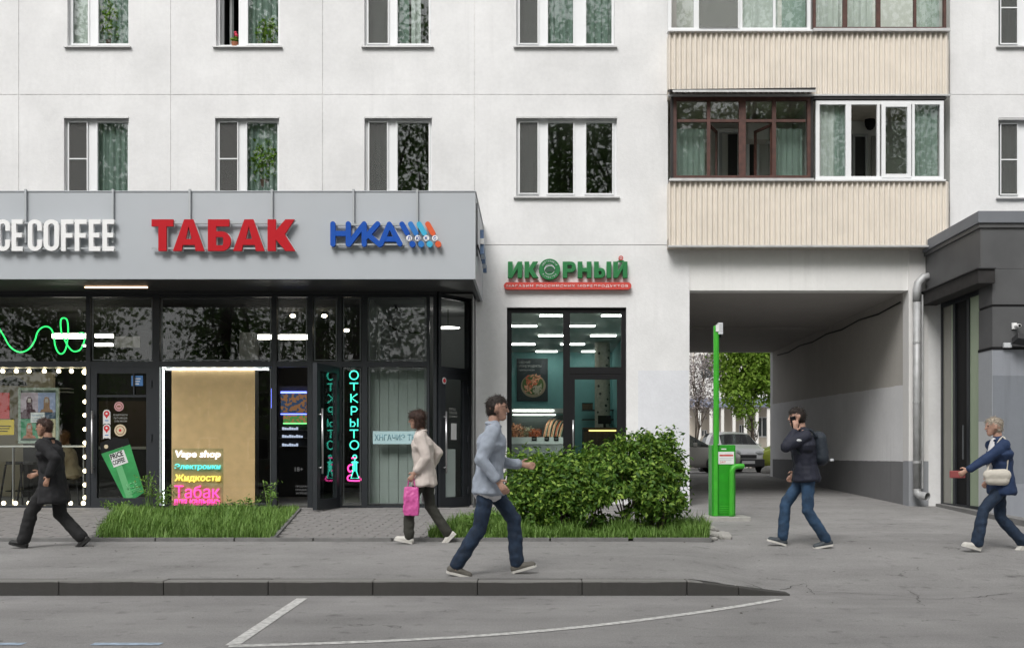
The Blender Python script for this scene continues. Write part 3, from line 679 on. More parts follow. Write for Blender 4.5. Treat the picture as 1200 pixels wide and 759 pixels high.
mb.f = [(3, 2, 1, 0), (4, 5, 6, 7), (0, 1, 5, 4), (1, 2, 6, 5), (2, 3, 7, 6), (3, 0, 4, 7)]; mb.build('awning', 'tar', LA)
box('edge_trim', 'sill_metal', LA, xa+.05, xb, YL-.235, YL-.225, LZ(113.5), LZ(111)); box('side_post', 'tar', LA, LX(786.5), LX(789), YL-.01, YL+.1, z0, z1); box('side_post', 'tar', LA, LX(950), LX(953), YL-.01, YL+.1, z0, z1)
box('sill', 'sill_metal', LA, LX(784), LX(953), YL-.07, YL+.06, LZ(213), LZ(210)); box('sill', 'pvc', LA, LX(954), LX(1107), YL-.06, YL+.06, LZ(213), LZ(211))
glazing(LA, (956, 1106), LZ(211), LZ(118), [(962, 991, 'g'), (997.5, 1028, 'open'), (1031, 1069, 'open'), (1072, 1100, 'g')], 'pvc', .07)
sf = frame_mb(LX(1033), LX(1067.5), LZ(208.5), LZ(121), YL-.012, YL+.05, .07).build('sash', 'pvc', LA); MB().box(LX(1036.5), LX(1063.5), YL+.02, YL+.026, LZ(206), LZ(124.5)).build('pane', 'glass_home', LA)
box('lintel_shadow_board', 'tar', LA, LX(953), LX(1108), YL-.02, YL+.08, LZ(117), LZ(112)).name = 'head_board'  # dark board put in as the shadow under the lintel
# behind the lower glazing
yb = YF+1.08
def bx(a, b): return AX(a, yb), AX(b, yb)
def bz(v): return AZ(v, yb)
frame_mb(*bx(838, 868), bz(212), bz(152), yb-.06, yb, .07).build('door_frame', 'pvc', LA); box('door', 'dark_room', LA, *bx(853, 866), yb-.03, yb-.004, bz(212), bz(158)); box('door', 'room_grey', LA, *bx(839.5, 846), yb-.03, yb-.004, bz(212), bz(155))
frame_mb(*bx(874, 905), bz(214), bz(166), yb-.06, yb, .06).box(*bx(886, 889), yb-.055, yb-.005, bz(212), bz(169)).build('window_frame', 'pvc', LA); box('pane', 'dark_room', LA, *bx(876, 886), yb-.03, yb-.004, bz(212), bz(169))
o = box('water_heater', 'room_white', None, *bx(872, 896), yb-.36, yb-.002, bz(170), bz(148), bevel=.01); tag(o, 'boxy white boiler hanging on the wall inside the brown framed loggia', 'boiler')
frame_mb(*bx(998, 1016), bz(216), bz(158), yb-.06, yb, .05).build('door_frame', 'room_grey', LA); box('door', 'dark_room', LA, *bx(999.5, 1014), yb-.03, yb-.004, bz(216), bz(160)); box('door', 'room_dim', LA, *bx(1021, 1034), yb-.03, yb-.004, bz(216), bz(160))
t = thing('wall_lamp', 'black round wall lamp seen through the open white loggia window', 'lamp', (AX(1018, yb), yb, bz(145))); MB().ball((AX(1018, yb), yb-.08, bz(145)), (.11, .08, .16)).build('lamp_shade', 'black', t, smooth=True); MB().box(AX(1018, yb)-.05, AX(1018, yb)+.05, yb-.03, yb-.001, bz(150), bz(140)).build('bracket', 'black', t)
def lcurtain(label, a, b, top, bot, m, seed, yo=.14):
    o = drape_mb(LX(a), LX(b), LZ(bot)+.02, LZ(top)-.03, YL+yo, .025, .11, seed).build('curtain', m, smooth=True); tag(o, label, 'curtain', 'curtains in the loggias')
lcurtain('pale sheer curtain behind the leftmost pane of the white loggia window', 959, 981, 119, 212, 'sheer_white', 31); lcurtain('greenish sheer curtain beside the open middle of the white loggia window', 980, 992, 119, 212, 'sheer', 32)
lcurtain('pale green curtain behind the rightmost pane of the white loggia window', 1070, 1102, 119, 212, 'sheer', 33)
lcurtain('grey sheer curtain behind the left pane of the brown loggia window', 793, 829, 143, 210, 'sheer', 34, .3); lcurtain('grey sheer curtain behind the right pane of the brown loggia window', 909, 945, 143, 210, 'sheer', 35, .3)
# upper loggia
glazing(LB, (783, 950), LZ(36.5), LZ(-58), [(793, 813, 'g'), (819, 866, 'g'), (870, 906, 'g'), (909, 945, 'g')], 'pvc', .06); box('sill', 'pvc', LB, LX(782), LX(951), YL-.07, YL+.06, LZ(38.5), LZ(36.6))
glazing(LB, (953, 1109), LZ(35), LZ(-58), [(956, 988, 'g'), (993, 1027, 'g'), (1032, 1071, 'g'), (1074, 1104, 'g')], 'brown_wood', .05); box('sill', 'sill_metal', LB, LX(952), LX(1112), YL-.08, YL+.06, LZ(38.5), LZ(35.2))
MB().box(LX(819), LX(866), YL-.025, YL-.022, LZ(34), LZ(-55)).build('fly_screen', 'fly_screen', LB)
box('screen_frame', 'pvc', LB, LX(864.5), LX(866), YL-.03, YL-.021, LZ(34), LZ(-55))
o = MB().box(LX(872), LX(913), YL+.12, YL+.13, LZ(37), LZ(-55)).build('roller_blind', 'sheer_white'); tag(o, 'bright white closed blind in the white upper loggia window', 'blind')
o = MB().box(LX(918), LX(946), YL+.12, YL+.13, LZ(37), LZ(-55)).build('roller_blind', 'sheer'); tag(o, 'pale lilac closed blind beside the bright blind in the upper loggia', 'blind')
lcurtain('white sheer curtain behind the first pane of the brown upper loggia window', 955, 989, -50, 36, 'sheer_white', 36); lcurtain('white sheer curtain behind the second pane of the brown upper loggia window', 992, 1025, -50, 36, 'sheer_white', 37)
lcurtain('sheer curtain behind the last pane of the brown upper loggia window', 1074, 1105, -50, 36, 'sheer', 38)

# ------------------------------------------------------------------ drainpipe
t = thing('drainpipe', 'grey metal drainpipe on the right edge of the passage', 'pipe', (FX(1074), 18.35, .6))
yp = 18.36; px_ = AX(1074.5, yp)
MB().ring([(px_, yp, AZ(352, yp)), (px_, yp, AZ(572, yp))], .064, 14).build('pipe', 'pipe', t, smooth=True)
MB().ring([(AX(1090, yp), yp, AZ(324, yp)), (AX(1082, yp), yp, AZ(325, yp)), (AX(1076, yp), yp, AZ(332, yp)), (px_, yp, AZ(340, yp)), (px_, yp, AZ(353, yp))], .076, 14).build('elbow', 'pipe', t, smooth=True)
MB().ring([(px_, yp, AZ(572, yp)), (px_, yp, AZ(577, yp)), (px_+.04, yp-.06, AZ(580, yp)), (px_+.12, yp-.2, AZ(581, yp))], .074, 14, cap=False).build('outlet', 'pipe', t, smooth=True)
for v in (400, 470, 540):
    MB().ring([(px_, yp, AZ(v, yp)), (px_, yp, AZ(v+2.5, yp))], .072, 14).build('clamp', 'pipe', t)
MB().cyl((px_+.11, yp+.02, AZ(345, yp)), (px_+.11, yp+.02, AZ(572, yp)), .02, n=8).build('conduit', 'pipe', t)
# ------------------------------------------------------------------ shop pavilion in front of the building
SH = thing('shop_pavilion', 'grey fascia shop pavilion with dark glazed storefront built onto the building', 'shop', (-8, 17, .42))
def SX(px): return AX(px, YS)
def SZ(py): return AZ(py, YS)
XR = AX(557, YB); ZT, ZB = AZ(225, YB), AZ(327, YB)
XL = -18.4
for a, b in ((XL, AX(-240, YB)), (AX(-240, YB), XR)):
    box('fascia_panel', 'fascia', SH, a+.003, b-.003 if b < XR else b, YB, YB+.04, ZB, ZT)
box('fascia_panel', 'fascia', SH, XR-.04, XR-.001, YB+.041, YF-.002, ZB, ZT-.002)
box('cap_flashing', 'fascia', SH, XL, XR+.012, YB-.012, YB+.08, ZT+.001, ZT+.018); box('cap_flashing', 'fascia', SH, XR-.06, XR+.012, YB+.081, YF-.004, ZT+.001, ZT+.018)
box('roof', 'tar', SH, XL, XR-.045, YB+.045, YF-.004, ZT-.25, ZT-.2)
box('soffit', 'soffit', SH, XL, XR-.05, YB+.05, YF-.004, ZB+.05, ZB+.1)
box('soffit_trim', 'fascia_dark', SH, XL, XR-.045, YB+.042, YB+.1, ZB-.006, ZB+.049); box('soffit_trim', 'fascia_dark', SH, XR-.1, XR-.045, YB+.101, YF-.006, ZB-.006, ZB+.049)
ZH = AZ(345, YS); ZG = .425         # head and foot of the glazing
# corner of the glazing: short slanted side back to the wall
CX, CY = SX(512), YS; EX, EY = AX(550, 18.36), 18.36
mull = [(-215, -209), (-98, -92), (102, 107), (180, 188), (319, 325), (361, 367), (396, 401), (424, 431)]
TR = (SZ(430), SZ(423.5))
FRM = MB()
for a, b in mull: FRM.box(SX(a), SX(b), YS-.05, YS+.06, ZG, ZH)
FRM.box(SX(500), SX(503.5), YS-.05, YS+.06, ZG, ZH).box(SX(508), CX, YS-.051, YS+.061, ZG, ZH)
edges_ = [XL]+[SX(v) for m_ in mull for v in m_]+[SX(500)]
spans = [(edges_[i], edges_[i+1]) for i in range(0, len(edges_)-1, 2)]
for a, b in spans:
    FRM.box(a, b, YS-.045, YS+.055, ZH-.05, ZH); FRM.box(a, b, YS-.045, YS+.055, TR[0], TR[1])
    if not (SX(325)-.01 < a < SX(326)): FRM.box(a, b, YS-.045, YS+.055, ZG, ZG+.06)
FRM.box(SX(503.5), SX(508), YS-.03, YS+.03, ZH-.05, ZH)
fr = FRM.build('frame', 'frame', SH)
box('head_board', 'fascia_dark', SH, XL, CX, YS-.06, YS+.07, ZH+.001, ZB+.048)
ang = math.atan2(EY-CY, EX-CX); LN = math.hypot(EX-CX, EY-CY); MS = Matrix.Translation((CX, CY, 0)) @ Matrix.Rotation(ang, 4, 'Z')
mb = MB(); mb.box(.001, .06, -.05, .06, ZG, ZH).box(LN-.07, LN-.001, -.05, .06, ZG, ZH).box(.06, LN-.07, -.045, .055, ZH-.05, ZH).box(.06, LN-.07, -.045, .055, AZ(434, 18)-.04, AZ(434, 18)+.05)
mb.xf(MS).build('frame', 'frame', SH); MB().box(0, LN, -.06, .07, ZH+.001, ZB+.046).xf(MS).build('head_board', 'fascia_dark', SH)
TZ = AZ(434, 18)
MB().box(.06, LN-.07, 0, .008, TZ+.05, ZH-.05).xf(MS).build('pane', 'glass_shop', SH)
for k, (a, b) in enumerate(spans):
    MB().box(a, b, YS+.004, YS+.012, TR[1], ZH-.05).build('pane', 'glass_shop', SH)
    if k in (3, 5, 6): continue                     # door openings (coffee door, tobacco door) and its neighbour leaf
    MB().box(a, b, YS+.004, YS+.012, ZG+.06, TR[0]).build('pane', 'glass_shop', SH)
MB().box(SX(367), SX(396), YS+.004, YS+.012, ZG+.06, TR[0]).build('pane', 'glass_shop', SH) if False else None
# thin pale gasket lines round the panes
gm = MB()
for a, b in spans[3:]:
    for z0_, z1_ in ((TR[1], ZH-.05),):
        f_ = frame_mb(a+.02, b-.02, z0_+.02, z1_-.02, YS-.004, YS+.003, .016); i = len(gm.v); gm.v += f_.v; gm.f += [tuple(i+q for q in t_) for t_ in f_.f]
for k in (4, 7, 8):
    a, b = spans[k]; f_ = frame_mb(a+.02, b-.02, ZG+.08, TR[0]-.02, YS-.004, YS+.003, .016); i = len(gm.v); gm.v += f_.v; gm.f += [tuple(i+q for q in t_) for t_ in f_.f]
gm.build('gasket', 'dark_steel', SH)
def door(w, zb, zt, M, rails=None, glassm='glass_shop', handle_left=True, hx=None):
    d = frame_mb(0, w, zb, zt, -.04, .04, .115, .18)
    if rails: d.box(.115, w-.115, -.035, .035, rails-.02, rails+.02)
    D = d.xf(M).build('door', 'frame', SH)
    if rails: MB().box(w*.68, w*.68+.025, -.03, .03, rails+.02, zt-.115).xf(M).build('glazing_bar', 'frame', D)
    MB().box(.115, w-.115, 0, .008, zb+.18, zt-.115).xf(M).build('pane', glassm, D)
    hx = hx if hx is not None else (.06 if handle_left else w-.06)
    h0, h1 = zb+.62, zb+1.72
    MB().cyl((hx, -.11, h0), (hx, -.11, h1), .018).cyl((hx, -.11, h0+.1), (hx, -.03, h0+.1), .012).cyl((hx, -.11, h1-.1), (hx, -.03, h1-.1), .012).xf(M).build('handle', 'steel', D, smooth=True)
    x_ = w-.02 if handle_left else .02
    for z_ in (zb+.3, zb+1.25, zt-.3): MB().cyl((x_, -.055, z_-.06), (x_, -.055, z_+.06), .018).xf(M).build('hinge', 'frame', D)
    return D
coffee_door = door(SX(180)-SX(107), ZG+.01, TR[0], Matrix.Translation((SX(107), YS, 0)), rails=SZ(464))
hx_ = SX(396.5); ox, oy = AX(369, 16.83), 16.83
oang = math.atan2(oy-(YS-.05), ox-hx_); ow = math.hypot(ox-hx_, oy-(YS-.05))
MO = Matrix.Translation((ox, oy, 0)) @ Matrix.Rotation(oang+math.pi, 4, 'Z')
glass('glass_leaf', (.75, .8, .8), .13); open_door = door(ow, ZG+.015, TR[0]-.01, MO, glassm='glass_leaf')
open_door['label'] = 'door leaf standing open towards the street'
salon_door = door(LN-.14, ZG+.01, TZ-.042, MS @ Matrix.Translation((.065, 0, 0)))
# interiors
ZC = ZH+.02
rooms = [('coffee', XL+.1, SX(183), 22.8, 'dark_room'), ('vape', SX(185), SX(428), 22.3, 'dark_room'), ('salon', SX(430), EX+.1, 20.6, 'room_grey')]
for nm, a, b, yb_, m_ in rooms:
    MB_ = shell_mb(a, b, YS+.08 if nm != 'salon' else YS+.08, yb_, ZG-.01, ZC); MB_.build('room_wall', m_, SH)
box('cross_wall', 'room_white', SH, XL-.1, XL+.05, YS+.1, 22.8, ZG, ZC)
MB().quad((EX+.12, 18.3, ZG), (EX+.12, 18.7, ZG), (EX+.12, 18.7, ZC+.3), (EX+.12, 18.3, ZC+.3)).build('reveal', 'facade', SH)
# furniture of the upper part of the vape room: pale wall parts
box('wall_panel', 'room_grey', SH, AX(240, 22), AX(272, 22), 21.9, 22.2, ZG, AZ(392, 22)); box('wall_panel', 'room_grey', SH, AX(282, 21), AX(300, 21), 20.9, 21.2, ZG, AZ(390, 21)); box('wall_panel', 'room_white', SH, AX(192, 20.5), AX(230, 20.5), 20.6, 20.8, ZG, AZ(370, 20.5))
# lamps
emis('tube_light', (1, .93, .82), 9); emis('warm_strip', (1, .66, .42), 3.2); emis('cool_light', (1, .97, .93), 11); emis('bulb', (1, .82, .52), 9); emis('led_white', (.95, 1, .98), 4); emis('spot_glow', (1, .86, .66), 14)
def lamp(name, label, cat, x0, x1, y, z, dz=.05, m='tube_light', group=None, dy=.08):
    t = thing(name, label, cat, ((x0+x1)/2, y, z), group=group)
    MB().box(x0, x1, y, y+dy, z, z+dz).build('tube', m, t); MB().box(x0, x1, y-.005, y+dy+.005, z+dz, z+dz+.03).build('housing', 'steel', t)
    for x in (x0+.1, x1-.1): MB().cyl((x, y+dy/2, z+dz+.03), (x, y+dy/2, ZC), .006, n=6).build('cord', 'black', t)
lamp('tube_lamp', 'long white tube lamp behind the green neon squiggle', 'lamp', AX(61, 20), AX(103, 20), 20, AZ(396, 20), .09, group='tube lamps in the coffee shop')
lamp('tube_lamp', 'upper short white tube lamp behind the pane above the coffee shop door', 'lamp', AX(111, 20), AX(131, 20), 20, AZ(395, 20), .06, group='tube lamps in the coffee shop')
lamp('tube_lamp', 'lower short white tube lamp above the coffee shop door', 'lamp', AX(111, 21.5), AX(131, 21.5), 21.5, AZ(405, 21.5), .05, group='tube lamps in the coffee shop')
lamp('tube_lamp', 'thin white tube lamp low behind the neon squiggle beside the door frame', 'lamp', AX(96, 21.5), AX(103, 21.5), 21.5, AZ(405.5, 21.5), .03, group='tube lamps in the coffee shop')
lamp('tube_lamp', 'white tube lamp across the panes above the open tobacco shop door', 'lamp', AX(302, 20), AX(361, 20), 20, AZ(397, 20), .085)
t = thing('soffit_lamp', 'thin warm strip lamp under the grey fascia above the coffee shop door', 'lamp', (SX(140), 17.2, ZB)); MB().box(AX(100, 17.2), AX(173, 17.2), 17.17, 17.21, ZB+.028, ZB+.046).build('tube', 'warm_strip', t); MB().box(AX(100, 17.2), AX(173, 17.2), 17.21, 17.25, ZB+.02, ZB+.047).build('housing', 'fascia_dark', t)
for px, py, Y, lab in ((210, 367, 20.2, 'left ceiling spot of the pair at the left of the pane above the beige screen'), (217, 369, 20.2, 'right ceiling spot of the pair at the left of the pane above the beige screen'), (343, 370, 20, 'small ceiling spot above the open tobacco shop door'), (380, 370, 20, 'small ceiling spot above the open door leaf'), (406, 387, 19.4, 'bright ceiling spot above the turquoise neon word')):
    t = thing('spot_lamp', lab, 'lamp', (AX(px, Y), Y, AZ(py, Y)), group='ceiling spots in the tobacco shop'); p = (AX(px, Y), Y, AZ(py, Y))
    MB().ball(p, (.055, .03, .035)).build('bulb', 'spot_glow', t, smooth=True); MB().cyl((p[0], p[1], p[2]+.025), (p[0], p[1], p[2]+.13), .06).build('housing', 'black', t); MB().cyl((p[0], p[1], p[2]+.13), (p[0], p[1], ZC), .008, n=6).build('cord', 'black', t)
for px, py, Y, lab in ((239, 379, 20.6, 'upper pendant spot in the middle of the pane above the beige screen'), (244, 386, 20.6, 'lower pendant spot in the middle of the pane above the beige screen'), (531-6, 384, 19.6, 'pale long lamp behind the slanted pane')):
    t = thing('pendant_lamp', lab, 'lamp', (AX(px, Y), Y, AZ(py, Y))); p = (AX(px, Y), Y, AZ(py, Y))
    MB().ball(p, (.05, .03, .05) if px < 400 else (.24, .03, .025)).build('bulb', 'cool_light', t, smooth=True); MB().cyl((p[0], p[1], p[2]+.03), (p[0], p[1], ZC), .008, n=6).build('cord', 'black', t)

# beige printed screen and its light strip, vape window
mat('kraft', (.92, .60, .31), .7, var=.08, scale=6)
o = box('window_screen', 'kraft', None, SX(199), SX(297), YS+.09, YS+.1, SZ(595), SZ(430)); tag(o, 'tall beige screen behind the tobacco shop window', 'screen')
t = thing('light_strip', 'white glowing light strip round the window of the beige screen', 'light strip', (SX(188.5), YS+.07, ZG))
MB().ring([(SX(190), YS+.05, SZ(592)), (SX(190), YS+.05, SZ(430)), (SX(190.5), YS+.05, SZ(429.5))]+[(SX(190+i*4), YS+.05, SZ(431.5+(.5 if i % 3 else 0))) for i in range(1, 32)], .018, 8).build('tube', 'led_white', t); MB().box(SX(188.2), SX(189), YS+.062, YS+.075, SZ(594), SZ(429)).build('channel', 'white', t)

# neon
emis('neon_white', (1, .93, 1), 2.2); emis('neon_aqua', (.10, .75, .75), 1.6); emis('neon_yellow', (.95, .75, .12), 1.7); emis('neon_pink', (1, .06, .36), 2.0); emis('neon_green', (.03, .9, .16), 1.8); emis('neon_teal', (.06, .75, .55), 1.9)
yn = YS+.065
t = thing('neon_sign', 'stacked neon words in white, turquoise, yellow and pink on the beige screen', 'neon sign', (SX(203), yn, SZ(596)))
def nline(body, m, a, b, top, bot, bold=.012, **kw):
    text('neon_word', body, m, t, SX(a), yn, SZ(bot), SZ(top)-SZ(bot), SX(b)-SX(a), .012, bold, **kw)
nline('Vape shop', 'neon_white', 204, 257, 527.5, 538, shear=.12); nline('Электронки', 'neon_aqua', 203, 257, 543, 551, shear=.1); nline('Жидкости', 'neon_yellow', 203, 257, 555.5, 565, shear=.1)
nline('Табак', 'neon_pink', 203, 256, 568.5, 583.5, .0); nline('для кальяна', 'neon_pink', 202, 256, 584.5, 593, .02)
MB().box(SX(200), SX(260), yn+.015, yn+.02, SZ(596), SZ(525)).build('backing', 'glass_home', t)
t = thing('neon_sign', 'green neon squiggle across the top pane of the coffee shop', 'neon sign', (SX(50), yn, SZ(415)))
sq = [(-30, 372), (-12, 374), (0, 390), (8, 404), (17, 411), (25, 411.5), (33, 407), (39, 398), (42, 389), (47, 383.5), (53, 382), (58, 385), (61, 393), (62, 403), (65, 411), (69, 414), (73, 411.5), (76, 404), (78, 388), (77, 375), (73, 372), (69.5, 375), (70, 388), (73, 396), (77, 404), (82, 410), (87, 411), (92, 408.5), (96, 401), (97.5, 393), (95, 389.5), (91, 390)]
def cr(P, n=6):
    out = []
    for i in range(len(P)-1):
        p = [P[max(i-1, 0)], P[i], P[i+1], P[min(i+2, len(P)-1)]]
        for k in range(n):
            u = k/n; out.append(tuple(.5*((2*p[1][j])+(-p[0][j]+p[2][j])*u+(2*p[0][j]-5*p[1][j]+4*p[2][j]-p[3][j])*u*u+(-p[0][j]+3*p[1][j]-3*p[2][j]+p[3][j])*u**3) for j in range(len(P[0]))))
    return out+[tuple(P[-1])]
MB().ring([(SX(a), yn+.012*math.sin(i*.09), SZ(b)) for i, (a, b) in enumerate(cr(sq))], .012, 8).build('tube', 'neon_green', t, smooth=True)
# OTKRYTO in turquoise tube letters with a pink hookah
t = thing('neon_sign', 'vertical turquoise neon word with a pink hookah behind the narrow pane', 'neon sign', (SX(412), yn, SZ(565)))
def circ(cx, cy, r, n=18): return [(cx+r*math.cos(2*math.pi*i/n), cy+r*math.sin(2*math.pi*i/n)) for i in range(n+1)]
def nt(paths, m, nm='letter', rr=.011):
    mb = MB()
    for P in paths: mb.ring([(SX(a), yn, SZ(b)) for a, b in P], rr, 8)
    return mb.build(nm, m, t, smooth=True)
nt([circ(414, 439, 5)], 'neon_teal'); nt([[(409, 448.5), (419, 448.5)], [(414, 448.5), (414, 457)]], 'neon_teal'); nt([[(410.5, 461), (410.5, 471)], [(418, 461), (411, 466), (418.5, 471)]], 'neon_teal')
nt([[(411, 486), (411, 476)]+[(411, 476), (416, 476.3), (418, 479), (416, 481.6), (411, 482)]], 'neon_teal'); nt([[(410, 490), (410, 499.5), (414, 499), (415.5, 496.5), (414, 494), (410, 494)], [(418.5, 490), (418.5, 499.5)]], 'neon_teal'); nt([[(409, 503.5), (419, 503.5)], [(414, 503.5), (414, 513)]], 'neon_teal'); nt([circ(414.5, 521, 5)], 'neon_teal')
nt([circ(415, 535, 2.2, 10), [(415, 538), (415, 552)], [(413, 540), (413, 552), (410.5, 560), (419.5, 560), (417, 552), (417, 540)], [(411, 541.5), (419, 541.5)]], 'neon_teal', 'hookah_outline')
nt([[(417, 536), (411, 536.5)], cr([(413, 544), (408.5, 545), (407, 549), (409, 552.5), (412, 551)], 4), cr([(411, 556), (407, 558), (407, 562), (412, 563), (420, 563), (422, 561.5), (420, 558)], 4)], 'neon_pink', 'hookah_outline', .014)
# products on the shelf wall behind the open door
t = thing('display_wall', 'dark shop shelving with a lit menu screen seen through the open doorway', 'shelves', (AX(343, 20.8), 20.8, ZG))
Y_ = 20.8
MB().box(AX(326, Y_), AX(372, Y_), Y_+.05, Y_+.3, ZG, AZ(452, Y_)).build('cabinet', 'charcoal', t)
def screen_mat(name, a, b, s):
    m = bpy.data.materials.new(name); m.use_nodes = True; MATS[name] = m; nt_ = m.node_tree; p = _pr(m)
    v = nt_.nodes.new('ShaderNodeTexVoronoi'); v.inputs['Scale'].default_value = 22; ge = nt_.nodes.new('ShaderNodeNewGeometry'); r = nt_.nodes.new('ShaderNodeValToRGB')
    el = r.color_ramp.elements; el[0].color = (*a, 1); el[1].color = (*b, 1); k = el.new(.5); k.color = (.25, .12, .05, 1); r.color_ramp.interpolation = 'CONSTANT'
    se = nt_.nodes.new('ShaderNodeSeparateColor'); nt_.links.new(ge.outputs['Position'], v.inputs['Vector']); nt_.links.new(v.outputs['Color'], se.inputs[0]); nt_.links.new(se.outputs[0], r.inputs[0])
    p.inputs['Base Color'].default_value = (.02, .02, .02, 1); nt_.links.new(r.outputs[0], p.inputs['Emission Color']); p.inputs['Emission Strength'].default_value = s
screen_mat('menu_picture', (.03, .06, .12), (.3, .22, .12), .55); screen_mat('menu_green', (.05, .18, .04), (.35, .3, .08), .8)
emis('led_blue', (.15, .2, 1), 3); emis('led_green', (.2, .9, .25), 1.4); emis('pack_glow', (.6, .7, .9), .55)
MB().box(AX(329, Y_), AX(359, Y_), Y_, Y_+.04, AZ(483, Y_), AZ(461, Y_)).build('menu_screen', 'menu_picture', t); MB().box(AX(332, Y_), AX(359, Y_), Y_, Y_+.04, AZ(495, Y_), AZ(486, Y_)).build('menu_screen', 'menu_green', t)
MB().box(AX(329, Y_), AX(359, Y_), Y_-.01, Y_+.03, AZ(460.5, Y_), AZ(458.5, Y_)).build('light_bar', 'led_blue', t); MB().box(AX(329, Y_), AX(359, Y_), Y_-.01, Y_+.03, AZ(485.5, Y_), AZ(484.3, Y_)).build('light_bar', 'led_blue', t); MB().box(AX(332, Y_), AX(359, Y_), Y_-.01, Y_+.03, AZ(496.5, Y_), AZ(495.2, Y_)).build('light_bar', 'led_green', t)
for k, yy in enumerate((503, 512, 522)):
    MB().box(AX(329, Y_), AX(372, Y_), Y_-.14, Y_+.05, AZ(yy+1.5, Y_), AZ(yy+.7, Y_)).build('shelf', 'dark_steel', t)
    for i in range(9 if k == 1 else 7):
        x = AX(332+i*2.7, Y_); MB().box(x, x+.035, Y_-.1, Y_-.06, AZ(yy+.6, Y_), AZ(yy-2.6+.5*(i % 3), Y_)).build('pack', 'pack_glow', t)
emis('print_soft', (.75, .75, .75), .12)
text('lettering', '18+', 'print_soft', t, AX(345, Y_), Y_+.04, AZ(552, Y_), .09); 
for k in range(3): text('lettering', 'ПРОДАЖА ЛИЦАМ' if k == 0 else 'МЛАДШЕ 18 ЛЕТ' if k == 1 else 'ЗАПРЕЩЕНА', 'print_soft', t, AX(346, Y_), Y_+.04, AZ(571+k*4, Y_), .045)
o = box('blue_tube', 'led_blue', None, AX(317, 19), AX(318.3, 19), 19, 19.03, AZ(478, 19), AZ(455, 19)); tag(o, 'narrow vertical blue light behind the right edge of the beige screen window', 'light')
# bicycles stored on the mezzanine
def bicycle(label, x, z, s, yy):
    t = thing('bicycle', label, 'bicycle', (x, yy, z), group='bicycles stored above the beige screen')
    def wh(cx):
        w = MB().ring([(cx+.34*s*math.cos(a), yy, z+.35*s+.34*s*math.sin(a)) for a in np.linspace(0, 2*math.pi, 25)[:-1]], .018, 6, True)
        w.cyl((cx, yy-.03, z+.35*s), (cx, yy+.03, z+.35*s), .03, n=8)
        for k in range(8):
            a = k*math.pi/4; w.ring([(cx, yy, z+.35*s), (cx+.33*s*math.cos(a), yy, z+.35*s+.33*s*math.sin(a))], .003, 4)
        w.build('wheel', 'black', t)
    wh(x-.52*s); wh(x+.52*s); P = lambda a, b: (x+a*s, yy, z+b*s)
    f = MB()
    for a, b in (((-.52, .35), (-.05, .3)), ((-.05, .3), (-.2, .82)), ((-.52, .35), (-.2, .75)), ((-.05, .3), (.33, .72)), ((-.18, .76), (.33, .8)), ((.52, .35), (.33, .88)), ((.33, .88), (.3, .98))): f.cyl(P(*a), P(*b), .016, n=8)
    f.build('bicycle_frame', 'charcoal', t); MB().ball(P(-.21, .86), (.12, .05, .03)).build('saddle', 'black', t); MB().ring([P(.3, .98), P(.4, 1.0), P(.47, .94), P(.42, .86)], .014, 6).build('handlebar', 'black', t)
mz = AZ(424, 19.6)
o = box('mezzanine_shelf', 'charcoal', None, SX(187)+.05, AX(322, 19.6), 19.3, 20.3, mz-.06, mz); tag(o, 'dark high shelf carrying bicycles behind the pane above the beige screen', 'shelf')
bicycle('left bicycle on the high shelf with one wheel under the warm spots', AX(214, 19.7), mz, .58, 19.6); bicycle('right bicycle on the high shelf under the pendant spots', AX(246, 19.7), mz, .58, 19.85)
# blinds of the salon window
t = thing('vertical_blind', 'pale green grey vertical slat blind filling the salon window', 'blind', (SX(466), YS+.2, SZ(432)))
for i in range(6):
    a = SX(431.5+i*11.2); o = MB().box(a, a+SX(11)-SX(.3), YS+.2+(.012 if i % 2 else 0), YS+.206+(.012 if i % 2 else 0), ZG+.08, SZ(432)).build('slat', 'blind', t)
MB().box(SX(431), SX(500), YS+.18, YS+.24, SZ(432), SZ(429)).build('rail', 'white', t)
mat('aqua_film', (.42, .60, .63), .5); mat('aqua_print', (.13, .28, .34), .6)
t = thing('window_banner', 'pale aqua banner with letters across the salon window', 'banner', (SX(462), YS-.01, SZ(512))); MB().box(SX(437), SX(488), YS-.006, YS-.001, SZ(520), SZ(505)).build('film', 'aqua_film', t)
text('lettering', 'ХНГАЧИЭ ТН', 'aqua_print', t, SX(439), YS-.0065, SZ(516), SZ(508.5)-SZ(516), SX(487)-SX(439), .002, .01)
o = box('pipe_column', 'room_white', None, AX(431, 18.8), AX(443, 18.8), 18.8, 19.1, ZG, ZC-.03); tag(o, 'pale column behind the top left of the salon window', 'column')
mat('hang', (.03, .03, .03), .6); t = thing('cable', 'sagging black cable behind the upper salon pane', 'cable', (SX(465), 19, SZ(370)))
MB().ring([(AX(a, 19), 19, AZ(b, 19)) for a, b in cr([(440, 362), (452, 374), (463, 386), (478, 389), (496, 390)], 4)], .02, 6).build('cable_run', 'hang', t); MB().ring([(AX(a, 19), 19, AZ(b, 19)) for a, b in cr([(463, 348), (464, 360), (470, 366), (484, 368), (498, 368)], 4)], .02, 6).build('cable_run', 'hang', t)

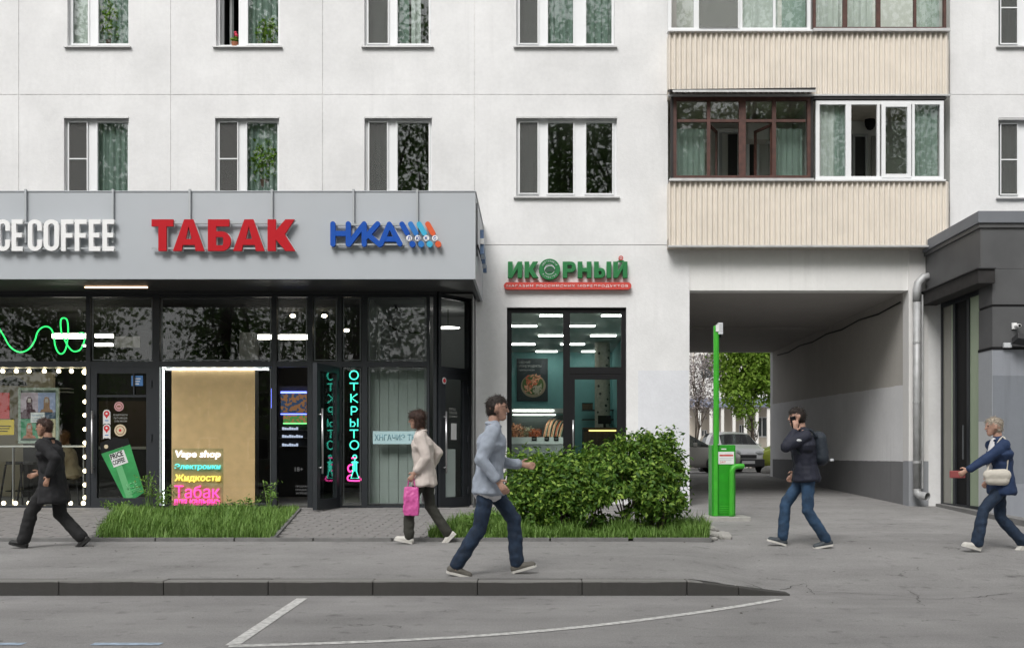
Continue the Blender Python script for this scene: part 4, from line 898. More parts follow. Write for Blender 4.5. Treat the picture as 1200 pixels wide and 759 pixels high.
# coffee shop window: bulbs, counter, posters, stools
t = thing('string_lights', 'row of round warm bulbs framing the coffee shop window', 'lights', (SX(50), YS+.12, SZ(434)))
yb_ = YS+.12; BP = [(v, 434) for v in (-83, -66, -50, -33, -17, -1, 15, 30, 48, 65, 80)]+[(96, v) for v in (435, 453, 470, 486, 502.5, 518.5, 535, 551.5, 568, 583)]+[(v, 589.5) for v in (-83, -66, -50, -33, -17, 0, 14, 30, 46, 62, 79, 94)]
bm_ = None
for a, b in BP:
    o = MB().ball((SX(a), yb_, SZ(b)), .036 if (a, b) != (96, 435) else .05, 10, 7).build('bulb', 'bulb', t, smooth=True)
MB().box(SX(-92), SX(102), yb_+.04, yb_+.06, SZ(430.5), SZ(428)).box(SX(100), SX(102), yb_+.041, yb_+.061, SZ(598), SZ(430.5)).box(SX(-92), SX(102), yb_+.04, yb_+.06, SZ(597), SZ(595)).build('cable_channel', 'white', t)
mat('wood_pale', (.5, .4, .28), .5, var=.1); mat('counter_white', (.7, .68, .64), .4)
t = thing('window_counter', 'white narrow counter along the coffee shop window', 'counter', (SX(10), YS+.35, SZ(522))); MB().box(SX(-92), SX(101), YS+.16, YS+.55, SZ(523.5), SZ(521.5)).build('top', 'counter_white', t); 
for v in (4, 88): MB().box(SX(v), SX(v+1.2), YS+.3, YS+.36, ZG, SZ(523.5)).build('leg', 'steel', t)
mat('cream_wall', (.55, .47, .34), .8); box('wall_panel', 'cream_wall', SH, AX(-90, 21), AX(62, 21), 21.0, 21.1, ZG, AZ(436, 21)); box('wall_panel', 'dark_room', SH, AX(30, 20.9), AX(64, 20.9), 20.8, 20.9, ZG, AZ(520, 20.9))
def stool(label, px):
    x = AX(px, 18.9); t = thing('bar_stool', label, 'stool', (x, 18.9, ZG), group='stools in the coffee shop'); zs = AZ(544, 18.9)
    MB().cyl((x, 18.9, zs), (x, 18.9, zs+.06), .19, n=16).build('seat', 'charcoal', t)
    for sx in (-1, 1):
        for sy in (-1, 1): MB().bar((x+sx*.14, 18.9+sy*.14, zs), (x+sx*.22, 18.9+sy*.22, ZG), .025).build('leg', 'black', t)
    MB().ring([(x+.19*math.cos(a), 18.9+.19*math.sin(a), zs-.5) for a in np.linspace(0, 6.283, 13)[:-1]], .01, 6, True).build('footrest', 'black', t)
stool('black bar stool under the drinks poster', 20); stool('black bar stool left of the one under the drinks poster', -28); stool('black bar stool close to the door of the coffee shop', 40)
# drinks poster in a pale frame
cols4 = {'pA': (.52, .42, .50), 'pB': (.34, .40, .62), 'pC': (.07, .30, .16), 'pD': (.60, .55, .34), 'cupA': (.07, .02, .04), 'cupB': (.35, .2, .12), 'cupC': (.42, .17, .1), 'cupD': (.5, .27, .14), 'pshad': (.05, .09, .15), 'pred': (.55, .03, .03), 'pyel': (.72, .52, .02), 'foam': (.5, .44, .4), 'pgreenframe': (.33, .40, .34)}
for k, v in cols4.items(): mat(k, v, .6)
yq = YS+.2
t = thing('poster', 'four part poster of coloured drinks in a pale frame in the coffee shop window', 'poster', (SX(38), yq, SZ(486)))
frame_mb(SX(14), SX(62), SZ(519), SZ(453), yq+.01, yq+.05, .05).build('frame', 'pgreenframe', t); MB().box(SX(15), SX(61), yq+.05, yq+.06, SZ(519), SZ(453)).build('backing', 'pgreenframe', t)
def drink(a, b, top, bot, bgm, cm, foot=None):
    MB().box(SX(a), SX(b), yq, yq+.008, SZ(bot), SZ(top)).build('picture', bgm, t)
    c = (a+b)/2; h = bot-top; P = [(c-3.4, bot-.30*h), (c-4.2, bot-.1*h), (c+4.2, bot-.1*h), (c+3.4, bot-.3*h), (c+3.6, top+.42*h), (c+2, top+.22*h), (c-2, top+.22*h), (c-3.6, top+.42*h)]
    MB().prism([(SX(x), SZ(y)) for x, y in P], yq-.002, yq).build('drink_print', cm, t)
    MB().prism([(SX(c+x), SZ(y)) for x, y in ((-2.2, top+.5*h), (2.2, top+.5*h), (1.6, top+.3*h), (-1.6, top+.3*h))], yq-.004, yq-.002).build('foam_print', 'foam', t)
    MB().prism([(SX(c-8), SZ(bot)), (SX(c+8), SZ(bot)), (SX(c+6), SZ(bot-.14*h)), (SX(c-6), SZ(bot-.14*h))], yq-.0035, yq-.002).build('drink_print', cm, t)
drink(17.5, 38, 459, 482, 'pA', 'cupA'); drink(38, 58.5, 459, 482, 'pB', 'cupB'); drink(17.5, 38, 490, 513, 'pC', 'cupC'); drink(38, 58.5, 490, 513, 'pD', 'cupD')
MB().box(SX(17.5), SX(38), yq, yq+.008, SZ(490), SZ(482)).build('picture', 'cupA', t); MB().box(SX(38), SX(58.5), yq, yq+.008, SZ(490), SZ(482)).build('picture', 'pshad', t)
MB().box(SX(29.5), SX(46), yq-.009, yq-.005, SZ(494.5), SZ(482.5)).build('label_card', 'white', t)
mat('print_blue', (.05, .2, .42), .6); text('lettering', 'НАПИТКИ', 'print_blue', t, SX(31), yq-.009, SZ(487), .03, .2, .002); 
for k in range(2): text('lettering', 'с собой' if k == 0 else '199 руб', 'print_blue', t, SX(31), yq-.009, SZ(490+k*3), .02, .15, .002)
o = box('poster', 'pred', None, SX(-14), SX(4), yq, yq+.01, SZ(490), SZ(459)); tag(o, 'red poster at the left edge of the coffee shop window', 'poster')
o = box('poster', 'pyel', None, SX(-14), SX(9.5), yq, yq+.01, SZ(509), SZ(491)); tag(o, 'yellow poster under the red one in the coffee shop window', 'poster')
pl = o; mbk = MB()
for k in range(3): mbk.box(SX(-12), SX(6-k*2), yq-.003, yq, SZ(499+k*3), SZ(498+k*3))
mbk.build('print_line', 'black', pl)
# hanging lamp shade, back shelf, menu board
t = thing('pendant_lamp', 'dark dome pendant lamp over the drinks poster', 'lamp', (AX(15, 19.5), 19.5, AZ(451, 19.5))); p = (AX(15, 19.5), 19.5, AZ(451, 19.5))
MB().ring([(p[0], p[1], p[2]), (p[0], p[1], p[2]+.08), (p[0], p[1], p[2]+.14), (p[0], p[1], p[2]+.17)], [.26, .22, .12, .03], 16).build('lamp_shade', 'charcoal', t, smooth=True); MB().cyl((p[0], p[1], p[2]+.17), (p[0], p[1], ZC), .008, n=6).build('cord', 'black', t)
o = box('menu_board', 'room_grey', None, AX(134, 21), AX(164, 21), 21, 21.04, AZ(407, 21), AZ(394, 21)); tag(o, 'blank grey board above the coffee shop door', 'board'); MB().bar((AX(134, 21), 21.02, AZ(394, 21)), (AX(134, 21), 21.02, ZC), .01).build('cord', 'black', o)
for v in (399,): pass
t = thing('wall_shelf', 'lit back shelf behind the coffee shop counter', 'shelf', (AX(80, 21.8), 21.8, AZ(455, 21.8)))
MB().box(AX(62, 21.8), AX(84, 21.8), 21.6, 21.9, AZ(456, 21.8), AZ(455, 21.8)).box(AX(62, 21.8), AX(84, 21.8), 21.6, 21.9, AZ(460, 21.8), AZ(459, 21.8)).build('board', 'counter_white', t)
# back bar of the coffee shop seen through its door
t = thing('coffee_counter', 'dark coffee bar with a pale worktop seen through the door glass', 'counter', (AX(150, 20.8), 20.8, ZG)); MB().box(AX(110, 20.8), AX(176, 20.8), 20.8, 21.4, ZG, AZ(526, 20.8)).build('body', 'charcoal', t); MB().box(AX(109, 20.8), AX(177, 20.8), 20.75, 21.45, AZ(526, 20.8), AZ(523, 20.8)).build('top', 'counter_white', t)
mat('brownwall', (.10, .07, .05), .7); box('wall_panel', 'brownwall', SH, AX(112, 22.5), AX(178, 22.5), 22.4, 22.5, ZG, AZ(470, 22.5))

# stickers on the coffee shop door
yd = YS-.002
def disc(cx, cy, r, m, nm, y=yd, n=20): return MB().prism([(SX(a), SZ(b)) for a, b in circ(cx, cy, r, n)[:-1]][::-1], y-.002, y).build(nm, m, coffee_door)
mat('st_blue', (.08, .22, .5), .5); mat('st_pink', (.6, .32, .34), .5); mat('st_white', (.7, .7, .7), .5); mat('st_red', (.6, .03, .04), .5); mat('st_cream', (.62, .52, .36), .5); mat('st_brown', (.22, .1, .05), .5); mat('cup_green', (.035, .30, .085), .45, var=.25, scale=5); mat('cup_pale', (.13, .42, .18), .45); mat('print_pale', (.42, .42, .40), .6)
MB().box(SX(154), SX(167.5), yd-.002, yd, SZ(452), SZ(440)).build('sticker', 'st_blue', coffee_door)
for k in range(3): MB().box(SX(156), SX(165-k), yd-.004, yd-.002, SZ(444.2+k*3), SZ(443+k*3)).build('sticker_print', 'st_white', coffee_door)
disc(139.5, 476, 5.6, 'st_pink', 'sticker'); disc(139.5, 476, 4.3, 'st_brown', 'sticker_print', yd-.002); disc(139.5, 476, 3.4, 'st_pink', 'sticker_print', yd-.004); MB().box(SX(137.5), SX(141.5), yd-.008, yd-.006, SZ(477), SZ(475)).build('sticker_print', 'st_brown', coffee_door)
disc(141, 504, 7, 'st_cream', 'sticker'); disc(141, 504, 5.2, 'st_brown', 'sticker_print', yd-.002); disc(141, 504, 4.4, 'st_cream', 'sticker_print', yd-.004); disc(141, 504, 1.6, 'st_red', 'sticker_print', yd-.006)
for k in (0, 17):
    MB().prism([(SX(a), SZ(b+k)) for a, b in [(120.8, 497.5), (122.5, 496), (125, 496.3), (127.5, 496), (129.5, 497.5), (129.5, 483)]+arc(125.15, -484, 4.35, 4, 0, 180, 8)[0:0]+[(128, 480.5), (125.1, 479.6), (122.2, 480.5), (120.8, 483)]][::-1], yd-.002, yd).build('sticker', 'st_white', coffee_door)
    disc(125.1, 484.5+k, 3.4, 'st_red', 'sticker_print', yd-.002); MB().prism([(SX(a), SZ(b+k)) for a, b in ((122.6, 486.5), (127.6, 486.5), (125.1, 490))], yd-.0045, yd-.0025).build('sticker_print', 'st_red', coffee_door); disc(125.1, 484.3+k, 1.2, 'st_white', 'sticker_print', yd-.0045)
    MB().box(SX(123), SX(127.3), yd-.0045, yd-.002, SZ(493+k), SZ(492+k)).build('sticker_print', 'st_blue', coffee_door)
for k, s_ in enumerate(('РЕЖИМ РАБОТЫ', 'Пн-Пт 8:00-22:00', 'Сб-Вс 9:00-22:00')): text('lettering', s_, 'print_pale', coffee_door, SX(133+k*.6), yd, SZ(487+k*3.6), .032, SX(150)-SX(133.5+k), .001)
# slanted cup sticker
cup = [(119, 533), (153, 522), (169.5, 576), (146.5, 586)]
MB().prism([(SX(a), SZ(b)) for a, b in [(118.5, 531.5), (146.5, 586)]+cr([(146.5, 586), (158, 583.5), (169.5, 576)], 4)[1:]+[(152.5, 520.5)]], yd-.003, yd).build('cup_sticker', 'cup_green', coffee_door)
MB().prism([(SX(a), SZ(b)) for a, b in ((117, 519), (118.5, 531), (152.5, 520), (150, 513), (142, 514), (135, 512), (124, 516))], yd-.002, yd+.0005).build('cup_sticker', 'black', coffee_door)
disc(124.5, 523, 2.4, 'st_cream', 'sticker_print', yd-.002)
MB().prism([(SX(a), SZ(b)) for a, b in ((136, 547), (148.5, 584), (156, 582), (143, 545))], yd-.0045, yd-.003).build('sticker_print', 'cup_pale', coffee_door)
MB().prism([(SX(a), SZ(b)) for a, b in ((128, 532.5), (133.5, 547.5), (150.5, 541.5), (145, 526.5))], yd-.006, yd-.003).build('sticker_print', 'st_white', coffee_door)
Mr = Matrix.Rotation(R(-19), 4, 'Y')
text('lettering', 'PRICE', 'black', coffee_door, SX(130.7), yd-.006, SZ(538.5), .095, .23, .002, .03, Mr); text('lettering', 'COFFEE', 'black', coffee_door, SX(133.2), yd-.006, SZ(545.2), .085, .225, .002, .03, Mr)
text('lettering', 'ICE', 'cup_pale', coffee_door, SX(150), yd-.003, SZ(574), .11, .2, .002, .02, Mr); text('lettering', 'COFFEE', 'cup_pale', coffee_door, SX(152), yd-.003, SZ(580), .08, .22, .002, .02, Mr)
# salon door details
sdM = MS
def sbox(name, m, a, b, c, d, y=-.0, par=salon_door): return MB().box(a, b, y-.004, y, c, d).xf(MS).build(name, m, par)
lw_ = LN
MB().prism([(.14+.05*math.cos(a), AZ(447, 18)+.06*math.sin(a)) for a in np.linspace(0, 2*math.pi, 17)[:-1]][::-1], -.05, -.042).xf(MS).build('sticker', 'st_white', salon_door)
MB().prism([(.14+.034*math.cos(a), AZ(447, 18)+.04*math.sin(a)) for a in np.linspace(0, 2*math.pi, 17)[:-1]][::-1], -.053, -.05).xf(MS).build('sticker_print', 'st_red', salon_door)
sbox('notice', 'st_white', .36, .50, AZ(515, 18.1), AZ(496, 18.1)); 
for k, (s_, w_) in enumerate((('ВХОД', .16), ('9:00-21:00', .2), ('без выходных', .2))):
    me = text_mesh('lettering', s_, .045, 'print_pale', .001, 0, w_); me.transform(Matrix.Translation((.32, -.001, AZ(481+k*4.2, 18.1)))); me.transform(MS); put('lettering', me, salon_door)
mat('door_film', (.36, .42, .40), .5); sbox('frosted_film', 'door_film', .2, .47, ZG+.2, AZ(526, 18.1), -.001)

# ------------------------------------------------------------------ signs
mat('sign_white', (.82, .82, .82), .45); mat('sign_red', (.46, .002, .010), .5, spec=.25); mat('sign_blue', (.004, .075, .40), .5, spec=.25); mat('sign_blue_mid', (.015, .17, .52), .4); mat('sign_cyan', (.04, .40, .62), .4); mat('sign_orange', (.68, .10, .025), .4); mat('sign_green', (.012, .17, .045), .5); mat('pill_red', (.56, .06, .045), .5); mat('pale_edge', (.6, .62, .64), .5)
ys = YB-.11; sY = ys
def GX(px): return AX(px, sY)
def GZ(py): return AZ(py, sY)
def rails(t, posts, a, b, zs=(262.5, 292), m='rail'):
    for px in posts: MB().box(AX(px-1, YB), AX(px+1.3, YB), YB-.045, YB-.002, AZ(285, YB), ZT+.035).build('bracket', m, t)
    for py in zs: MB().box(AX(a, YB), AX(b, YB), YB-.085, YB-.046, AZ(py+1.2, YB), AZ(py-.8, YB)).build('rail', m, t)
t = thing('shop_sign', 'white raised capital letters at the left end of the grey fascia', 'sign', (GX(60), sY, GZ(294))); rails(t, (31, 133), -60, 132)
hh = GZ(257)-GZ(294); u = GX(1)-GX(0)
for ch, a, w in (('C', -5, 16.5), ('E', 13.5, 13), ('C', 32.5, 16.5), ('O', 51, 18), ('F', 71.5, 14.5), ('F', 87.5, 14), ('E', 104, 13.5), ('E', 120, 13.5)):
    letter(ch, 'sign_white', t, GX(a), sY, GZ(294), w*u, hh, 5.4*u, .06)
t = thing('shop_sign', 'red raised capital letters in the middle of the grey fascia', 'sign', (GX(262), sY, GZ(294))); rails(t, (223, 319), 180, 345)
for ch, a, w in (('Т', 177.5, 25.5), ('А', 202.5, 37), ('Б', 243.5, 27), ('А', 273, 37), ('К', 313.5, 32.5)):
    letter(ch, 'sign_red', t, GX(a), sY, GZ(294), w*u, hh, 9.6*u, .03, t=8.2*u)
    letter(ch, 'pale_edge', t, GX(a+.9), sY+.031, GZ(294.3), w*u, hh, 9.6*u, .03, t=8.2*u, name='letter_side')
t = thing('shop_sign', 'blue rounded letters with slanted blue and orange stripes on the grey fascia', 'sign', (GX(452), sY, GZ(291))); rails(t, (414.5, 489), 393, 477, (264.5, 287.5), 'rail')
def caps(paths, w, m, nm, yf=0., d=.06, off=0.):
    mb = MB()
    for k, (p, q) in enumerate(paths):
        p = Vector((GX(p[0]), 0, GZ(p[1]))); q = Vector((GX(q[0]), 0, GZ(q[1]))); a = math.atan2(q.z-p.z, q.x-p.x); r = w*u/2
        P = [(q.x+r*math.cos(a+b), q.z+r*math.sin(a+b)) for b in np.linspace(-math.pi/2, math.pi/2, 9)]+[(p.x+r*math.cos(a+b), p.z+r*math.sin(a+b)) for b in np.linspace(math.pi/2, 1.5*math.pi, 9)]
        mb.prism(P[::-1], sY+yf+k*.0015, sY+yf+d)
    return mb.build(nm, m, t)
o5 = lambda a, b: (360+a/5, 215+b/5)
def strokes(L): return [(o5(*p), o5(*q)) for p, q in L]
for L in ([((150, 236), (150, 355)), ((240, 236), (240, 355)), ((150, 292), (240, 292))], [((243, 355), (333, 236)), ((333, 236), (333, 355))], [((338, 318), (412, 236)), ((358, 300), (424, 357))], [((432, 352), (481, 238)), ((481, 238), (543, 352)), ((455, 325), (520, 325))]):
    caps(strokes(L), 6.0, 'sign_blue', 'letter'); caps(strokes(L), 7.4, 'pale_edge', 'letter_side', .062, .03)
for m, a in (('sign_blue', 555), ('sign_blue_mid', 606), ('sign_cyan', 656), ('sign_orange', 706)):
    caps(strokes([((a, 238), (a+30, 290))]), 6.2, m, 'stripe'); caps(strokes([((a+61, 354), (a+61.5, 355))]), 7.2, m, 'stripe_dot')
for ch, a in zip('ЛЮКС', (597, 647, 698, 748)):
    p = o5(a, 320); caps([((p[0], p[1]), (p[0]+.05, p[1]))], 6.8, 'sign_white', 'disc', -.004, .05); text('lettering', ch, 'sign_blue', t, GX(p[0]-1.7), sY-.005, GZ(p[1]+2), 4*u, None, .004, .02)
# sign on the side face of the fascia
t = thing('shop_sign', 'raised blue and pale letters on the right end of the grey fascia seen edge on', 'sign', (XR, 17.2, GZ(285)))
xs_ = XR+.055
MB().box(XR+.004, XR+.02, 16.45, 16.5, AZ(300, 16.45), AZ(238, 16.45)).box(XR+.021, XR+.04, 16.4, 17.9, 4.8, 4.83).build('bracket', 'charcoal', t)
def sidecap(y0, z0, y1, z1, w, m, k=0):
    MB().bar((xs_+.03+k, y0, z0), (xs_+.03+k, y1, z1), .06, w, (1, 0, 0)).build('letter', m, t)
mat('side_pale', (.42, .47, .55), .5); mat('side_blue', (.14, .22, .38), .5)
for i in range(5):
    y = 16.62+i*.24; m = ('side_blue', 'side_pale')[i % 2]
    sidecap(y, 4.72-.03*i, y, 5.12-.10*i, .06, m); sidecap(y+.04, 4.74-.03*i, y+.15, 5.06-.1*i, .05, 'side_pale', .002)
MB().box(xs_+.0, xs_+.07, 16.56, 16.60, 4.88, 4.97).build('disc', 'sign_white', t)

# seafood shop sign
sY = YF-.10; u = GX(1)-GX(0)
t = thing('shop_sign', 'green raised letters over a red bar on the white wall', 'sign', (GX(665), sY, GZ(340)))
z7 = lambda a, b: (585+a/7.5, 290+b/7.5)
hh = GZ(z7(0, 122)[1])-GZ(z7(0, 268)[1]); zb_ = GZ(z7(0, 268)[1])
for ch, a, b in (('И', 76, 202), ('К', 222, 346), ('Р', 558, 676), ('Н', 690, 812), ('Ь', 834, 934), ('I', 944, 986), ('И', 1003, 1128)):
    letter(ch, 'sign_green', t, GX(z7(a, 0)[0]), sY, zb_, (b-a)/7.5*u, hh, 42/7.5*u, .06, t=38/7.5*u, bevel=.008)
P7 = lambda a, b: (GX(z7(a, b)[0]), GZ(z7(a, b)[1]))
def dsk(cx, cy, r, m, nm, y0, y1, ri=0, n=32):
    c = P7(cx, cy); r = r/7.5*u; mb = MB()
    if not ri: mb.prism([(c[0]+r*math.cos(a), c[1]+r*math.sin(a)) for a in np.linspace(0, 2*math.pi, n+1)[:-1]][::-1], y0, y1)
    else:
        ri = ri/7.5*u
        for k in range(n):
            a, b = 2*math.pi*k/n, 2*math.pi*(k+1)/n
            mb.prism([(c[0]+q*math.cos(w), c[1]+q*math.sin(w)) for q, w in ((r, b), (r, a), (ri, a), (ri, b))], y0, y1)
    return mb.build(nm, m, t)
dsk(442, 192, 94, 'sign_green', 'emblem', sY+.004, sY+.07); dsk(442, 192, 92, 'sign_green', 'emblem_rim', sY-.012, sY+.004, 52)
mat('emblem_dark', (.03, .09, .05), .5); dsk(442, 192, 46, 'pale_edge', 'emblem_rim', sY+.0, sY+.004, 42)
c = P7(442, 192)
mb = MB(); F = [(395, 210), (410, 188), (440, 178), (475, 183), (497, 200), (480, 208), (470, 215), (440, 212), (420, 220)]
mb.prism([P7(*p) for p in F][::-1], sY-.004, sY+.003).build('fish_emblem', 'emblem_dark', t); MB().ring([(P7(*p)[0], sY, P7(*p)[1]) for p in cr([(398, 196), (412, 172), (440, 162), (470, 166), (490, 184)], 3)], .008, 6).build('fish_emblem', 'pale_edge', t)
def arctext(s, up):
    n = len(s); g_ = thing if False else None
    for i, ch in enumerate(s):
        th = R(90+(58-116*i/(n-1))) if up else R(270-(50-100*i/(n-1)))
        if ch == ' ': continue
        me = text_mesh('lettering', ch, 15/7.5*u, 'pale_edge', .002, .02); w = max(v.co.x for v in me.vertices)
        me.transform(Matrix.Translation((-w/2, 0, -7.5/7.5*u))); me.transform(Matrix.Rotation(-(th-R(90) if up else th-R(270)), 4, 'Y')); rr = 71/7.5*u
        me.transform(Matrix.Translation((c[0]+rr*math.cos(th), sY-.0125, c[1]+rr*math.sin(th)))); put('lettering', me, t)
arctext('СЕРТИФИКАТ', True); arctext('КАЧЕСТВО', False)
dsk(1070, 92, 20, 'pill_red', 'letter_dot', sY, sY+.06); dsk(1070, 92, 11, 'pale_edge', 'letter_dot', sY-.003, sY, 7, 16)
MB().prism([P7(*p) for p in ((1040, 118), (1050, 112), (1090, 112), (1100, 118), (1085, 128), (1055, 128))][::-1], sY+.01, sY+.05).build('letter', 'sign_green', t)
a0, a1 = P7(40, 368), P7(1162, 305); rr = (a1[1]-a0[1])/2
pill = [(a1[0]-rr+rr*math.cos(a), a0[1]+rr+rr*math.sin(a)) for a in np.linspace(-math.pi/2, math.pi/2, 10)]+[(a0[0]+rr+rr*math.cos(a), a0[1]+rr+rr*math.sin(a)) for a in np.linspace(math.pi/2, 1.5*math.pi, 10)]
MB().prism(pill[::-1], sY+.0, sY+.08).build('red_bar', 'pill_red', t)
q = P7(66, 352); text('lettering', 'МАГАЗИН РОССИЙСКИХ МОРЕПРОДУКТОВ', 'sign_white', t, q[0], sY, q[1], 30/7.5*u, (1132-66)/7.5*u, .004, .006, space=1.2)

# ------------------------------------------------------------------ seafood shop
mat('teal', (.17, .36, .36), .8, var=.04); mat('teal_ceiling', (.38, .41, .39), .85); mat('shop_floor', (.55, .54, .5), .5); emis('case_light', (1, .96, .88), 7)
SF = thing('seafood_shop', 'black framed seafood shop window with a teal room behind it', 'shop window', (FX(664), YF+.1, .55))
x0, x1, z0, z1 = FW; y0 = YF+.06
def fx_(px): return AX(px, y0)
def fz_(py): return AZ(py, y0)
z0 = .62; fr = frame_mb(x0+.002, x1-.002, z0, z1-.002, y0, y0+.09, fx_(599.5)-x0)
fr.box(fx_(660), fx_(668), y0+.001, y0+.089, z0+.07, z1-.07).box(fx_(668), x1-.07, y0+.001, y0+.089, fz_(438), fz_(430))
fr.build('frame', 'black', SF)
dx0, dx1 = fx_(668), x1-.075
d = frame_mb(dx0, dx1, z0+.03, fz_(438.5), y0-.01, y0+.08, .09, .2).build('door', 'black', SF); MB().box(dx0+.09, dx1-.09, y0+.03, y0+.038, z0+.2, fz_(438.5)-.09).build('pane', 'glass_food', d); MB().cyl((fx_(671.5), y0-.07, fz_(524)), (fx_(671.5), y0-.07, fz_(492)), .018).cyl((fx_(671.5), y0-.07, fz_(520)), (fx_(671.5), y0, fz_(520)), .012).cyl((fx_(671.5), y0-.07, fz_(496)), (fx_(671.5), y0, fz_(496)), .012).build('handle', 'steel', d, smooth=True)
MB().box(x0+.07, fx_(660), y0+.04, y0+.048, z0+.07, z1-.07).build('pane', 'glass_food', SF); MB().box(fx_(668), x1-.07, y0+.04, y0+.048, fz_(430), z1-.07).build('pane', 'glass_food', SF)
X0, X1, YB0, YB1, ZC2, ZF2 = -1.18, 2.0, YF+.31, 26.2, 4.11, .6
sh = shell_mb(X0, X1, YB0, YB1, ZF2, ZC2); n4 = 4
fl = MB(); fl.v, fl.f = sh.v, [sh.f[0]]; fl.build('floor', 'shop_floor', SF)
ce = MB(); ce.v, ce.f = sh.v, [sh.f[1]]; ce.build('ceiling', 'teal_ceiling', SF)
wl = MB(); wl.v, wl.f = sh.v, sh.f[2:]; wl.build('room_wall', 'teal', SF)
def ceil_light(px0, px1, Y, lab, last=False):
    t = thing('ceiling_light', lab, 'light', (AX((px0+px1)/2, Y), Y, ZC2), group='ceiling lights in the seafood shop'); a, b = AX(px0, Y), min(AX(px1, Y), X1-.05)
    MB().box(a, b, Y-.07, Y+.07, ZC2-.04, ZC2-.02).build('diffuser', 'cool_light', t); MB().box(a-.01, b+.01, Y-.1, Y+.1, ZC2-.02, ZC2-.003).build('housing', 'white', t)
for args in ((632.5, 659, 19.3, 'ceiling light nearest the glass in the left pane'), (705, 731, 19.3, 'ceiling light nearest the glass in the right pane'), (599, 629, 20.8, 'second row ceiling light at the left frame'), (664, 697, 20.8, 'second row ceiling light beside the middle mullion'), (631, 662, 22.4, 'third row ceiling light in the left pane'), (692, 722, 22.4, 'third row ceiling light left of the speckled column'), (600, 627, 24.1, 'fourth row ceiling light at the left frame'), (657, 685, 24.1, 'fourth row ceiling light behind the mullion'), (628, 653, 25.7, 'rearmost ceiling light over the seafood poster'), (681.5, 699, 25.7, 'rearmost ceiling light beside the speckled column')): ceil_light(*args)
def specks(name, base, spot, sc):
    m = mat(name, base, .8, var=.2, scale=14); nt_ = m.node_tree; p = _pr(m); v = nt_.nodes.new('ShaderNodeTexVoronoi'); v.inputs['Scale'].default_value = sc; ge = nt_.nodes.new('ShaderNodeNewGeometry'); lt = nt_.nodes.new('ShaderNodeMath'); lt.operation = 'LESS_THAN'; lt.inputs[1].default_value = .2
    nt_.links.new(ge.outputs['Position'], v.inputs['Vector']); nt_.links.new(v.outputs['Distance'], lt.inputs[0]); mx = nt_.nodes.new('ShaderNodeMix'); mx.data_type = 'RGBA'; nt_.links.new(lt.outputs[0], mx.inputs[0]); old = p.inputs['Base Color'].links[0].from_socket; nt_.links.new(old, mx.inputs[6]); mx.inputs[7].default_value = (*spot, 1); nt_.links.new(mx.outputs[2], p.inputs['Base Color'])
specks('speckle', (.30, .28, .23), (.03, .03, .025), 6)
o = MB().cyl((AX(706, 24), 24, ZF2), (AX(706, 24), 24, ZC2-.004), .185, n=28).build('column', 'speckle', None, smooth=False); tag(o, 'round speckled concrete column inside the seafood shop', 'column')
# poster
mat('poster_dark', (.014, .022, .028), .5); yp_ = YB1-.03
def qx(px): return AX(px, yp_)
def qz(py): return AZ(py, yp_)
t = thing('poster', 'dark poster of a plate of seafood on the teal wall', 'poster', (qx(623), yp_, qz(445))); MB().box(qx(605.5), qx(642), yp_, yp_+.025, qz(470), qz(420)).build('sheet', 'poster_dark', t)
text('lettering', 'СВЕЖИЕ', 'print_pale', t, qx(608), yp_, qz(425.8), qz(423)-qz(425.8), qx(621.5)-qx(608), .003, .02); text('lettering', 'МОРЕПРОДУКТЫ', 'print_pale', t, qx(608), yp_, qz(430.6), qz(427.5)-qz(430.6), qx(634.5)-qx(608), .003, .02); text('lettering', 'с доставкой на дом', 'print_pale', t, qx(608), yp_, qz(434.5), qz(432.2)-qz(434.5), qx(626.5)-qx(608), .003)
mat('plate_beige', (.34, .26, .18), .6); mat('crab_red', (.58, .13, .06), .5, var=.3, scale=25, island=.4); mat('prawn', (.74, .33, .2), .5, var=.3, scale=20, island=.35); mat('rice', (.5, .44, .33), .6, island=.3); mat('herb', (.07, .12, .03), .6, island=.4)
def ell(cx, cy, rx, ry, m, nm, y0, y1, n=26): return MB().prism([(qx(cx+rx*math.cos(a)), qz(cy+ry*math.sin(a))) for a in np.linspace(0, 2*math.pi, n+1)[:-1]], y0, y1).build(nm, m, t)
ell(625, 452, 14.5, 13.5, 'plate_beige', 'plate_print', yp_-.003, yp_); ell(624.5, 450.5, 12.5, 11.5, 'herb', 'plate_print', yp_-.005, yp_-.003)
r_ = random.Random(3)
for m_, n_, cx, cy, s_ in (('crab_red', 30, 621, 448, 7), ('prawn', 26, 626, 444, 8), ('rice', 34, 630, 456, 6), ('prawn', 14, 618, 456, 5)):
    mb = MB()
    for k in range(n_):
        a, b = cx+r_.gauss(0, s_*.5), cy+r_.gauss(0, s_*.45); 
        if (a-625)**2+(b-451)**2 > 150: continue
        th = r_.random()*6.28; l, w = r_.uniform(1.2, 3.2), r_.uniform(.5, 1.0); c_, s2 = math.cos(th), math.sin(th)
        mb.prism([(qx(a+l*c_*i-w*s2*j), qz(b+l*s2*i+w*c_*j)) for i, j in ((-1, 0), (-.4, 1), (.5, .8), (1, 0), (.5, -.7), (-.5, -.9))], yp_-.006-.0004*k, yp_-.005)
    mb.build('food_print', m_, t)
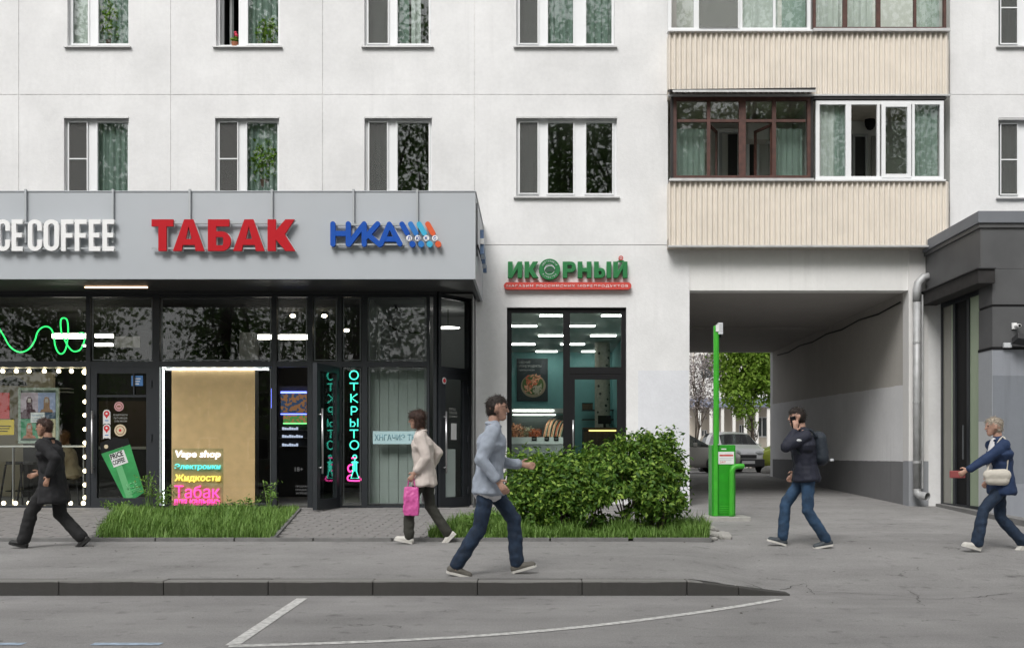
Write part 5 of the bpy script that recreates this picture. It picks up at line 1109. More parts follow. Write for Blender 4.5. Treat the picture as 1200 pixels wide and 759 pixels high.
# chilled display with seafood
yc = 19.95
def cx_(px): return AX(px, yc)
def cz_(py): return AZ(py, yc)
t = thing('display_counter', 'glass fronted chilled counter of seafood on ice', 'display counter', (cx_(630), yc, ZF2))
MB().box(cx_(596), cx_(664), yc, yc+.8, ZF2, cz_(520)).build('base', 'room_grey', t); MB().box(cx_(596), cx_(664), yc-.02, yc+.8, cz_(520), cz_(512)).build('ice', 'white', t)
MB().box(cx_(596), cx_(662), yc+.1, yc+.75, cz_(483), cz_(478)).build('canopy', 'steel', t); MB().box(cx_(601), cx_(649), yc+.05, yc+.1, cz_(481.3), cz_(479.8)).build('tube', 'case_light', t); MB().box(cx_(601), cx_(651), yc+.05, yc+.1, cz_(486.2), cz_(485.1)).build('tube', 'case_light', t)
MB().box(cx_(596), cx_(664), yc+.76, yc+.8, cz_(512), cz_(484)).build('back_panel', 'dark_steel', t); MB().box(cx_(596), cx_(664), yc-.012, yc-.004, cz_(512), cz_(484)).build('pane', 'glass_food', t)
for px, w_ in ((623, 6), (638, 5.5), (649, 5.5)): 
    s_ = MB().box(cx_(px), cx_(px+w_), yc-.03, yc-.022, cz_(516.5), cz_(511.5)).build('price_tag', 'black', t)
    MB().box(cx_(px+1), cx_(px+w_-1), yc-.033, yc-.03, cz_(514.2), cz_(513.4)).build('price_print', 'print_pale', s_)
o = None
C, D = blob_pts([(cx_(606), yc+.3, cz_(505), .17, .18, .16), (cx_(600), yc+.35, cz_(506), .12, .15, .14)], 520, .5); o = cloud('prawns', C, D, rng.uniform(.03, .07, len(C)), 'prawn', None, .5); tag(o, 'heap of pink prawns at the left end of the chilled counter', 'prawns', kind='stuff')
C, D = blob_pts([(cx_(617), yc+.4, cz_(505), .14, .18, .09)], 200, .5); o = cloud('oysters', C, D, rng.uniform(.04, .08, len(C)), 'rice', None, .7); tag(o, 'pale shellfish heaped in the middle of the chilled counter', 'shellfish', kind='stuff')
C, D = blob_pts([(cx_(627), yc+.2, cz_(508), .13, .14, .11)], 260, .5); o = cloud('mussels', C, D, rng.uniform(.03, .06, len(C)), 'crab_red', None, .6); tag(o, 'orange shellfish heap behind the first price tag', 'shellfish', kind='stuff')
def crab_leg(label, px, k):
    tt = thing('crab_leg', label, 'crab leg', (cx_(px), yc+.2, cz_(512)), group='crab legs on the ice')
    P = cr([(cx_(px-1), yc+.15, cz_(512)), (cx_(px+1), yc+.22, cz_(503-k)), (cx_(px+4), yc+.3, cz_(495-k)), (cx_(px+7), yc+.36, cz_(492-k))], 3)
    MB().ring(P, [.024, .03, .022, .026, .03, .024, .02, .018, .014, .01][:len(P)], 8).build('shell', 'prawn' if k % 2 else 'crab_red', tt, smooth=True); MB().ring([(a+.022, b-.02, c_) for a, b, c_ in P], [.009]*len(P), 6).build('underside', 'rice', tt)
for i, lab in enumerate(('first crab leg from the left on the ice', 'second crab leg from the left on the ice', 'third crab leg from the left on the ice', 'fourth crab leg from the left on the ice', 'crab leg beside the window mullion')): crab_leg(lab, 639+i*4.4, (1.6, 2.4, 1, 0, -1)[i])
# till counter, shelf, monitor
yt = 22.6
def tx(px): return AX(px, yt)
def tz(py): return AZ(py, yt)
mat('walnut', (.11, .065, .04), .5, var=.2, scale=8); emis('gold_strip', (1, .62, .2), 2.2)
t = thing('till_counter', 'dark slatted counter with a golden light line under its top', 'counter', (tx(703), yt, ZF2)); MB().box(tx(683.5), tx(723), yt+.03, yt+.6, ZF2, tz(502)).build('body', 'charcoal', t)
for i in range(24): MB().box(tx(684+i*1.62), tx(684+i*1.62+1.0), yt, yt+.029, ZF2, tz(505.5)).build('slat', 'walnut', t)
MB().box(tx(690), tx(722), yt-.012, yt, tz(505), tz(503.6)).build('light_line', 'gold_strip', t); MB().box(tx(683), tx(723.5), yt-.03, yt+.62, tz(502), tz(500.8)).build('top', 'walnut', t)
t = thing('monitor', 'black monitor on the counter before the speckled column', 'monitor', (tx(709), yt+.3, tz(501))); MB().box(tx(701.5), tx(717), yt+.25, yt+.29, tz(496), tz(486)).build('screen', 'black', t, bevel=.006); MB().box(tx(708), tx(711), yt+.28, yt+.32, tz(500.5), tz(494)).build('stand', 'black', t); MB().box(tx(704), tx(714), yt+.2, yt+.4, tz(500.8), tz(500)).build('base', 'black', t)
yw = 25.6
t = thing('wall_shelf', 'dark shelves with jars on the teal wall behind the till', 'shelves', (AX(690, yw), yw, AZ(480, yw)))
for py in (480, 491, 501): MB().box(AX(682.5, yw), AX(723, yw), yw, yw+.45, AZ(py+.6, yw), AZ(py-.4, yw)).build('shelf', 'charcoal', t)
for i in range(6): 
    j = thing('jar', ('leftmost', 'second from left', 'third from left', 'fourth from left', 'fifth from left', 'rightmost')[i]+' dark jar in the row on the upper shelf behind the till', 'jar', (AX(684+i*1.9, yw), yw+.15, AZ(479.5, yw)), group='jars on the upper shelf'); p = (AX(684+i*1.9, yw), yw+.15, AZ(479.5, yw)); MB().cyl(p, (p[0], p[1], p[2]+.15), .034, n=10).build('glass_body', 'walnut', j); MB().cyl((p[0], p[1], p[2]+.15), (p[0], p[1], p[2]+.175), .036, n=10).build('lid', 'black', j)

# ------------------------------------------------------------------ dark annex on the right
AN = thing('shop_annex', 'charcoal clad corner shop annex with a recessed glazed side', 'shop', (9, 17, .3))
ax0 = AX(1149, YB); axr = 15.9; zt = AZ(248, YB)
axl = AX(1163, YB)
Z1, Z2, Z3 = AZ(315, YB), AZ(358, YB), AZ(408, YB)
zc = AZ(262, YB)
mb = MB().box(ax0-.06, axr, YB-.06, YF-.01, zc, zt); mb.build('parapet_cap', 'annex_mid', AN, bevel=.012); box('parapet_lip', 'annex_dark', AN, ax0-.03, axr-.01, YB-.03, YF-.012, zc-.07, zc-.001)
zf = Z1
box('fascia_panel', 'annex_dark', AN, ax0, AX(1290, YB), YB, YF-.015, zf+.004, zc-.072); box('fascia_panel', 'annex_dark', AN, AX(1290, YB)+.004, axr-.02, YB, YF-.015, zf+.004, zc-.072)
box('hood', 'tar', AN, ax0-.08, axl, YB-.1, YF-.03, zf-.25, zf-.005, bevel=.008); box('hood_lip', 'charcoal', AN, ax0-.11, axl, YB-.13, YF-.028, zf-.02, zf-.0025)
box('cladding_panel', 'annex_dark', AN, axl, axr-.02, YB+.001, 16.7, Z2+.02, zf-.0); box('cladding_panel', 'annex_dark', AN, axl, axr-.02, YB+.001, 16.7, Z3+.025, Z2-.02)
box('joint_strip', 'black', AN, axl+.004, axr-.03, YB+.012, 16.69, Z2-.0199, Z2+.0199); box('joint_strip', 'black', AN, axl-.01, axr-.03, YB-.008, 16.71, Z3-.02, Z3+.0249)
wallmat('annex_paint', (.27, .285, .315), patch=(axl+.001, axr, .9, AZ(440, YB), (.20, .215, .24)), streak=.1, blot=.05); wallmat('annex_side', (.33, .345, .37), bands=[(AZ(493, 16.4), (.50, .51, .52), 0)], streak=.08, blot=.05)
box('plinth_wall', 'annex_paint', AN, axl+.003, axr-.02, YB+.001, 16.69, .2, Z3-.021); box('side_wall', 'annex_side', AN, axl-.004, axl+.0025, YB+.001, 16.7, .2, Z3-.021)
gxp = axl+.09; ztop = zf-.2
mb = MB(); ys_ = [16.7, 16.78, 17.28, 17.36, 17.88, 17.96, 18.44, 18.5]
for a, b in ((16.7, 16.78), (17.28, 17.38), (17.86, 17.96), (18.42, 18.49)): mb.box(gxp, gxp+.1, a, b, .42, ztop)
for a, b in ((16.78, 17.28), (17.38, 17.86), (17.96, 18.42)): mb.box(gxp+.002, gxp+.098, a, b, .42, .5).box(gxp+.002, gxp+.098, a, b, ztop-.1, ztop)
mb.build('glazing_frame', 'frame', AN)
for a, b, m_ in ((16.78, 17.28, 'lit_pane_green'), (17.96, 18.06, 'lit_pane_green'), (18.061, 18.42, 'lit_pane_taupe')): box('pane', m_, AN, gxp+.02, gxp+.028, a, b, .5, ztop-.1)  # opaque panes, the brightness of the glazing is put into their colour
dd = box('door', 'black', AN, gxp+.03, gxp+.08, 17.38, 17.86, .5, ztop-.1); MB().cyl((gxp-.03, 17.45, 1.3), (gxp-.03, 17.45, 1.9), .015).build('handle', 'dark_steel', dd)
mat('olive', (.42, .50, .36), .8); mat('taupe', (.34, .33, .29), .8); box('back_wall', 'olive', AN, gxp+.12, gxp+.16, 16.72, 17.6, .3, zf); box('back_wall', 'taupe', AN, gxp+.12, gxp+.16, 17.6, 18.48, .3, zf); box('blind_strip', 'olive', AN, gxp+.10, gxp+.118, 17.97, 18.07, .5, zf-.3); box('inner_ceiling', 'room_grey', AN, gxp, axr-.1, 16.71, YF-.05, zf-.08, zf-.012)
mb = MB(); 
mb.v = [(axl-.2, 14.6, .1), (axl+.05, 14.6, .1), (axl+.16, 18.45, .1), (axl-.02, 18.45, .1), (axl-.2, 14.6, gz(7, 14.6)+.09), (axl+.05, 14.6, gz(7, 14.6)+.09), (axl+.16, 18.45, gz(7, 18.45)+.05), (axl-.02, 18.45, gz(7, 18.45)+.05)]
mb.f = [(3, 2, 1, 0), (4, 5, 6, 7), (0, 1, 5, 4), (1, 2, 6, 5), (2, 3, 7, 6), (3, 0, 4, 7)]; mb.build('threshold', 'kerb', AN)
# cctv camera and floodlight
yv = YB-.002
t = thing('security_camera', 'small white security camera on the charcoal annex wall', 'camera', (AX(1188, YB), yv, AZ(383, YB))); p = (AX(1188.5, YB), YB, AZ(382, YB))
MB().box(p[0]-.045, p[0]+.03, YB-.03, yv, p[2]-.05, p[2]+.05).build('bracket', 'white', t); MB().cyl((p[0]+.01, YB-.16, p[2]-.015), (p[0]+.01, YB-.03, p[2]+.0), .03).build('body', 'white', t, smooth=False); MB().cyl((p[0]+.01, YB-.165, p[2]-.015), (p[0]+.01, YB-.16, p[2]-.015), .022).build('lens', 'black', t)
t = thing('floodlight', 'black floodlight on a bracket under the security camera', 'floodlight', (AX(1186, YB), YB, AZ(403, YB))); p = (AX(1186, YB), YB, AZ(399, YB))
MB().box(p[0]-.16, p[0]-.03, YB-.07, YB-.01, p[2]-.12, p[2]-.04).build('junction_box', 'pale_edge', t, bevel=.01); b_ = MB().box(0, .5, -.22, 0, -.05, .05); b_.xf(Matrix.Translation((p[0]-.06, YB-.1, p[2]-.02)) @ Matrix.Rotation(R(8), 4, 'Y') @ Matrix.Rotation(R(-18), 4, 'X')); b_.build('head', 'charcoal', t, bevel=.012); MB().bar((p[0]-.05, YB-.05, p[2]-.06), (p[0]+.05, YB-.2, p[2]-.02), .03).bar((p[0]+.1, YB-.04, p[2]+.03), (p[0]+.1, YB-.2, p[2]), .03).build('bracket', 'dark_steel', t)
# ------------------------------------------------------------------ parking barrier with raised boom
mat('barrier_green', (.02, .30, .012), .45, var=.14, scale=7); mat('barrier_bright', (.055, .42, .03), .42, var=.1, scale=9); mat('concrete', (.36, .35, .33), .85, var=.12, scale=9, bump=.3)
yb = 15.75
def bX(px): return AX(px, yb)
def bZ(py): return AZ(py, yb)
zg = gz(3, yb)
BR = thing('parking_barrier', 'bright green parking barrier cabinet with its boom raised upright', 'barrier', (bX(848), yb, zg))
MB().box(bX(826), bX(877), yb-.2, yb+.42, zg-.05, bZ(604.5)).build('concrete_base', 'concrete', BR, bevel=.015)
zb0 = bZ(604.4)
cab = MB().box(bX(834.5), bX(862), yb, yb+.34, zb0, bZ(521)).build('cabinet', 'barrier_green', BR, bevel=.012)
MB().box(bX(842), bX(860.5), yb-.008, yb-.001, zb0+.04, bZ(523.5)).build('door', 'barrier_green', BR, bevel=.003)
for k in range(4): MB().box(bX(843.5), bX(858), yb-.012, yb-.008, bZ(600-k*2.6), bZ(600.8-k*2.6)).build('vent_slot', 'barrier_bright', BR)
MB().box(bX(835.8), bX(840.6), yb-.05, yb-.002, zb0, bZ(382)).build('boom', 'barrier_bright', BR, bevel=.008)
MB().box(bX(840.8), bX(841.9), yb-.045, yb-.004, bZ(520), bZ(383)).build('boom_edge', 'barrier_green', BR)
MB().ring(cr([(bX(856), yb-.1, zb0), (bX(856), yb-.1, bZ(580)), (bX(856), yb-.1, bZ(556)), (bX(857), yb-.1, bZ(549.5)), (bX(860.5), yb-.09, bZ(546.5)), (bX(866), yb-.08, bZ(546)), (bX(870), yb-.06, bZ(546))], 4), .042, 12).build('guard_pipe', 'barrier_bright', BR, smooth=True)
s_ = MB().box(bX(841.5), bX(860), yb-.014, yb-.009, bZ(543.5), bZ(529)).build('notice', 'white', BR)
MB().box(bX(843), bX(859), yb-.017, yb-.0142, bZ(534.2), bZ(532.4)).build('notice_print', 'neon_pink' if False else 'pill_red', s_)
for a, b, c in ((531, 849, 858), (536.5, 843, 859), (538.5, 843, 857)): MB().box(bX(b), bX(c), yb-.0165, yb-.0142, bZ(a+.5), bZ(a-.3)).build('notice_print', 'pale_edge', s_)
text('lettering', '24/7', 'pill_red', s_, bX(843.5), yb-.0142, bZ(542.2), .03, .09, .002)
MB().box(bX(845), bX(851), yb-.012, yb-.008, bZ(526.5), bZ(525.2)).build('badge', 'white', BR)
t = thing('sensor_box', 'small grey box with a white plate clipped to the top of the green boom', 'sensor', (bX(843), yb, bZ(385)))
MB().box(bX(841), bX(846.5), yb-.06, yb+.06, bZ(392), bZ(378.5)).build('housing', 'pale_edge', t, bevel=.005); MB().box(bX(838), bX(842), yb-.066, yb-.056, bZ(389), bZ(381)).build('plate', 'white', t); MB().cyl((bX(844), yb, bZ(396)), (bX(844), yb, bZ(392)), .02).build('plug', 'black', t)
for k in range(4): MB().box(bX(842), bX(846), yb-.063, yb-.0605, bZ(381+k*2.5), bZ(380.4+k*2.5)).build('rib', 'sill_metal', t)

# ------------------------------------------------------------------ bush, grass, weeds, rubble
def zgr(y): return gz(0, y)
HB = [(.5, 13.75, .80, .4, .5, .38), (.05, 13.75, .72, .4, .5, .38), (-.12, 13.75, .60, .34, .5, .42), (-.02, 13.6, .36, .42, .45, .32), (.3, 13.8, .68, .5, .55, .40), (.25, 13.6, .46, .5, .5, .36), (.7, 13.75, .72, .55, .6, .44), (.75, 13.55, .46, .5, .45, .34), (1.15, 13.75, .80, .52, .6, .46), (1.5, 13.8, .86, .46, .55, .50), (1.74, 13.8, .86, .34, .5, .5), (1.82, 13.7, .52, .26, .45, .42), (1.15, 13.5, .62, .5, .42, .36), (1.6, 13.55, .46, .36, .4, .34), (1.88, 13.7, .74, .2, .4, .48)]
BU = thing('bush', 'dense green leafy bush in front of the seafood shop window', 'bush', (.8, 13.75, zgr(13.75)))
def fix(C): C[:, 2] += zgr(13.75)-.02; return C
C, D = blob_pts(HB, 27000, .45); cl = np.array([noise.noise(Vector(c)*5.5) for c in C]); C = C+D*(cl*.13)[:, None]; C = fix(C); gapn = np.array([noise.noise(Vector(c)*4.2+Vector((9, 0, 0))) for c in C]) < -.34
gap = ((C[:, 0]-.98)**2/.05+(C[:, 2]-.62)**2/.006 < 1) | ((C[:, 0]-1.2)**2/.03+(C[:, 2]-.72)**2/.006 < 1)
keep = (C[:, 2] > zgr(13.7)+.06) & ~gap & ~gapn & ~((C[:, 2] < .5) & (C[:, 0] > .6) & (rng.random(len(C)) < .6)); C, D = C[keep], D[keep]
D[:, 2] += .45
o = cloud('foliage', C, D, rng.uniform(.04, .105, len(C)), 'hedge_leaf', BU, .46, .75); o['kind'] = 'stuff'
# sprays sticking out at the top right
sp = []
for _ in range(210):
    x = random.choice([random.uniform(1.1, 1.95), random.uniform(-.4, 1.9)]); b = Vector((x, random.uniform(13.4, 14.1), 1.20+.26*sstep(.3, 1.6, x)+random.uniform(-.16, .08)+.04)); d = Vector((random.gauss(0, .35), random.gauss(0, .3), 1)).normalized(); L = random.uniform(.08, .24)
    for k in range(9): sp.append(b+d*L*k/8+Vector((random.gauss(0, .02), random.gauss(0, .02), 0)))
C = np.array(sp); D = rng.normal(0, 1, C.shape); D[:, 2] += 1; D /= np.linalg.norm(D, axis=1, keepdims=True)
o = cloud('young_shoots', C, D, rng.uniform(.045, .10, len(C)), 'hedge_leaf', BU, .45, .4); o['kind'] = 'stuff'
for k in range(46):
    x = random.uniform(-.35, 1.8); y = random.uniform(13.45, 14.0); mb = MB(); tx_, ty_ = x+random.gauss(0, .22), y+random.gauss(0, .12)
    mb.ring([(x, y, zgr(y)), ((x+tx_)/2+random.gauss(0, .04), (y+ty_)/2, zgr(y)+.4), (tx_, ty_, zgr(y)+.8)], [.014, .010, .004], 6); mb.build('stem', 'stem', BU)
def blades(name, label, P, n, h0, h1, seed, inset=0.0, dens=None):
    xs = [p[0] for p in P]; ys = [p[1] for p in P]; pts = []; r = np.random.default_rng(seed)
    while len(pts) < n:
        x, y = r.uniform(min(xs), max(xs)), r.uniform(min(ys), max(ys))
        if inpoly(x, y, P) and (dens is None or r.random() < dens(x, y)): pts.append((x, y))
    B = np.array(pts); n = len(B); z = np.array([zgr(y)+.03 for y in B[:, 1]])
    nz_ = np.array([noise.noise(Vector((b[0]*2.2, b[1]*2.2, seed)))+.6*noise.noise(Vector((b[0]*7, b[1]*7, seed))) for b in B]); patchy = np.clip(.72+.75*nz_, .18, 1.6)*(.6+.6*r.random(n))
    h = r.uniform(h0, h1, n)*patchy*np.clip(1.5-(B[:, 1]-12.8)*.22, .5, 1); a = r.uniform(0, 6.283, n); ln = r.uniform(.15, .85, n)*h; w = r.uniform(.003, .007, n)
    dx, dy = np.cos(a), np.sin(a); px, py = -dy*w, dx*w
    V = np.stack([np.stack([B[:, 0]-px, B[:, 1]-py, z], 1), np.stack([B[:, 0]+px, B[:, 1]+py, z], 1), np.stack([B[:, 0]+dx*ln*.35+px*.8, B[:, 1]+dy*ln*.35+py*.8, z+h*.6], 1), np.stack([B[:, 0]+dx*ln*.35-px*.8, B[:, 1]+dy*ln*.35-py*.8, z+h*.6], 1), np.stack([B[:, 0]+dx*ln, B[:, 1]+dy*ln, z+h*.95], 1)], 1).reshape(-1, 3)
    i = np.arange(n)*5; F = np.stack([i, i+1, i+2, i, i+2, i+3, i+3, i+2, i+4], 1).reshape(-1, 3)
    me = bpy.data.meshes.new(name); me.vertices.add(len(V)); me.vertices.foreach_set('co', V.ravel()); me.loops.add(len(F)*3); me.loops.foreach_set('vertex_index', F.ravel()); me.polygons.add(len(F)); me.polygons.foreach_set('loop_start', np.arange(len(F))*3); me.update(calc_edges=True); me.materials.append(MATS['grass_blade'])
    return tag(put(name, me), label, 'grass', kind='stuff')
blades('grass', 'ragged green grass in the bed left of the paved door path', P1, 26000, .09, .26, 1)
blades('grass', 'green grass along the foot of the bush', P2, 17000, .10, .26, 2, dens=lambda x, y: 1 if (y < 13.3 or x > 1.85 or x < -.4) else .35)
def weed(label, x, y, h, n, spread, seed):
    r = random.Random(seed); t = thing('weed', label, 'plant', (x, y, zgr(y)), group='tall weeds before the shop windows'); C = []; mb = MB()
    for k in range(n):
        a = r.uniform(0, 6.28); l = h*r.uniform(.6, 1.05); P = [(x+r.gauss(0, .05), y+r.gauss(0, .05), zgr(y)+.02)]; tip = (x+spread*math.cos(a)*r.random(), y+spread*.5*math.sin(a), zgr(y)+l); P += [((P[0][0]*.6+tip[0]*.4), (P[0][1]*.6+tip[1]*.4), zgr(y)+l*.6), tip]
        mb.ring(P, [.006, .005, .002], 5)
        for j in range(16):
            u = r.uniform(.45, 1.05); C.append((P[0][0]+(tip[0]-P[0][0])*u+r.gauss(0, .045), P[0][1]+(tip[1]-P[0][1])*u+r.gauss(0, .04), zgr(y)+l*u+r.gauss(0, .02)))
    mb.build('stalk', 'grass_blade', t); C = np.array(C); D = rng.normal(0, .6, C.shape); D[:, 2] += 1; D /= np.linalg.norm(D, axis=1, keepdims=True)
    o = cloud('foliage', C, D, rng.uniform(.05, .1, len(C)), 'grass_blade', t, .4, .4); o['kind'] = 'stuff'
weed('tall leafy weed before the hinge side of the coffee shop door', AX(172, 17.1), 17.1, .72, 6, .3, 1); weed('spindly weed at the left corner of the beige screen window', AX(186, 17), 17, .42, 7, .35, 2); weed('tall thin weed before the lower right corner of the beige screen', AX(316, 17), 17, .56, 5, .28, 3); weed('low bushy weed under the beige screen', AX(282, 17), 17, .30, 7, .45, 4); weed('low weed before the coffee shop door sill', AX(135, 17.2), 17.2, .2, 5, .25, 5)
weed('yellow green herb left of the bush beside the striding man', AX(565, 13.2), 13.2, .42, 8, .25, 6)
RB = thing('rubble_edge', 'broken pale kerb rubble at the right end of the grass bed', 'rubble', (2.2, 13.5, zgr(13.5)))
r_ = random.Random(5)
for k in range(15):
    u = k/14; x = 2.0+.34*math.sin(u*2.4)+r_.gauss(0, .05)+.12*u; y = 15.0-2.0*u; s = r_.uniform(.035, .09)
    bm = bmesh.new(); bmesh.ops.create_icosphere(bm, subdivisions=2, radius=s)
    for v in bm.verts: v.co = Vector((v.co.x*1.25, v.co.y*1.1, v.co.z*.75))*(1+.35*noise.noise(v.co*14+Vector((k*3, 0, 0))))
    bm.transform(Matrix.Translation((x, y, gz(x, y)+s*.35)) @ Matrix.Rotation(r_.random()*3, 4, 'Z')); me = bpy.data.meshes.new('stone'); bm.to_mesh(me); bm.free(); me.materials.append(MATS['concrete']); put('stone', me, RB)

# ------------------------------------------------------------------ trees
def tree(label, x, y, z, H, tr, E, n, leaf, lm, group=None, name='tree', limbs=9, seed=0, inner=.35, gapl=-.28):
    r = random.Random(seed); t = thing(name, label, 'tree', (x, y, z), group=group); mb = MB(); top = max(e[2]+e[5]*.3 for e in E)
    P = [(x, y, z)]; n_ = 6
    for k in range(1, n_+1): P.append((x+r.gauss(0, .05)*k, y+r.gauss(0, .05)*k, z+(top-z)*k/n_))
    mb.ring(P, [tr*(1-.8*k/n_)*(1.25 if k == 0 else 1) for k in range(n_+1)], 10)
    for k in range(limbs):
        e = E[k % len(E)]; s = P[r.randint(1, 4)]; tip = (e[0]+r.gauss(0, .3)*e[3], e[1]+r.gauss(0, .3)*e[4], e[2]+r.gauss(0, .25)*e[5]); mid = tuple((a*.5+b*.5) for a, b in zip(s, tip)); mid = (mid[0], mid[1], mid[2]+.1*abs(tip[2]-s[2]))
        mb.ring([s, mid, tip], [tr*.42, tr*.28, tr*.06], 7)
        for q in range(3):
            t2 = tuple(c+r.gauss(0, .45)*e[3] for c in tip); mb.ring([mid, tuple((a+b)/2+r.gauss(0, .1) for a, b in zip(mid, t2)), t2], [tr*.16, tr*.1, tr*.03], 5)
    mb.build('trunk', 'bark', t, smooth=True)
    C, D = blob_pts(E, n, inner); D[:, 2] += .3
    keep = np.array([noise.noise(Vector(c)*(1.6/leaf*.16 if leaf < .25 else 1.9)) > gapl for c in C]); C, D = C[keep], D[keep]
    o = cloud('crown', C, D, rng.uniform(.6, 1.3, len(C))*leaf, lm, t, .6, .7); o['kind'] = 'stuff'; return t
zc_ = plane(29.5)
ytr = 45.0
def TX(px): return AX(px, ytr)
def TZ_(py): return AZ(py, ytr)
tree('large leafy green tree beyond the passage', TX(884), ytr, zc_, 8, .055, [(TX(882), ytr, TZ_(425), 1.4, 1.3, 1.4), (TX(866), ytr, TZ_(440), 1.0, 1.1, 1.0), (TX(860), ytr-.3, TZ_(464), .75, .8, .55), (TX(869), ytr-.3, TZ_(479), .6, .6, .45), (TX(890), ytr, TZ_(450), 1.0, 1.2, .9), (TX(900), ytr, TZ_(420), 1.5, 1.3, 1.6), (TX(846), ytr, TZ_(418), .7, .8, .9), (TX(856), ytr, TZ_(446), .7, .7, .6), (TX(880), ytr, TZ_(395), 1.8, 1.5, 1.5), (TX(898), ytr, TZ_(464), .6, .8, .5)], 13000, .19, 'tree_leaf', 'trees in the courtyard', seed=3)
tree('sparse pale blossoming tree at the left of the courtyard view', AX(816, 44), 44, zc_, 6, .055, [(AX(822, 44), 44, AZ(440, 44), 1.0, .9, 1.1), (AX(812, 44), 44, AZ(465, 44), .8, .8, .8), (AX(828, 44), 44, AZ(470, 44), .6, .6, .7), (AX(815, 44), 44, AZ(420, 44), 1.1, .9, 1.0)], 3200, .11, 'blossom', 'trees in the courtyard', seed=5, limbs=16)
tree('slender young tree before the pale courtyard building', AX(882, 47), 47, zc_, 5, .05, [(AX(883, 47), 47, AZ(480, 47), .5, .5, .7), (AX(880, 47), 47, AZ(495, 47), .4, .4, .4)], 500, .11, 'tree_leaf', 'trees in the courtyard', seed=6, limbs=8)
# street trees across the road behind the viewer: they show in the window glass
ST = [(-30, -13, 9, 24), (-22.5, -12.5, 9, 25), (-15, -12.5, 9.5, 26), (-8.5, -13.5, 8.5, 25), (-2, -12, 9, 27), (4.5, -13, 8.5, 25), (11, -12.5, 9, 26), (17.5, -13.5, 9, 25), (25, -12.5, 9, 25)]
ST2 = [(-26, -20, 9, 25), (-12, -20, 9, 26), (-5.4, -19.5, 9, 27), (1.4, -20, 9, 26), (8, -19.5, 9, 27), (14.5, -20, 9, 25)]
def street_tree(i, x, y, h):
    E = []; r = random.Random(40+i)
    for k in range(11):
        zz = h*(.17+.78*k/10); w = (1.5+2.5*math.sin(math.pi*(k+2)/15)); E.append((x+r.gauss(0, 1.1), y+r.gauss(0, .8), zz, w, w*.8, h*.085))
    if i >= 9: return tree('street tree of the second row across the road, '+('first', 'second', 'third', 'fourth', 'fifth', 'sixth')[i-9]+' from the left', x, y, .1, h, .28, E, 9000, .34, 'street_leaf', 'street trees across the road', 'street_tree', 12, i, .2, -.2)
    return tree('street tree across the road, '+('first', 'second', 'third', 'fourth', 'fifth', 'sixth', 'seventh', 'eighth', 'ninth')[i]+' from the left of the reflected row', x, y, .1, h, .28, E, 15000, .28, 'street_leaf', 'street trees across the road', 'street_tree', 14, i, .2, -.2)
for i, (x, y, w, h) in enumerate(ST+ST2): street_tree(i, x, y, h)
OB = thing('opposite_building', 'low pale apartment building across the road reflected in the shop glass', 'building', (0, -28, 0))
mat('opp_wall', (.30, .28, .25), .85, var=.08, scale=1); hl = [(-28+k*3.2, -26.6+k*3.2, 1.2+r*2.9, 2.7+r*2.9) for k in range(18) for r in range(2)]
w_ = wall_mb(-30, 30, 0, 6.6, -28, .3, hl); w_.v = [(a, -56-b, c) for a, b, c in w_.v]; w_.f = [f[::-1] for f in w_.f]; w_.build('wall', 'opp_wall', OB); box('roof', 'tar', OB, -30.2, 30.2, -36, -27.8, 6.6, 6.85)
for a, b, c, d in hl: frame_mb(a, b, c, d, -28.2, -28.1, .07).box((a+b)/2-.04, (a+b)/2+.04, -28.19, -28.11, c+.07, d-.07).build('window_frame', 'pvc', OB)
box('dark_interior', 'dark_room', OB, -29.9, 29.9, -29, -28.4, .1, 6.5)

# ------------------------------------------------------------------ courtyard: hedge, pale building
CH = tag(cloud('hedge', *(lambda CD: (CD[0], CD[1]))(blob_pts([(6.5+i*.75, 49, zc_+.55, .6, .5, .5) for i in range(14)], 9000, .4)), rng.uniform(.08, .14, 9000), 'hedge_leaf', None, .6), 'dark clipped hedge behind the parked cars', 'hedge')
CB = thing('courtyard_building', 'pale beige apartment building across the courtyard', 'building', (12, 58, zc_))
yc_ = 58
def cX(px): return AX(px, yc_)
def cZ(py): return AZ(py, yc_)
wallmat('beige_wall', (.62, .56, .48), streak=.08); wallmat('white_wall2', (.70, .69, .66), streak=.06); mat('blue_roof', (.15, .17, .24), .6, var=.2, scale=3); mat('glass_dark', (.05, .06, .065), .15); mat('vent_red', (.16, .08, .06), .8)
hl = []; wins = []
for r in range(1, 7):
    for k in range(-2, 5):
        a = 9.6+k*2.6; hl.append((a, a+1.5, cZ(470)+.5+(r-1)*2.8+.8, cZ(470)+.5+(r-1)*2.8+2.2)); wins.append(hl[-1])
wall_mb(1.5, 24, cZ(468), 22, yc_, .3, hl).build('upper_wall', 'white_wall2', CB)
gl = [(cX(836), cX(858), cZ(530), cZ(507)), (cX(822), cX(829), cZ(526), cZ(503)), (cX(866), cX(873), cZ(520), cZ(497)), (cX(884), cX(903), cZ(512), cZ(488))]
wall_mb(1.5, 24, zc_-.1, cZ(468)-.02, yc_+.02, .3, gl).build('ground_wall', 'beige_wall', CB)
for a, b, c, d in wins+gl:
    f = frame_mb(a, b, c, d, yc_+.1, yc_+.18, .06).box((a+b)/2-.03, (a+b)/2+.03, yc_+.102, yc_+.178, c+.06, d-.06).build('window', 'pvc', CB); MB().box(a, b, yc_+.13, yc_+.14, c, d).build('pane', 'glass_dark', f)
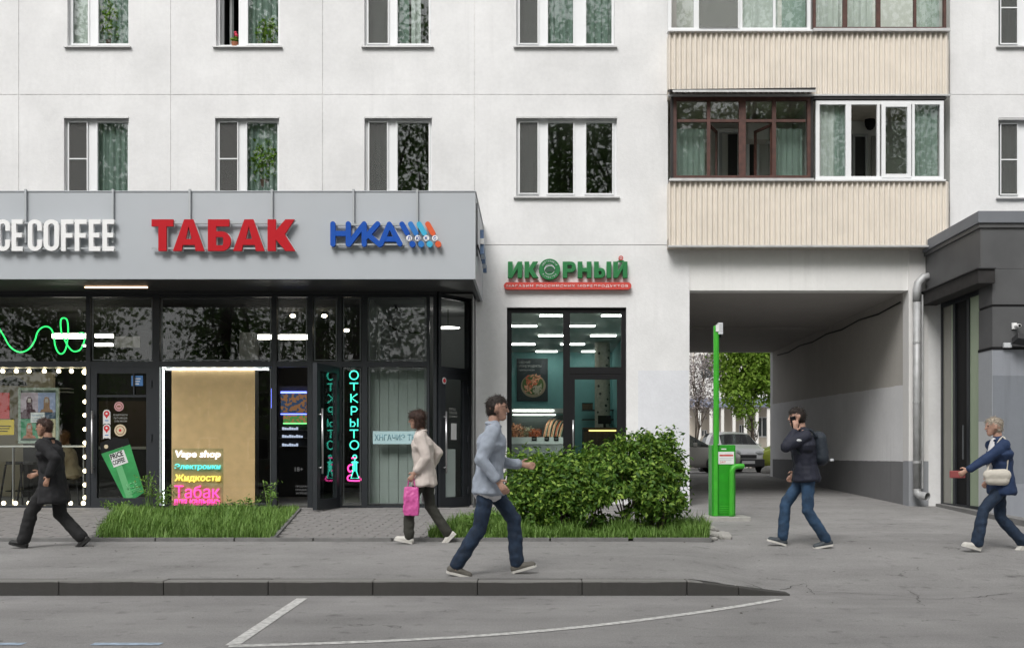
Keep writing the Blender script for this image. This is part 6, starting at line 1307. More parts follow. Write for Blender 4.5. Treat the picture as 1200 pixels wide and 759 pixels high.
mb = MB(); mb.v = [(cX(800), yc_-2.2, cZ(476)), (cX(912), yc_-2.2, cZ(476)), (cX(912), yc_-.01, cZ(466)), (cX(800), yc_-.01, cZ(466)), (cX(800), yc_-2.2, cZ(479)), (cX(912), yc_-2.2, cZ(479)), (cX(912), yc_-.01, cZ(470)), (cX(800), yc_-.01, cZ(470))]; mb.f = [(0, 1, 2, 3), (7, 6, 5, 4), (4, 5, 1, 0), (5, 6, 2, 1), (6, 7, 3, 2), (7, 4, 0, 3)]; mb.build('canopy_roof', 'blue_roof', CB)
for k in range(9): MB().bar((cX(800+k*13), yc_-2.0, cZ(477)), (cX(800+k*13), yc_-2.0, zc_), .16).build('canopy_post', 'white_wall2', CB)
for k in range(10): MB().box(cX(800+k*12), cX(801+k*12), yc_-.06, yc_-.005, cZ(468), 22).build('facade_rib', 'beige_wall', CB)
kb = MB().box(2, 16, 41.6, 41.8, zc_-.05, zc_+.13).build('courtyard_kerb', 'kerb'); kb['kind'] = 'structure'

# ------------------------------------------------------------------ cars
mat('car_silver', (.52, .505, .47), .3, .25, coat=.6); mat('car_white', (.72, .73, .74), .3, 0, coat=.6); mat('car_lime', (.42, .50, .05), .32, .1, coat=.6); mat('tyre', (.018, .018, .018), .8); mat('plastic', (.045, .045, .048), .55); mat('lamp_glass', (.55, .57, .58), .1, .2); mat('tail_red', (.3, .01, .01), .3)
def car(name, label, cat, loc, rz, paint, L, W, prof, cab, wheels, wr=.31, plate=True):
    """prof: (x, lower z, belt z, top z, half width) along the length, front at +x; cab: (first, last) station of the cabin"""
    t = thing(name, label, cat, loc, rz); B = MB(); n = 11; rings = []
    for x, zl, zb, zt, w in prof:
        tw = w*.76 if zt > zb+.12 else w*.9
        rings.append([(x, 0, zl), (x, w*.86, zl), (x, w*.98, zl+.16), (x, w, (zl+zb)/2+.08), (x, w*.97, zb), (x, tw+(w*.97-tw)*.25, zb+(zt-zb)*.72), (x, tw*.9, zt-.02 if zt > zb+.12 else zt), (x, tw*.5, zt+.012), (x, 0, zt+.018)])
    m = len(rings[0]); idx = lambda i, j, s: (i*m+j)*2+s
    for rg in rings:
        for p in rg: B.v += [p, (p[0], -p[1], p[2])]
    win = []
    for i in range(len(prof)-1):
        for j in range(m-1):
            for s in (0, 1):
                q = [idx(i, j, s), idx(i+1, j, s), idx(i+1, j+1, s), idx(i, j+1, s)]; q = q if s == 0 else q[::-1]
                a, b = prof[i], prof[i+1]; slope = abs(a[3]-b[3])/max(.01, b[0]-a[0]) > .35 and max(a[3]-a[2], b[3]-b[2]) > .25
                isw = (j in (4, 5) and cab[0] <= i < cab[1] and a[3]-a[2] > .05 and b[3]-b[2] > .05 and (i-cab[0]) % 3 != 2) or (j in (6, 7) and slope) or (j == 5 and slope and False)
                (win if isw else B.f).append(tuple(q))
    for i, sg in ((0, 1), (len(prof)-1, -1)):
        f = [idx(i, j, 0) for j in range(m)]+[idx(i, j, 1) for j in range(m-2, 0, -1)]; B.f.append(tuple(f[::sg]))
    body = B.build('body', paint, t, True, smooth=True); G = MB(); G.v = list(B.v); G.f = win; G.mesh
    gm_ = G.mesh('window', 'glass_car'); bm = bmesh.new(); bm.from_mesh(gm_); bmesh.ops.delete(bm, geom=[v for v in bm.verts if not v.link_faces], context='VERTS'); bm.to_mesh(gm_); bm.free(); put('window', gm_, t, True)
    MB().box(prof[2][0], prof[-3][0], -W*.36, W*.36, .35, .8).build('seats', 'plastic', t, True)
    for x in wheels:
        for s in (1, -1):
            y = s*(W/2-.1); w = MB().ring([(x, y-s*.11, wr), (x, y-s*.1, wr), (x, y+s*.09, wr), (x, y+s*.11, wr)], [wr*.9, wr, wr, wr*.9], 22).build('wheel', 'tyre', t, True, smooth=False); MB().ring([(x, y+s*.10, wr), (x, y+s*.118, wr)], [wr*.66, wr*.6], 18).build('rim', 'steel', w)
            for k in range(5):
                a = k*1.2566; MB().bar((x, y+s*.122, wr), (x+wr*.58*math.cos(a), y+s*.122, wr+wr*.58*math.sin(a)), .05, .012, (0, 1, 0)).build('spoke', 'pale_edge', w)
            MB().ring([(x+(wr+.045)*math.cos(a), s*(W/2-.012), wr+(wr+.045)*math.sin(a)) for a in np.linspace(-.3, math.pi+.3, 16)], .03, 6).build('wheel_arch', 'plastic', t, True)
    f, fw, fb = prof[-1][0], prof[-1][4], prof[-1][2]
    MB().box(f-.12, f+.07, -fw*.94, fw*.94, .22, .50).build('bumper', 'plastic', t, True, bevel=.04); MB().box(f-.02, f+.035, -fw*.5, fw*.5, .54, .66).build('grille', 'plastic', t, True)
    for s in (1, -1): MB().ball((f-.08, s*fw*.72, .72), (.13, .19, .09)).build('headlight', 'lamp_glass', t, True, smooth=True); xm = prof[cab[1]-1][0]+.1; MB().box(xm-.05, xm+.07, s*(W/2+.02), s*(W/2+.17), prof[cab[1]-1][2]+.02, prof[cab[1]-1][2]+.15).build('mirror', paint, t, True, bevel=.02)
    if plate: MB().box(f+.07, f+.08, -.26, .26, .33, .44).build('number_plate', 'white', t, True)
    r0 = prof[0][0]
    for s in (1, -1): MB().box(r0-.015, r0+.1, s*prof[0][4]*.62, s*prof[0][4]*.93, .7, .85).build('tail_light', 'tail_red', t, True)
    for s in (1, -1):
        for k in range(2): xh = prof[cab[0]][0]*.5+prof[cab[1]][0]*.5-.75+k*1.0; MB().box(xh, xh+.16, s*(W/2-.01), s*(W/2+.015), .8, .83).build('handle', paint, t, True)
    return t
sedan = [(-2.2, .35, .82, .88, .74), (-2.05, .25, .92, .98, .82), (-1.45, .22, .94, 1.02, .86), (-.85, .2, .94, 1.36, .87), (-.2, .2, .94, 1.45, .87), (.15, .2, .93, 1.45, .87), (.45, .2, .92, 1.36, .87), (1.05, .2, .91, 1.0, .86), (1.7, .22, .82, .86, .82), (2.05, .25, .70, .74, .76), (2.2, .3, .62, .64, .66)]
hatch = [(-2.1, .3, .92, 1.05, .74), (-2.0, .25, .95, 1.46, .80), (-1.4, .22, .96, 1.53, .85), (-.75, .2, .96, 1.55, .86), (-.2, .2, .95, 1.55, .86), (.2, .2, .94, 1.52, .86), (.5, .2, .94, 1.45, .86), (1.15, .2, .93, 1.04, .85), (1.7, .22, .86, .90, .82), (2.0, .25, .74, .78, .77), (2.12, .3, .66, .68, .68)]
zp = zc_
car('parked_car', 'silver beige sedan parked sideways at the left of the passage view', 'car', (4.98, 35.6, zp), 0, 'car_silver', 4.4, 1.74, sedan, (2, 7), (-1.35, 1.35))
car('parked_car', 'white estate car parked nose towards the passage behind the barrier', 'car', (7.55, 38.7, zp), R(-84), 'car_white', 4.3, 1.72, hatch, (1, 7), (-1.3, 1.3))
car('parked_car', 'lime yellow hatchback half hidden by the right passage wall', 'car', (10.3, 37.6, zp), R(186), 'car_lime', 4.1, 1.7, hatch, (1, 7), (-1.3, 1.3))
o = MB().ball((AX(901, 34), 34, zp+.08), (.28, .22, .2)).build('boulder', 'concrete', smooth=True); tag(o, 'pale round stone lying before the yellow car', 'stone')

# leaf bits and grit on the pavement
n = 150; X_ = rng.uniform(-7, 8, n); Y_ = rng.uniform(8, 12.7, n); Y_[:60] = rng.uniform(11.6, 12.7, 60)
Z_ = np.array([(gz(a, b) if b > 9.7 else (0 if b < 9.5 else .145))+.008 for a, b in zip(X_, Y_)]); D = np.tile((0., 0., 1.), (n, 1))
tag(cloud('leaf_litter', np.stack([X_, Y_, Z_], 1), D, rng.uniform(.012, .04, n), 'earth', None, .6, .15, .1), 'scattered dark leaf bits and grit on the pavement', 'litter', kind='stuff')
# ------------------------------------------------------------------ people
def capsule(mb, p, r0, q, r1, flat=None, n=14, k=5):
    p, q = Vector(p), Vector(q); a = q-p; L = a.length
    a = a/L if L > 1e-6 else Vector((0, 0, 1)); u = Vector((0, 1, 0)) if abs(a.y) < .9 else Vector((1, 0, 0)); u = (u-a*u.dot(a)).normalized(); w = a.cross(u); b = len(mb.v); rings = []
    for i in range(k): t = -math.pi/2+math.pi/2*(i+.35)/(k-.3); rings.append((p+a*r0*math.sin(t), r0*math.cos(t)))
    rings.append((p, r0)); rings.append((q, r1))
    for i in range(k)[::-1]: t = math.pi/2-math.pi/2*(i+.35)/(k-.3) if False else math.pi/2*(k-1-i+.65)/(k-.3); rings.append((q+a*r1*math.sin(t), r1*math.cos(t)))
    for c, r in rings:
        for j in range(n):
            th = 2*math.pi*j/n; v = u*math.cos(th)*r+w*math.sin(th)*r
            if flat: ax = Vector(flat[0]); v = v+ax*(v.dot(ax)*(flat[1]-1))
            mb.v.append(tuple(c+v))
    m = len(rings)
    for i in range(m-1):
        for j in range(n): mb.f.append((b+i*n+j, b+i*n+(j+1) % n, b+(i+1)*n+(j+1) % n, b+(i+1)*n+j))
    mb.f.append(tuple(b+j for j in range(n))[::-1]); mb.f.append(tuple(b+(m-1)*n+j for j in range(n)))
def melt(mb, name, m, parent, vox=.01, smooth=4, wr=0., ws=9., seed=0, ztrim=None, stretch=(1, 1, 1)):
    """one continuous skin over overlapping capsules, with optional cloth folds"""
    me0 = bpy.data.meshes.new('tmp'); me0.from_pydata(mb.v, [], mb.f); o = bpy.data.objects.new('tmp', me0); COL.objects.link(o)
    a = o.modifiers.new('r', 'REMESH'); a.mode = 'VOXEL'; a.voxel_size = vox
    if smooth: b = o.modifiers.new('s', 'SMOOTH'); b.factor = .5; b.iterations = smooth
    dg = bpy.context.evaluated_depsgraph_get(); me = bpy.data.meshes.new_from_object(o.evaluated_get(dg)); bpy.data.objects.remove(o); bpy.data.meshes.remove(me0)
    if wr:
        n = len(me.vertices); co = np.zeros(n*3); no = np.zeros(n*3); me.vertices.foreach_get('co', co); me.vertex_normals.foreach_get('vector', no); co = co.reshape(-1, 3); no = no.reshape(-1, 3)
        S = Vector(stretch); off = Vector((seed*7.3, seed*3.1, 0))
        d = np.array([noise.noise(Vector((c[0]*S.x, c[1]*S.y, c[2]*S.z))*ws+off)+.5*noise.noise(Vector(c)*ws*2.3+off) for c in co]); co += no*(d*wr)[:, None]; me.vertices.foreach_set('co', co.ravel())
    me.materials.clear(); me.materials.append(MATS[m]); me.polygons.foreach_set('use_smooth', [True]*len(me.polygons)); me.update(); me.name = name
    return put(name, me, parent, True)
def ik(a, c, l1, l2, bend):
    a, c = Vector(a), Vector(c); d = c-a; L = min(d.length, (l1+l2)*.998); u = d.normalized(); x = (l1*l1-l2*l2+L*L)/(2*L); h = math.sqrt(max(0, l1*l1-x*x)); b = Vector(bend); b = (b-u*b.dot(u)).normalized(); return a+u*x+b*h, a+u*L
mat('skin', (.46, .27, .20), .5, var=.12, scale=25); mat('skin_tan', (.40, .22, .15), .5, var=.12, scale=25); mat('eye', (.03, .025, .02), .2); mat('lip', (.33, .13, .11), .5); mat('hair_dark', (.022, .014, .010), .55, var=.5, scale=45, bump=.8, bscale=90); mat('hair_brown', (.05, .022, .014), .5, var=.5, scale=45, bump=.8, bscale=90); mat('hair_grey', (.42, .36, .29), .6, var=.5, scale=45, bump=.8, bscale=90); mat('hair_bald', (.10, .07, .055), .6, var=.5, scale=45, bump=.8, bscale=90); mat('hair_honey', (.22, .11, .05), .5, var=.5, scale=45, bump=.8, bscale=90)
mat('coat_black', (.012, .012, .014), .85, var=.2, scale=20, bump=.22, bscale=70); mat('trouser_black', (.014, .014, .015), .85, bump=.22, bscale=70); mat('jacket_cream', (.60, .53, .49), .8, var=.04, scale=20, bump=.22, bscale=70); mat('trouser_olive', (.035, .035, .028), .8, bump=.22, bscale=70); mat('denim_pale', (.33, .37, .44), .85, var=.10, scale=16, bump=.22, bscale=70); mat('denim_dark', (.013, .028, .058), .8, var=.35, scale=14, bump=.22, bscale=70); mat('denim_blue', (.022, .055, .11), .8, var=.4, scale=9, bump=.22, bscale=70); mat('jacket_navy', (.012, .014, .028), .75, var=.15, bump=.22, bscale=70); mat('jacket_blue', (.013, .032, .090), .8, var=.1, bump=.22, bscale=70); mat('shirt_white', (.68, .67, .69), .8, bump=.22, bscale=70); mat('shoe_white', (.62, .6, .56), .6); mat('shoe_grey', (.12, .11, .095), .7); mat('shoe_black', (.015, .015, .015), .5); mat('shoe_slate', (.05, .06, .07), .6); mat('bag_pink', (.62, .10, .34), .5); mat('bag_white', (.6, .58, .6), .5); mat('bag_cream', (.60, .56, .49), .6); mat('pack_navy', (.02, .028, .04), .7, bump=.22, bscale=70); mat('coat_cream', (.52, .46, .36), .85, bump=.22, bscale=70); mat('wallet_red', (.30, .07, .07), .5); mat('phone_black', (.01, .01, .012), .2)
def person(label, x, y, rz, H, P):
    """P: lean, foot = ((x, pitch, lift) left, right), hands = (pos, pos) relative to the shoulders' mid point, face yaw ..."""
    k = H/1.75; kh = k*.94; zg = gz(x, y)+P.get('dz', 0); t = thing('person', label, 'person', (x, y, zg), rz)
    lean = P.get('lean', .03); sit = P.get('sit')
    feet = []
    for s, (fx, pitch, lift) in zip((1, -1), P['foot']): feet.append((s, fx*k, pitch, lift*k))
    hz = P.get('hip', .90)*k
    pel = Vector((0, 0, hz)); che = pel+Vector((lean*k*.7, 0, .36*k)); sho = pel+Vector((lean*k, 0, .50*k)); nek = pel+Vector((lean*k*1.1, 0, .555*k)); hd = nek+Vector((P.get('headx', .03)*k, 0, .148*k))
    B = MB(); T = MB(); J = MB()
    sg = P.get('girth', 1.)
    capsule(B, pel, .105*k, che, .115*k, ((0, 1, 0), 1.35)); capsule(B, che, .115*k, sho, .075*k, ((0, 1, 0), 1.7)); capsule(B, sho+Vector((0, 0, .0)), .06*k, nek+Vector((0, 0, .06*k)), .052*k)
    capsule(J, pel+Vector((0, 0, P.get('hem', -.08)*k)), (P.get('hemr', .135)+.008)*k*sg, pel+Vector((lean*.3*k, 0, .12*k)), .128*k*sg, ((0, 1, 0), 1.3)); hzm = hz+P.get('hem', -.08)*k-.035*k; J.v = [(a, b, max(c, hzm+.012*math.sin(a*30+b*17))) for a, b, c in J.v]; capsule(J, pel+Vector((lean*.3*k, 0, .12*k)), .128*k*sg, che, .137*k*sg, ((0, 1, 0), 1.35)); capsule(J, che, .135*k*sg, sho-Vector((0, 0, .015*k)), .085*k, ((0, 1, 0), 1.75)); capsule(J, sho, .085*k, nek-Vector((0, 0, .015*k)), .068*k)
    capsule(T, pel+Vector((0, 0, .06*k)), .125*k, pel-Vector((0, 0, .04*k)), .128*k, ((0, 1, 0), 1.25))
    # head
    capsule(B, hd+Vector((-.012, 0, .012))*kh, .096*kh, hd+Vector((.018, 0, .018))*kh, .088*kh, ((0, 1, 0), .86)); capsule(B, hd+Vector((.03, 0, -.03))*kh, .07*kh, hd+Vector((.052, 0, -.085))*kh, .042*kh, ((0, 1, 0), .95))
    capsule(B, hd+Vector((.098, 0, .012))*kh, .010*kh, hd+Vector((.112, 0, -.028))*kh, .0145*kh, n=8); capsule(B, hd+Vector((.088, -.03, .03))*kh, .014*kh, hd+Vector((.088, .03, .03))*kh, .014*kh, n=8)
    for s in (1, -1): capsule(B, hd+Vector((-.005, s*.082, .015))*kh, .020*kh, hd+Vector((-.0, s*.08, -.02))*kh, .016*kh, ((0, 1, 0), .55), n=8)
    for s in (1, -1):
        e = MB().ball(hd+Vector((.088, s*.032, .012))*kh, .0125*kh, 8, 6).build('eye', 'eye', t, True, smooth=True)
    for s in (1, -1): MB().ring([hd+Vector((.094, s*.018, .031))*kh, hd+Vector((.096, s*.034, .036))*kh, hd+Vector((.084, s*.052, .031))*kh], [.003, .0045, .003], 6).build('eyebrow', P['hair'], t, True)
    MB().ball(hd+Vector((.0945, 0, -.058))*kh, (.008*kh, .023*kh, .008*kh), 10, 6).build('mouth', 'lip', t, True, smooth=True)
    # legs
    tw = P.get('tw', 1.)
    for (s, fx, pitch, lift) in feet:
        hip = pel+Vector((0, s*.085*k, -.03*k)); tl, sl2 = .43*k, .43*k
        heel = Vector((fx, s*.085*k, lift)); ank = heel+Matrix.Rotation(R(pitch), 3, 'Y') @ Vector((0, 0, .085*k)) if pitch <= 0 else heel+Vector((0, 0, .085*k))
        if pitch > 0: ank = heel+Matrix.Rotation(R(pitch), 3, 'Y') @ Vector((0, 0, .085*k))
        kne, ank = ik(hip, ank, tl, sl2, P.get('kbend', (1, 0, .1)))
        capsule(B, hip, .08*k, kne, .055*k); capsule(B, kne, .052*k, kne.lerp(ank, .35), .055*k); capsule(B, kne.lerp(ank, .35), .055*k, ank, .036*k); capsule(B, ank, .04*k, ank-Vector((0, 0, .03*k)), .042*k)
        capsule(T, hip, .090*k*tw, kne, .072*k*tw); capsule(T, kne, .072*k*tw, ank+(kne-ank).normalized()*.02*k, P.get('cuff', .062)*k)
        # shoe in its own frame, sole at z = 0
        S = MB(); capsule(S, (-.035*k, 0, .042*k), .042*k, (.14*k, 0, .03*k), .036*k, ((0, 1, 0), 1.05)); capsule(S, (-.02*k, 0, .05*k), .042*k, (.02*k, 0, .085*k), .044*k); capsule(S, (.05*k, 0, .045*k), .038*k, (.15*k, 0, .028*k), .030*k, ((0, 1, 0), 1.25))
        M = Matrix.Translation(ank) @ Matrix.Rotation(R(pitch), 4, 'Y') @ Matrix.Translation((0, 0, -.085*k))
        S.v = [(v[0], v[1], max(v[2], .004)) for v in S.v]; S.xf(M); sh_ = melt(S, 'shoe', P['shoe'], t, .007, 2)
        So = MB(); pts = [(-.075, .0), (-.06, .036), (0, .04), (.08, .05), (.15, .042), (.182, .012), (.182, -.012), (.15, -.042), (.08, -.05), (0, -.04), (-.06, -.036)]
        n = len(pts); So.v = [(a*k, b*k, 0) for a, b in pts]+[(a*k, b*k, .024*k) for a, b in pts]; So.f = [tuple(range(n))[::-1], tuple(range(n, 2*n))]+[(i, (i+1) % n, n+(i+1) % n, n+i) for i in range(n)]; So.xf(M); so_ = put('sole', So.mesh('sole', P.get('sole', 'shoe_white')), sh_)
    # arms with hands
    for s, hp, eb, curl in zip((1, -1), P['hands'], P.get('elbow', ((-1, .3, -.3), (-1, -.3, -.3))), P.get('curl', (.6, .6))):
        sh = sho+Vector((0, s*.175*k, -.035*k)); el, wr_ = ik(sh, sho+Vector(hp)*k, .285*k, .255*k, eb)
        capsule(B, sh, .05*k, el, .04*k); capsule(B, el, .04*k, wr_, .027*k, None)
        capsule(J, sh, .075*k*P.get('sl', 1), el, .062*k*P.get('sl', 1)); end = wr_ if P.get('sleeve', 1) >= 1 else el.lerp(wr_, P['sleeve']); capsule(J, el, .060*k*P.get('sl', 1), end-(wr_-el).normalized()*.03*k, .048*k*P.get('sl', 1))
        cd = (wr_-el).normalized(); MB().ring([end-cd*.035*k, end-cd*.01*k, end+cd*.004*k], [.047*k, .046*k, .043*k], 14).build('cuff', P['jacket'], t, True, smooth=True)
        d = (wr_-el).normalized(); hd_ = P.get('handdir', (None, None))[0 if s > 0 else 1]
        if hd_: d = Vector(hd_).normalized()
        lat = Vector((0, 1, 0)) if abs(d.y) < .8 else Vector((1, 0, 0)); pn = d.cross(lat).normalized(); lat = pn.cross(d).normalized()
        across = pn; palm_n = lat*(-s)      # palm faces the body
        pk = wr_+d*.02*k; pe = wr_+d*.085*k
        capsule(B, pk, .026*k, pe, .036*k, (tuple(palm_n), .55))
        for f in range(4):
            o_ = across*(.03-.02*f)*k; l = (.066, .078, .072, .056)[f]*k; b0 = pe+o_+d*.01*k; d1 = (d+palm_n*curl*.5).normalized(); b1 = b0+d1*l*.5; d2 = (d+palm_n*curl*1.7).normalized(); b2 = b1+d2*l*.32; d3 = (d*.6+palm_n*curl*2.2).normalized(); b3 = b2+d3*l*.25
            capsule(B, b0, .0098*k, b1, .0094*k, n=8, k=3); capsule(B, b1, .0094*k, b2, .0088*k, n=8, k=3); capsule(B, b2, .0088*k, b3, .008*k, n=8, k=3)
        tb = pk+across*.03*k; t1 = tb+(d*.6+across*.7+palm_n*.35).normalized()*.035*k; t2 = t1+(d*.9+across*.15+palm_n*.5).normalized()*.03*k; capsule(B, tb, .013*k, t1, .0115*k, n=8, k=3); capsule(B, t1, .0115*k, t2, .0095*k, n=8, k=3)
        P.setdefault('_hand', {})[s] = (pe+palm_n*.03*k, d, sh, el)
    melt(B, 'body', P.get('skin', 'skin'), t, .0075, 3)
    melt(T, 'trousers', P['trousers'], t, .010, 3, .010, 8, P['seed'], stretch=(1, 1, 1.9)); jk = melt(J, 'jacket', P['jacket'], t, .010, 3, P.get('fold', .012)*.8, 8, P['seed']+5, stretch=(1.3, 1.2, 1.2))
    # collar
    cz = nek-Vector((0, 0, .01*k)); C_ = MB(); C_.ring([cz+Vector((.072*math.cos(a)+.0, .078*math.sin(a), .018*math.cos(a+3.14)))*k for a in np.linspace(.5, 2*math.pi-.5, 18)], .017*k, 8); C_.build('collar', P['jacket'], t, True, smooth=True)
    # hair
    Hh = MB(); st = P['hairstyle']
    if st == 'short':
        capsule(Hh, hd+Vector((-.02, 0, .03))*kh, .098*kh, hd+Vector((.02, 0, .052))*kh, .078*kh, ((0, 1, 0), .88)); capsule(Hh, hd+Vector((-.04, 0, -.02))*kh, .075*kh, hd+Vector((-.03, 0, .04))*kh, .09*kh, ((0, 1, 0), .92)); capsule(Hh, hd+Vector((.05, 0, .085))*kh, .035*kh, hd+Vector((-.0, 0, .10))*kh, .04*kh, ((0, 1, 0), 1.5))
    elif st == 'bald':
        capsule(Hh, hd+Vector((-.035, 0, -.01))*kh, .074*kh, hd+Vector((-.025, 0, .03))*kh, .082*kh, ((0, 1, 0), .96))
    else:
        capsule(Hh, hd+Vector((-.02, 0, .03))*kh, .104*kh, hd+Vector((.02, 0, .052))*kh, .085*kh, ((0, 1, 0), .92)); capsule(Hh, hd+Vector((-.05, 0, -.07))*kh, .07*kh, hd+Vector((-.03, 0, .04))*kh, .1*kh, ((0, 1, 0), 1.05))
        for s in (1, -1): capsule(Hh, hd+Vector((.0, s*.07, .04))*kh, .04*kh, hd+Vector((-.01, s*.08, -.08))*kh, .03*kh)
        if st == 'long':
            for s in (1, -1): capsule(Hh, hd+Vector((-.02, s*.08, -.05))*kh, .035*kh, hd+Vector((.03, s*.09, -.24))*kh, .025*kh)
    hm = melt(Hh, 'hair', P['hair'], t, .009, 2, .010, 26, P['seed'], stretch=(1, 1, .4))
    nv = len(hm.data.vertices); co = np.zeros(nv*3); no = np.zeros(nv*3); hm.data.vertices.foreach_get('co', co); hm.data.vertex_normals.foreach_get('vector', no); co = co.reshape(-1, 3); no = no.reshape(-1, 3)
    kp = rng.choice(nv, min(nv, 1500), replace=False); st_ = cloud('strands', co[kp]+no[kp]*.001, no[kp], rng.uniform(.025, .06, len(kp))*(1.5 if st in ('bob', 'long') else 1), P['hair'], hm, .07, .10, .02); st_['kind'] = 'stuff'
    return t, dict(pel=pel, sho=sho, che=che, nek=nek, hd=hd, k=k, hand=P['_hand'])
def at(px, py_foot): 
    Y = 1725.5/(py_foot-538+39.1); return AX(px, Y), Y
# man in black, walking left
x, y = at(63, 641)
t, q = person('person in a long black coat and black trousers striding past the coffee shop window', x, y, math.pi, 1.60, dict(seed=1, lean=.07, headx=.05, hip=.89, foot=((.38, -14, .01), (-.40, 42, .055)), hands=((-.12, .24, -.44), (.22, -.22, -.40)), shoe='shoe_black', sole='shoe_black', trousers='trouser_black', jacket='coat_black', hem=-.27, hemr=.165, girth=1.15, sl=1.15, tw=1.2, cuff=.085, hair='hair_brown', hairstyle='short', skin='skin_tan', fold=.016))
# woman in cream jacket, walking left
x, y = at(498, 636)
t, q = person('person with short brown hair in a cream jacket carrying a pink bag', x, y, math.pi, 1.66, dict(seed=2, lean=.05, headx=.05, hip=.935, foot=((.22, -12, .01), (-.36, 46, .06)), hands=((.06, .2, -.50), (-.1, -.24, -.47)), curl=(1.2, .8), shoe='shoe_white', trousers='trouser_olive', jacket='jacket_cream', hem=-.14, hemr=.155, girth=1.08, sl=1.1, cuff=.072, hair='hair_brown', hairstyle='bob', fold=.014, sleeve=.9))
k = q['k']; hp = q['hand'][1][0]
b = thing('carrier_bag', 'bright pink carrier bag hanging from the hand of the woman in cream', 'bag', (x, y, gz(x, y)), math.pi)
def bag(t, hp, w, d, h, m, drop=.12):
    B_ = MB(); z1 = hp.z-drop; pts = []
    for zz, f in ((z1, .92), (z1-h*.35, 1.0), (z1-h*.8, 1.04), (z1-h, .92)): pts.append([(hp.x-w/2*f, hp.y-d/2*f*(.5 if zz == z1 else 1), zz), (hp.x+w/2*f, hp.y-d/2*f*(.5 if zz == z1 else 1), zz), (hp.x+w/2*f, hp.y+d/2*f*(.5 if zz == z1 else 1), zz), (hp.x-w/2*f, hp.y+d/2*f*(.5 if zz == z1 else 1), zz)])
    for p in pts: B_.v += p
    for i in range(3):
        for j in range(4): B_.f.append((i*4+j, i*4+(j+1) % 4, (i+1)*4+(j+1) % 4, (i+1)*4+j)[::-1])
    B_.f += [(0, 1, 2, 3), (15, 14, 13, 12)]; melt(B_, 'sack', m, t, .008, 3, .011, 13, 3, stretch=(1.4, 1, .7))
    for s in (-1, 1): MB().ring([(hp.x-w*.25, hp.y+s*d*.2, z1), (hp.x-w*.15, hp.y+s*.012, hp.z-.02), (hp.x+w*.15, hp.y+s*.012, hp.z-.02), (hp.x+w*.25, hp.y+s*d*.2, z1)], .007, 6).build('handle', m, t, True)
bag(b, hp+Vector((0, 0, .01)), .19, .09, .36, 'bag_pink')
hp2 = q['hand'][-1][0]; b = thing('carrier_bag', 'white crumpled carrier bag at the trailing hand of the woman in cream', 'bag', (x, y, gz(x, y)), math.pi); bag(b, hp2+Vector((0, 0, .01)), .16, .08, .24, 'bag_white')
# man in pale denim shirt, walking right, nearest to the kerb
x, y = at(572, 673)
t, q = person('person in a pale blue denim shirt and dark jeans striding along the kerb', x, y, 0, 1.79, dict(seed=3, lean=.05, headx=.035, hip=.91, foot=((.30, -16, .02), (-.33, 14, .012)), hands=((.26, .2, -.34), (.05, -.26, -.49)), shoe='shoe_grey', trousers='denim_dark', jacket='denim_pale', hem=-.10, hemr=.15, girth=1.06, sl=1.05, cuff=.07, hair='hair_dark', hairstyle='short', fold=.016))
S_ = MB(); capsule(S_, q['pel']+Vector((0, 0, -.11))*q['k'], .142*q['k'], q['pel']+Vector((0, 0, 0))*q['k'], .13*q['k'], ((0, 1, 0), 1.28)); zz_ = q['pel'].z-.19*q['k']; S_.v = [(a, b, max(c, zz_+.012*math.sin(a*23+b*31))) for a, b, c in S_.v]; melt(S_, 'shirt_tail', 'shirt_white', t, .01, 2, .008, 9, 4)
k = q['k']; hd = q['hd']
MB().ring([hd+Vector((.045, .078, .018))*k, hd+Vector((.10, .07, .018))*k, hd+Vector((.112, .035, .014))*k, hd+Vector((.116, 0, .018))*k, hd+Vector((.112, -.035, .014))*k, hd+Vector((.10, -.07, .018))*k, hd+Vector((.045, -.078, .018))*k], .0032*k, 6).build('glasses', 'black', t, True)
# man on the phone, walking left
x, y = at(945, 638)
t, q = person('person in a navy jacket and jeans with a backpack, phoning', x, y, math.pi, 1.74, dict(seed=4, lean=.06, headx=.05, hip=.915, foot=((-.24, 10, .01), (.30, -16, .02)), hands=((.11, .13, .03), (.02, -.25, -.48)), elbow=((.35, .5, -1), (-1, -.3, -.3)), handdir=((-.05, -.12, 1), None), curl=(1.0, .6), shoe='shoe_slate', trousers='denim_blue', jacket='jacket_navy', hem=-.06, hemr=.15, girth=1.12, sl=1.12, cuff=.068, hair='hair_dark', hairstyle='short', fold=.014))
k = q['k']; hp = q['hand'][1][0]
b = thing('phone', 'dark phone held to the ear of the man in the navy jacket', 'phone', (x, y, gz(x, y)), math.pi); MB().box(-.008, .008, -.036, .036, -.075, .075).xf(Matrix.Translation(hp+Vector((.012, -.012, .03))) @ Matrix.Rotation(R(80), 4, 'Z') @ Matrix.Rotation(R(14), 4, 'X')).build('case', 'phone_black', b, True, bevel=.004)
c = q['che']; b = thing('backpack', 'dark backpack on the back of the man in the navy jacket', 'backpack', (x, y, gz(x, y)), math.pi)
B_ = MB(); capsule(B_, c+Vector((-.22, 0, -.16))*k, .10*k, c+Vector((-.2, 0, .08))*k, .09*k, ((0, 1, 0), 1.5)); melt(B_, 'sack', 'pack_navy', b, .012, 3, .008, 9, 2)
MB().box(-.312*k, -.27*k, -.1*k, .1*k, c.z-.2*k, c.z-.17*k).build('reflective_strip', 'pale_edge', b, True); 
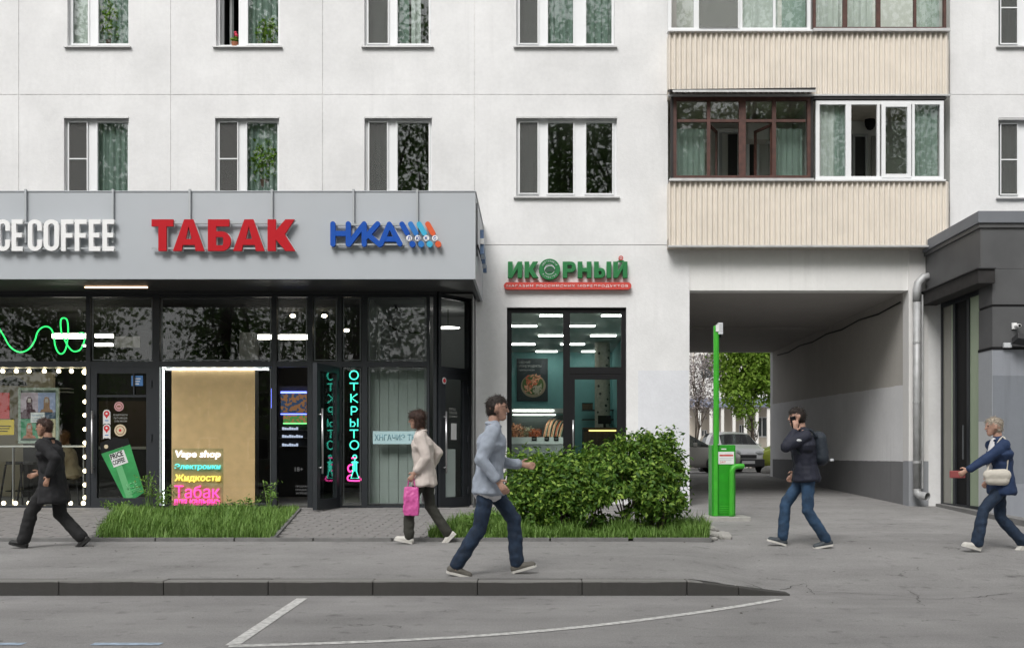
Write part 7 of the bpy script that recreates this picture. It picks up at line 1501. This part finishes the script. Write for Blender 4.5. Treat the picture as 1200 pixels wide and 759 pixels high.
for s in (1, -1): MB().ring(cr([c+Vector((-.14, s*.11, .10))*k, c+Vector((-.05, s*.12, .19))*k, c+Vector((.08, s*.13, .13))*k, c+Vector((.135, s*.13, 0))*k, c+Vector((.06, s*.15, -.13))*k, c+Vector((-.12, s*.13, -.2))*k], 3), .016, 6).build('strap', 'pack_navy', b, True)
_, _, sh_, el_ = q['hand'][1]; m_ = sh_.lerp(el_, .42); B_ = MB(); B_.ball(m_+Vector((0, .058, 0))*k, (.045*k, .028*k, .022*k), 12, 8); B_.build('sleeve_patch', 'pale_edge', t, True, smooth=True)
# woman in blue jacket at the right edge, walking left with an outstretched hand
x, y = at(1174, 641)
t, q = person('person with fair hair in a blue jacket reaching out a hand at the right edge', x, y, math.pi, 1.66, dict(seed=5, lean=.05, headx=.05, hip=.885, foot=((.38, -16, .02), (-.36, 36, .04)), hands=((.46, .12, -.36), (.0, -.24, -.46)), elbow=((-.6, .3, -1), (-1, -.3, -.3)), curl=(1.0, .6), shoe='shoe_white', trousers='denim_dark', jacket='jacket_blue', hem=-.13, hemr=.15, girth=1.1, sl=1.05, cuff=.08, hair='hair_grey', hairstyle='short', fold=.013))
k = q['k']; hp = q['hand'][1][0]; c = q['che']; p = q['pel']
V_ = MB(); capsule(V_, p+Vector((.075, 0, .02))*k, .085*k, c+Vector((.065, 0, 0))*k, .09*k, ((0, 1, 0), 1.0)); capsule(V_, c+Vector((.065, 0, 0))*k, .09*k, q['nek']+Vector((.03, 0, -.04))*k, .06*k, ((0, 1, 0), 1.1)); melt(V_, 'shirt', 'shirt_white', t, .01, 3, .006, 10, 3)
b = thing('purse', 'dark red purse in the outstretched hand of the fair haired woman', 'purse', (x, y, gz(x, y)), math.pi); MB().box(-.075, .11, -.02, .02, -.05, .04).xf(Matrix.Translation(hp+Vector((.03, 0, -.01)))).build('case', 'wallet_red', b, True, bevel=.012)
b = thing('shoulder_bag', 'cream shoulder bag at the hip of the woman in blue', 'bag', (x, y, gz(x, y)), math.pi); hpz = p+Vector((.15, .2, .09))*k; B_ = MB(); capsule(B_, hpz+Vector((-.09, 0, -.0)), .075, hpz+Vector((.1, 0, -.0)), .07, ((0, 1, 0), .75)); capsule(B_, hpz+Vector((-.08, 0, -.06)), .065, hpz+Vector((.09, 0, -.06)), .06, ((0, 1, 0), .75)); melt(B_, 'pouch', 'bag_cream', b, .01, 3, .004, 12, 1)
MB().ring(cr([hpz+Vector((-.12, -.02, .05)), q['che']+Vector((-.02, .20, .05))*k, q['sho']+Vector((-.0, .13, .075))*k, q['che']+Vector((.13, .12, .02))*k, hpz+Vector((.11, -.03, .05))], 4), .011, 6).build('strap', 'bag_cream', b, True)
# woman sitting behind the coffee shop window
xs, ysx = AX(86, 18.75), 18.75
t, q = person('person with honey coloured hair in a cream coat sitting behind the coffee shop window', xs, ysx, math.pi+.5, 1.66, dict(seed=6, dz=.42-gz(xs, ysx)+.0, lean=.12, headx=.06, hip=.66, foot=((.32, 0, .16), (.28, 0, .16)), hands=((.34, .12, -.26), (.32, -.12, -.26)), shoe='shoe_black', trousers='coat_cream', jacket='coat_cream', hem=-.02, hemr=.17, girth=1.1, sl=1.1, hair='hair_honey', hairstyle='long', fold=.013))
st = thing('bar_stool', 'black bar stool under the seated woman in the coffee shop', 'stool', (xs, ysx, ZG)); zs = ZG+.66*.95-.135
MB().cyl((xs, ysx, zs-.06), (xs, ysx, zs), .17, n=16).build('seat', 'charcoal', st)
for sx in (-1, 1):
    for sy in (-1, 1): MB().bar((xs+sx*.12, ysx+sy*.12, zs-.06), (xs+sx*.2, ysx+sy*.2, ZG), .025).build('leg', 'black', st)
